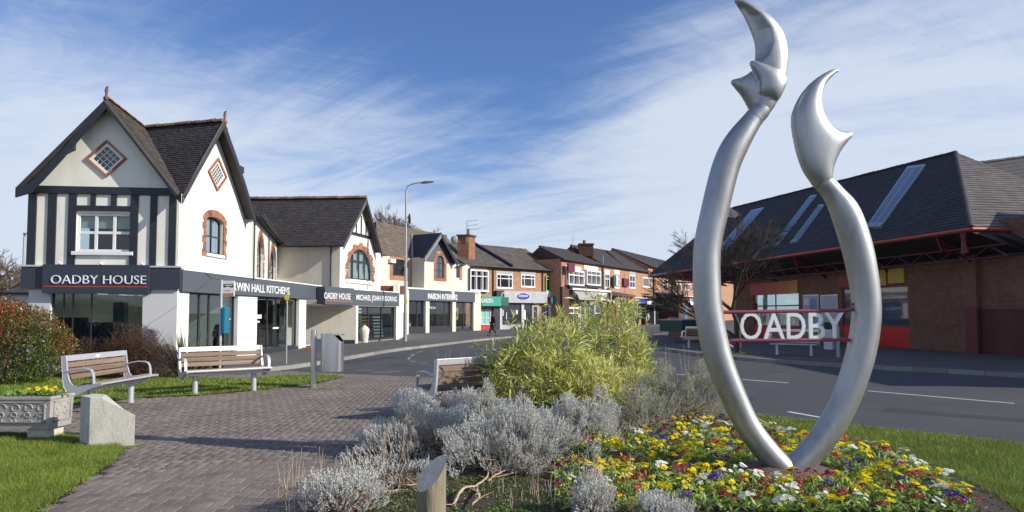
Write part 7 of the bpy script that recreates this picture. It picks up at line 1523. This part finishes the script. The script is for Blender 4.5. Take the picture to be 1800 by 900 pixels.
# ---- flower bed
FLP = [g0(*q) for q in ((985, 905), (975, 842), (985, 800), (1010, 770), (1100, 750), (1190, 744), (1265, 742), (1330, 752), (1400, 772), (1470, 783), (1545, 797), (1600, 815), (1655, 842), (1695, 875), (1715, 910))]
FCOL = {'yellow': [(.88, .74, .01), (.84, .66, .008)], 'white': [(.88, .87, .76), (.84, .84, .74)], 'crimson': [(.22, .008, .02), (.33, .012, .03)], 'purple': [(.055, .022, .22), (.09, .04, .32)], 'scarlet': [(.52, .04, .01), (.45, .02, .02)], 'magenta': [(.42, .015, .12), (.33, .02, .09)]}
PLF = leafmat('primrose leaf', [(.17, .28, .045), (.24, .37, .07), (.32, .45, .11), (.42, .51, .18), (.11, .19, .035)], .5, .3, .4); EYE_ = colmat('yellow flower eye', (.75, .45, .01))
def plant_mesh(col, seed):
    rs = np.random.RandomState(seed); b = MB(); nl = 15
    for k in range(nl):
        a = k*2.4+rs.uniform(-.3, .3); l = rs.uniform(.07, .13); w = l*.30; e = rs.uniform(.35, 1.1); d = Vector((math.cos(a), math.sin(a), e)).normalized(); s = Vector((-math.sin(a), math.cos(a), 0)); o = d*.01; m_ = o+d*l*.55; t = o+d*l+Vector((0, 0, -.02))
        b.add([o-s*w*.15, o+s*w*.15, m_+s*w*.5+Vector((0, 0, .008)), t, m_-s*w*.5+Vector((0, 0, .008)), m_], [(0, 1, 2, 5), (0, 5, 4), (5, 2, 3), (5, 3, 4)])
    f = MB(); nf = rs.randint(7, 14)
    for k in range(nf):
        c = Vector((rs.normal(0, .032), rs.normal(0, .032), 0)); c.z = .125-6*(c.x**2+c.y**2)+rs.uniform(-.012, .01); n_ = Vector((c.x*6+rs.normal(0, .25), c.y*6-.35+rs.normal(0, .2), 1)).normalized(); X = n_.cross(Vector((0, 1, .1))).normalized(); Y = n_.cross(X); r = rs.uniform(.019, .026); a0 = rs.uniform(0, 6.28)
        for j in range(5):
            a = a0+j*6.283/5; q = lambda aa, rr, h: c+(X*math.cos(aa)+Y*math.sin(aa))*rr+n_*h
            f.add([c, q(a-.58, r*.8, .003), q(a-.25, r*1.08, .0035), q(a, r*.98, .001), q(a+.25, r*1.08, .0035), q(a+.58, r*.8, .003)], [(0, 1, 2, 3, 4, 5)])
        f.add([q(t, r*.26, .003) for t in [0, 1.57, 3.14, 4.71]], [(0, 1, 2, 3)], 1)
    return b, f
def flowers():
    rs = np.random.RandomState(12); pts = []; A = np.array(FLP); lo, hi = A.min(0), A.max(0); lo[1] = 5.6; tries = 0; q = atz(1383, 834)
    while len(pts) < 430 and tries < 40000:
        tries += 1; c = rs.uniform(lo, hi)
        if not pip(c[None], FLP)[0] or abs(c[0]) > .78*c[1] or ((c[0]-q.x)/.62)**2+((c[1]-q.y)/.46)**2 < 1: continue
        if all((c[0]-a)**2+(c[1]-b)**2 > .13**2 for a, b in pts): pts.append((c[0], c[1]))
    # colour runs loosely in patches
    names = list(FCOL); wts = [.43, .22, .18, .07, .04, .06]; pts.sort(key=lambda p: p[1]); vars_ = {}
    for nme in names:
        for v in range(4):
            r = root('primrose_plant', '', 'flower', (0, 0, 0)); bl, fl = plant_mesh(nme, 100+len(vars_)); bl.build('leaves', PLF, r, uv=False); fl.build('flower_heads', [leafmat(nme+' petal', FCOL[nme]+FCOL[nme][:1], .55, .2, .2), EYE_], r, uv=False, kind='stuff'); vars_[nme, v] = r
    def zone(x, y):
        if y > 9.6: return 'at the back edge of the bed by the bamboo and grass'
        if x > q.x+.75: return 'in the part of the bed right of the silver sculpture'
        if y < q.y-.5 and x > 1.9: return 'in front of the foot of the silver sculpture'
        if x < 1.5: return 'at the left side of the bed beside the silver lavender'
        return 'in the middle of the bed left of the silver sculpture'
    index_kids(); used = set(); extra_l, extra = [], []
    for i, (x, y) in enumerate(pts):
        nme = names[rs.choice(6, p=wts)]; v = rs.randint(4); sc = rs.uniform(.85, 1.25); rz = rs.uniform(0, 6.28)
        if i >= 296: extra.append((x, y, sc, rz, nme, v)); continue
        zn = zone(x, y); lab = '%s primrose %s' % (nme, zn); src = vars_[nme, v]
        if (nme, v) not in used: used.add((nme, v)); c = src; c.location = (x, y, .02); c.rotation_euler = (0, 0, rz); c['label'] = lab
        else: c = copytree(src, (x, y, .02), rz, lab)
        c['group'] = '%s primroses %s' % (nme, zn); c.scale = (sc, sc, sc)
    for k in list(vars_):
        if k not in used:
            for ch in list(vars_[k].children): bpy.data.objects.remove(ch)
            bpy.data.objects.remove(vars_[k])
    # plants past the limit, joined
    b = MB(); f = MB(); cols = {nme: i for i, nme in enumerate(names)}
    for (x, y, sc, rz, nme, v) in extra:
        bl, fl = plant_mesh(nme, 100+names.index(nme)*4+v); c, s = math.cos(rz)*sc, math.sin(rz)*sc; T = lambda V: [(p[0]*c-p[1]*s+x, p[0]*s+p[1]*c+y, p[2]*sc+.02) for p in V]
        b.add(T(bl.v), bl.f); k = len(f.v); f.v += T(fl.v); f.f += [[k+i for i in q_] for q_ in fl.f]; f.m += [cols[nme] if m_ == 0 else 6 for m_ in fl.m]; f.s += fl.s
    b.build('primrose_leaves', PLF, None, uv=False, kind='stuff'); f.build('primrose_flowers', [MATS[n_+' petal'] for n_ in names]+[EYE_], None, uv=False, kind='stuff')
    P = rs.uniform(lo, hi, (15000, 2)); P = P[pip(P, FLP) & (((P[:, 0]-q.x)/.55)**2+((P[:, 1]-q.y)/.42)**2 > 1)]; n = len(P); D = np.stack([rs.normal(0, 1, n), rs.normal(0, 1, n), rs.uniform(.3, 1.2, n)], 1)
    leaves('bedding_leaves', np.stack([P[:, 0], P[:, 1], rs.uniform(.02, .06, n)], 1), D, rs.uniform(.05, .11, n), rs.uniform(.018, .032, n), [PLF], kind='stuff')
    # trough planter
    p = root('trough_plants', 'yellow primroses and green leaves growing in the stone trough', 'flowers', (-7, 9.6, .55)); b = MB(); f = MB()
    for i in range(24):
        x = -7.75+i*.06; bl, fl = plant_mesh('yellow', 300+i); sc = 1.35+.5*rs.rand(); y = 9.6+rs.uniform(-.12, .12); b.add([(p_[0]*sc+x, p_[1]*sc+y, p_[2]*sc+.55) for p_ in bl.v], bl.f)
        if i in (16, 17, 18, 21): k = len(f.v); f.v += [(p_[0]+x+.1, p_[1]+y-.02, p_[2]+.58) for p_ in fl.v]; f.f += [[k+j for j in q_] for q_ in fl.f]; f.m += fl.m; f.s += fl.s
    b.build('leaves', PLF, p, uv=False); f.build('flower_heads', [MATS['yellow petal'], EYE_], p, uv=False, kind='stuff')
flowers()
# ---- bare trees
BARK = mat('dark bark', (.060, .048, .040), .9, var=.3, vs=8, bump=.5, bs=30); BARKP = mat('pale winter twig', (.16, .12, .095), .9, var=.25, vs=4)
def bare_tree(name, label, base, h, spread, seed, m=BARK, depth=6, r0=.12, droop=0.0, thin=1.0, splits=(2, 4)):
    rr = random.Random(seed); p = root(name, label, 'tree', base); T = MB(); B = MB()
    def grow(o, d, l, r, k):
        pts = [o]; n = 3
        for i in range(n):
            d = (d+Vector((rr.gauss(0, .13), rr.gauss(0, .13), rr.gauss(0, .08)-droop*(depth-k)*.02))).normalized(); pts.append(pts[-1]+d*l/n)
        (T if k == depth else B).tube(pts, [r*(1-.14*i) for i in range(n+1)], 7 if k >= depth-1 else 4, caps=False)
        if k <= 0: return
        for j in range(rr.randint(*splits)):
            q = pts[-1] if j < 2 else pts[rr.randint(1, n)]; a = rr.uniform(0, 6.28); s = spread*rr.uniform(.6, 1.25); t = Vector((math.cos(a), math.sin(a), 0)); nd = (d+t*s).normalized(); grow(q, nd, l*rr.uniform(.62, .84), max(.0035*thin, r*.58), k-1)
    grow(Vector(base), Vector((rr.uniform(-.05, .05), 0, 1)), h*.30, r0, depth); T.build('trunk', m, p); B.build('branches', m, p); return p
q = atz(1297, 622, .1); bare_tree('bare_tree', 'small dark leafless tree on the far pavement seen through the sculpture', (q.x, q.y, .05), 6.2, .45, 5, BARK, 7, .13, thin=1.8, splits=(3, 4))
rs_ = np.random.RandomState(2); n_ = 500; P = np.stack([rs_.normal(q.x, .35, n_), rs_.normal(q.y, .3, n_), np.full(n_, .1)], 1); leaves('weeds', P, np.stack([rs_.normal(0, .5, n_), rs_.normal(0, .5, n_), np.ones(n_)], 1), rs_.uniform(.04, .1, n_), .012, [GR], kind='stuff')
bare_tree('bare_tree', 'pale leafless tree rising behind the brown roof beside the street lamp', (aty(688, 500, 82).x, 82, 0), 12.6, .36, 9, BARKP, 7, .28, thin=6, splits=(3, 4))
bare_tree('bare_tree', 'leafless tree at the far left edge beyond the corner shop', (aty(8, 500, 48).x, 48, 0), 7.2, .6, 12, BARKP, 6, .22, thin=4, splits=(3, 4))
bare_tree('bare_tree', 'shorter leafless tree close to the distant lamp post on the left', (aty(28, 500, 54).x, 54, 0), 6.4, .6, 13, BARKP, 6, .2, thin=4, splits=(3, 4))
def hedge():
    p = root('hedge', 'dark green hedge behind the red tipped shrub at the far left', 'hedge', (-22, 27, 0)); P, N, rs = dome(9000, (-23, 27, .6), (6.5, 1.4, 2.0), 77, .3, .08, 5, -.3); P[:, 2] = np.maximum(P[:, 2], .05)
    leaves('foliage', P, N+rs.normal(0, .8, P.shape), rs.uniform(.08, .16, len(P)), rs.uniform(.04, .07, len(P)), [leafmat('hedge leaf', [(.05, .08, .02), (.08, .11, .03), (.12, .12, .04), (.04, .06, .02)], .5, .2)], None, p)
    p = root('distant_bungalow', 'small dark roofed building with a cream wall at the far left', 'house', (-27, 38, 0)); MB().bx(-28.6, -24.3, 39, 43, 0, 2.95).build('wall', CREAM, p); MB().slab([(-29.0, 38.7, 2.9), (-24, 38.7, 2.9), (-25, 41, 3.9), (-27.9, 41, 3.9)], .12).build('roof', SLATE, p)
    o = MB().bx(-160, -30, 90, 96, 0, 5).v
    P, N, rs = dome(16000, (-110, 95, 0), (75, 8, 6.5), 78, .25, .12, 9, 0); f = leaves('distant_trees', P, N+rs.normal(0, .8, P.shape), rs.uniform(.5, 1.0, len(P)), rs.uniform(.25, .5, len(P)), [leafmat('distant tree mass', [(.09, .08, .05), (.07, .09, .04), (.12, .10, .07)], .8, .1)]); tag(f, None, None, kind='stuff')
hedge()
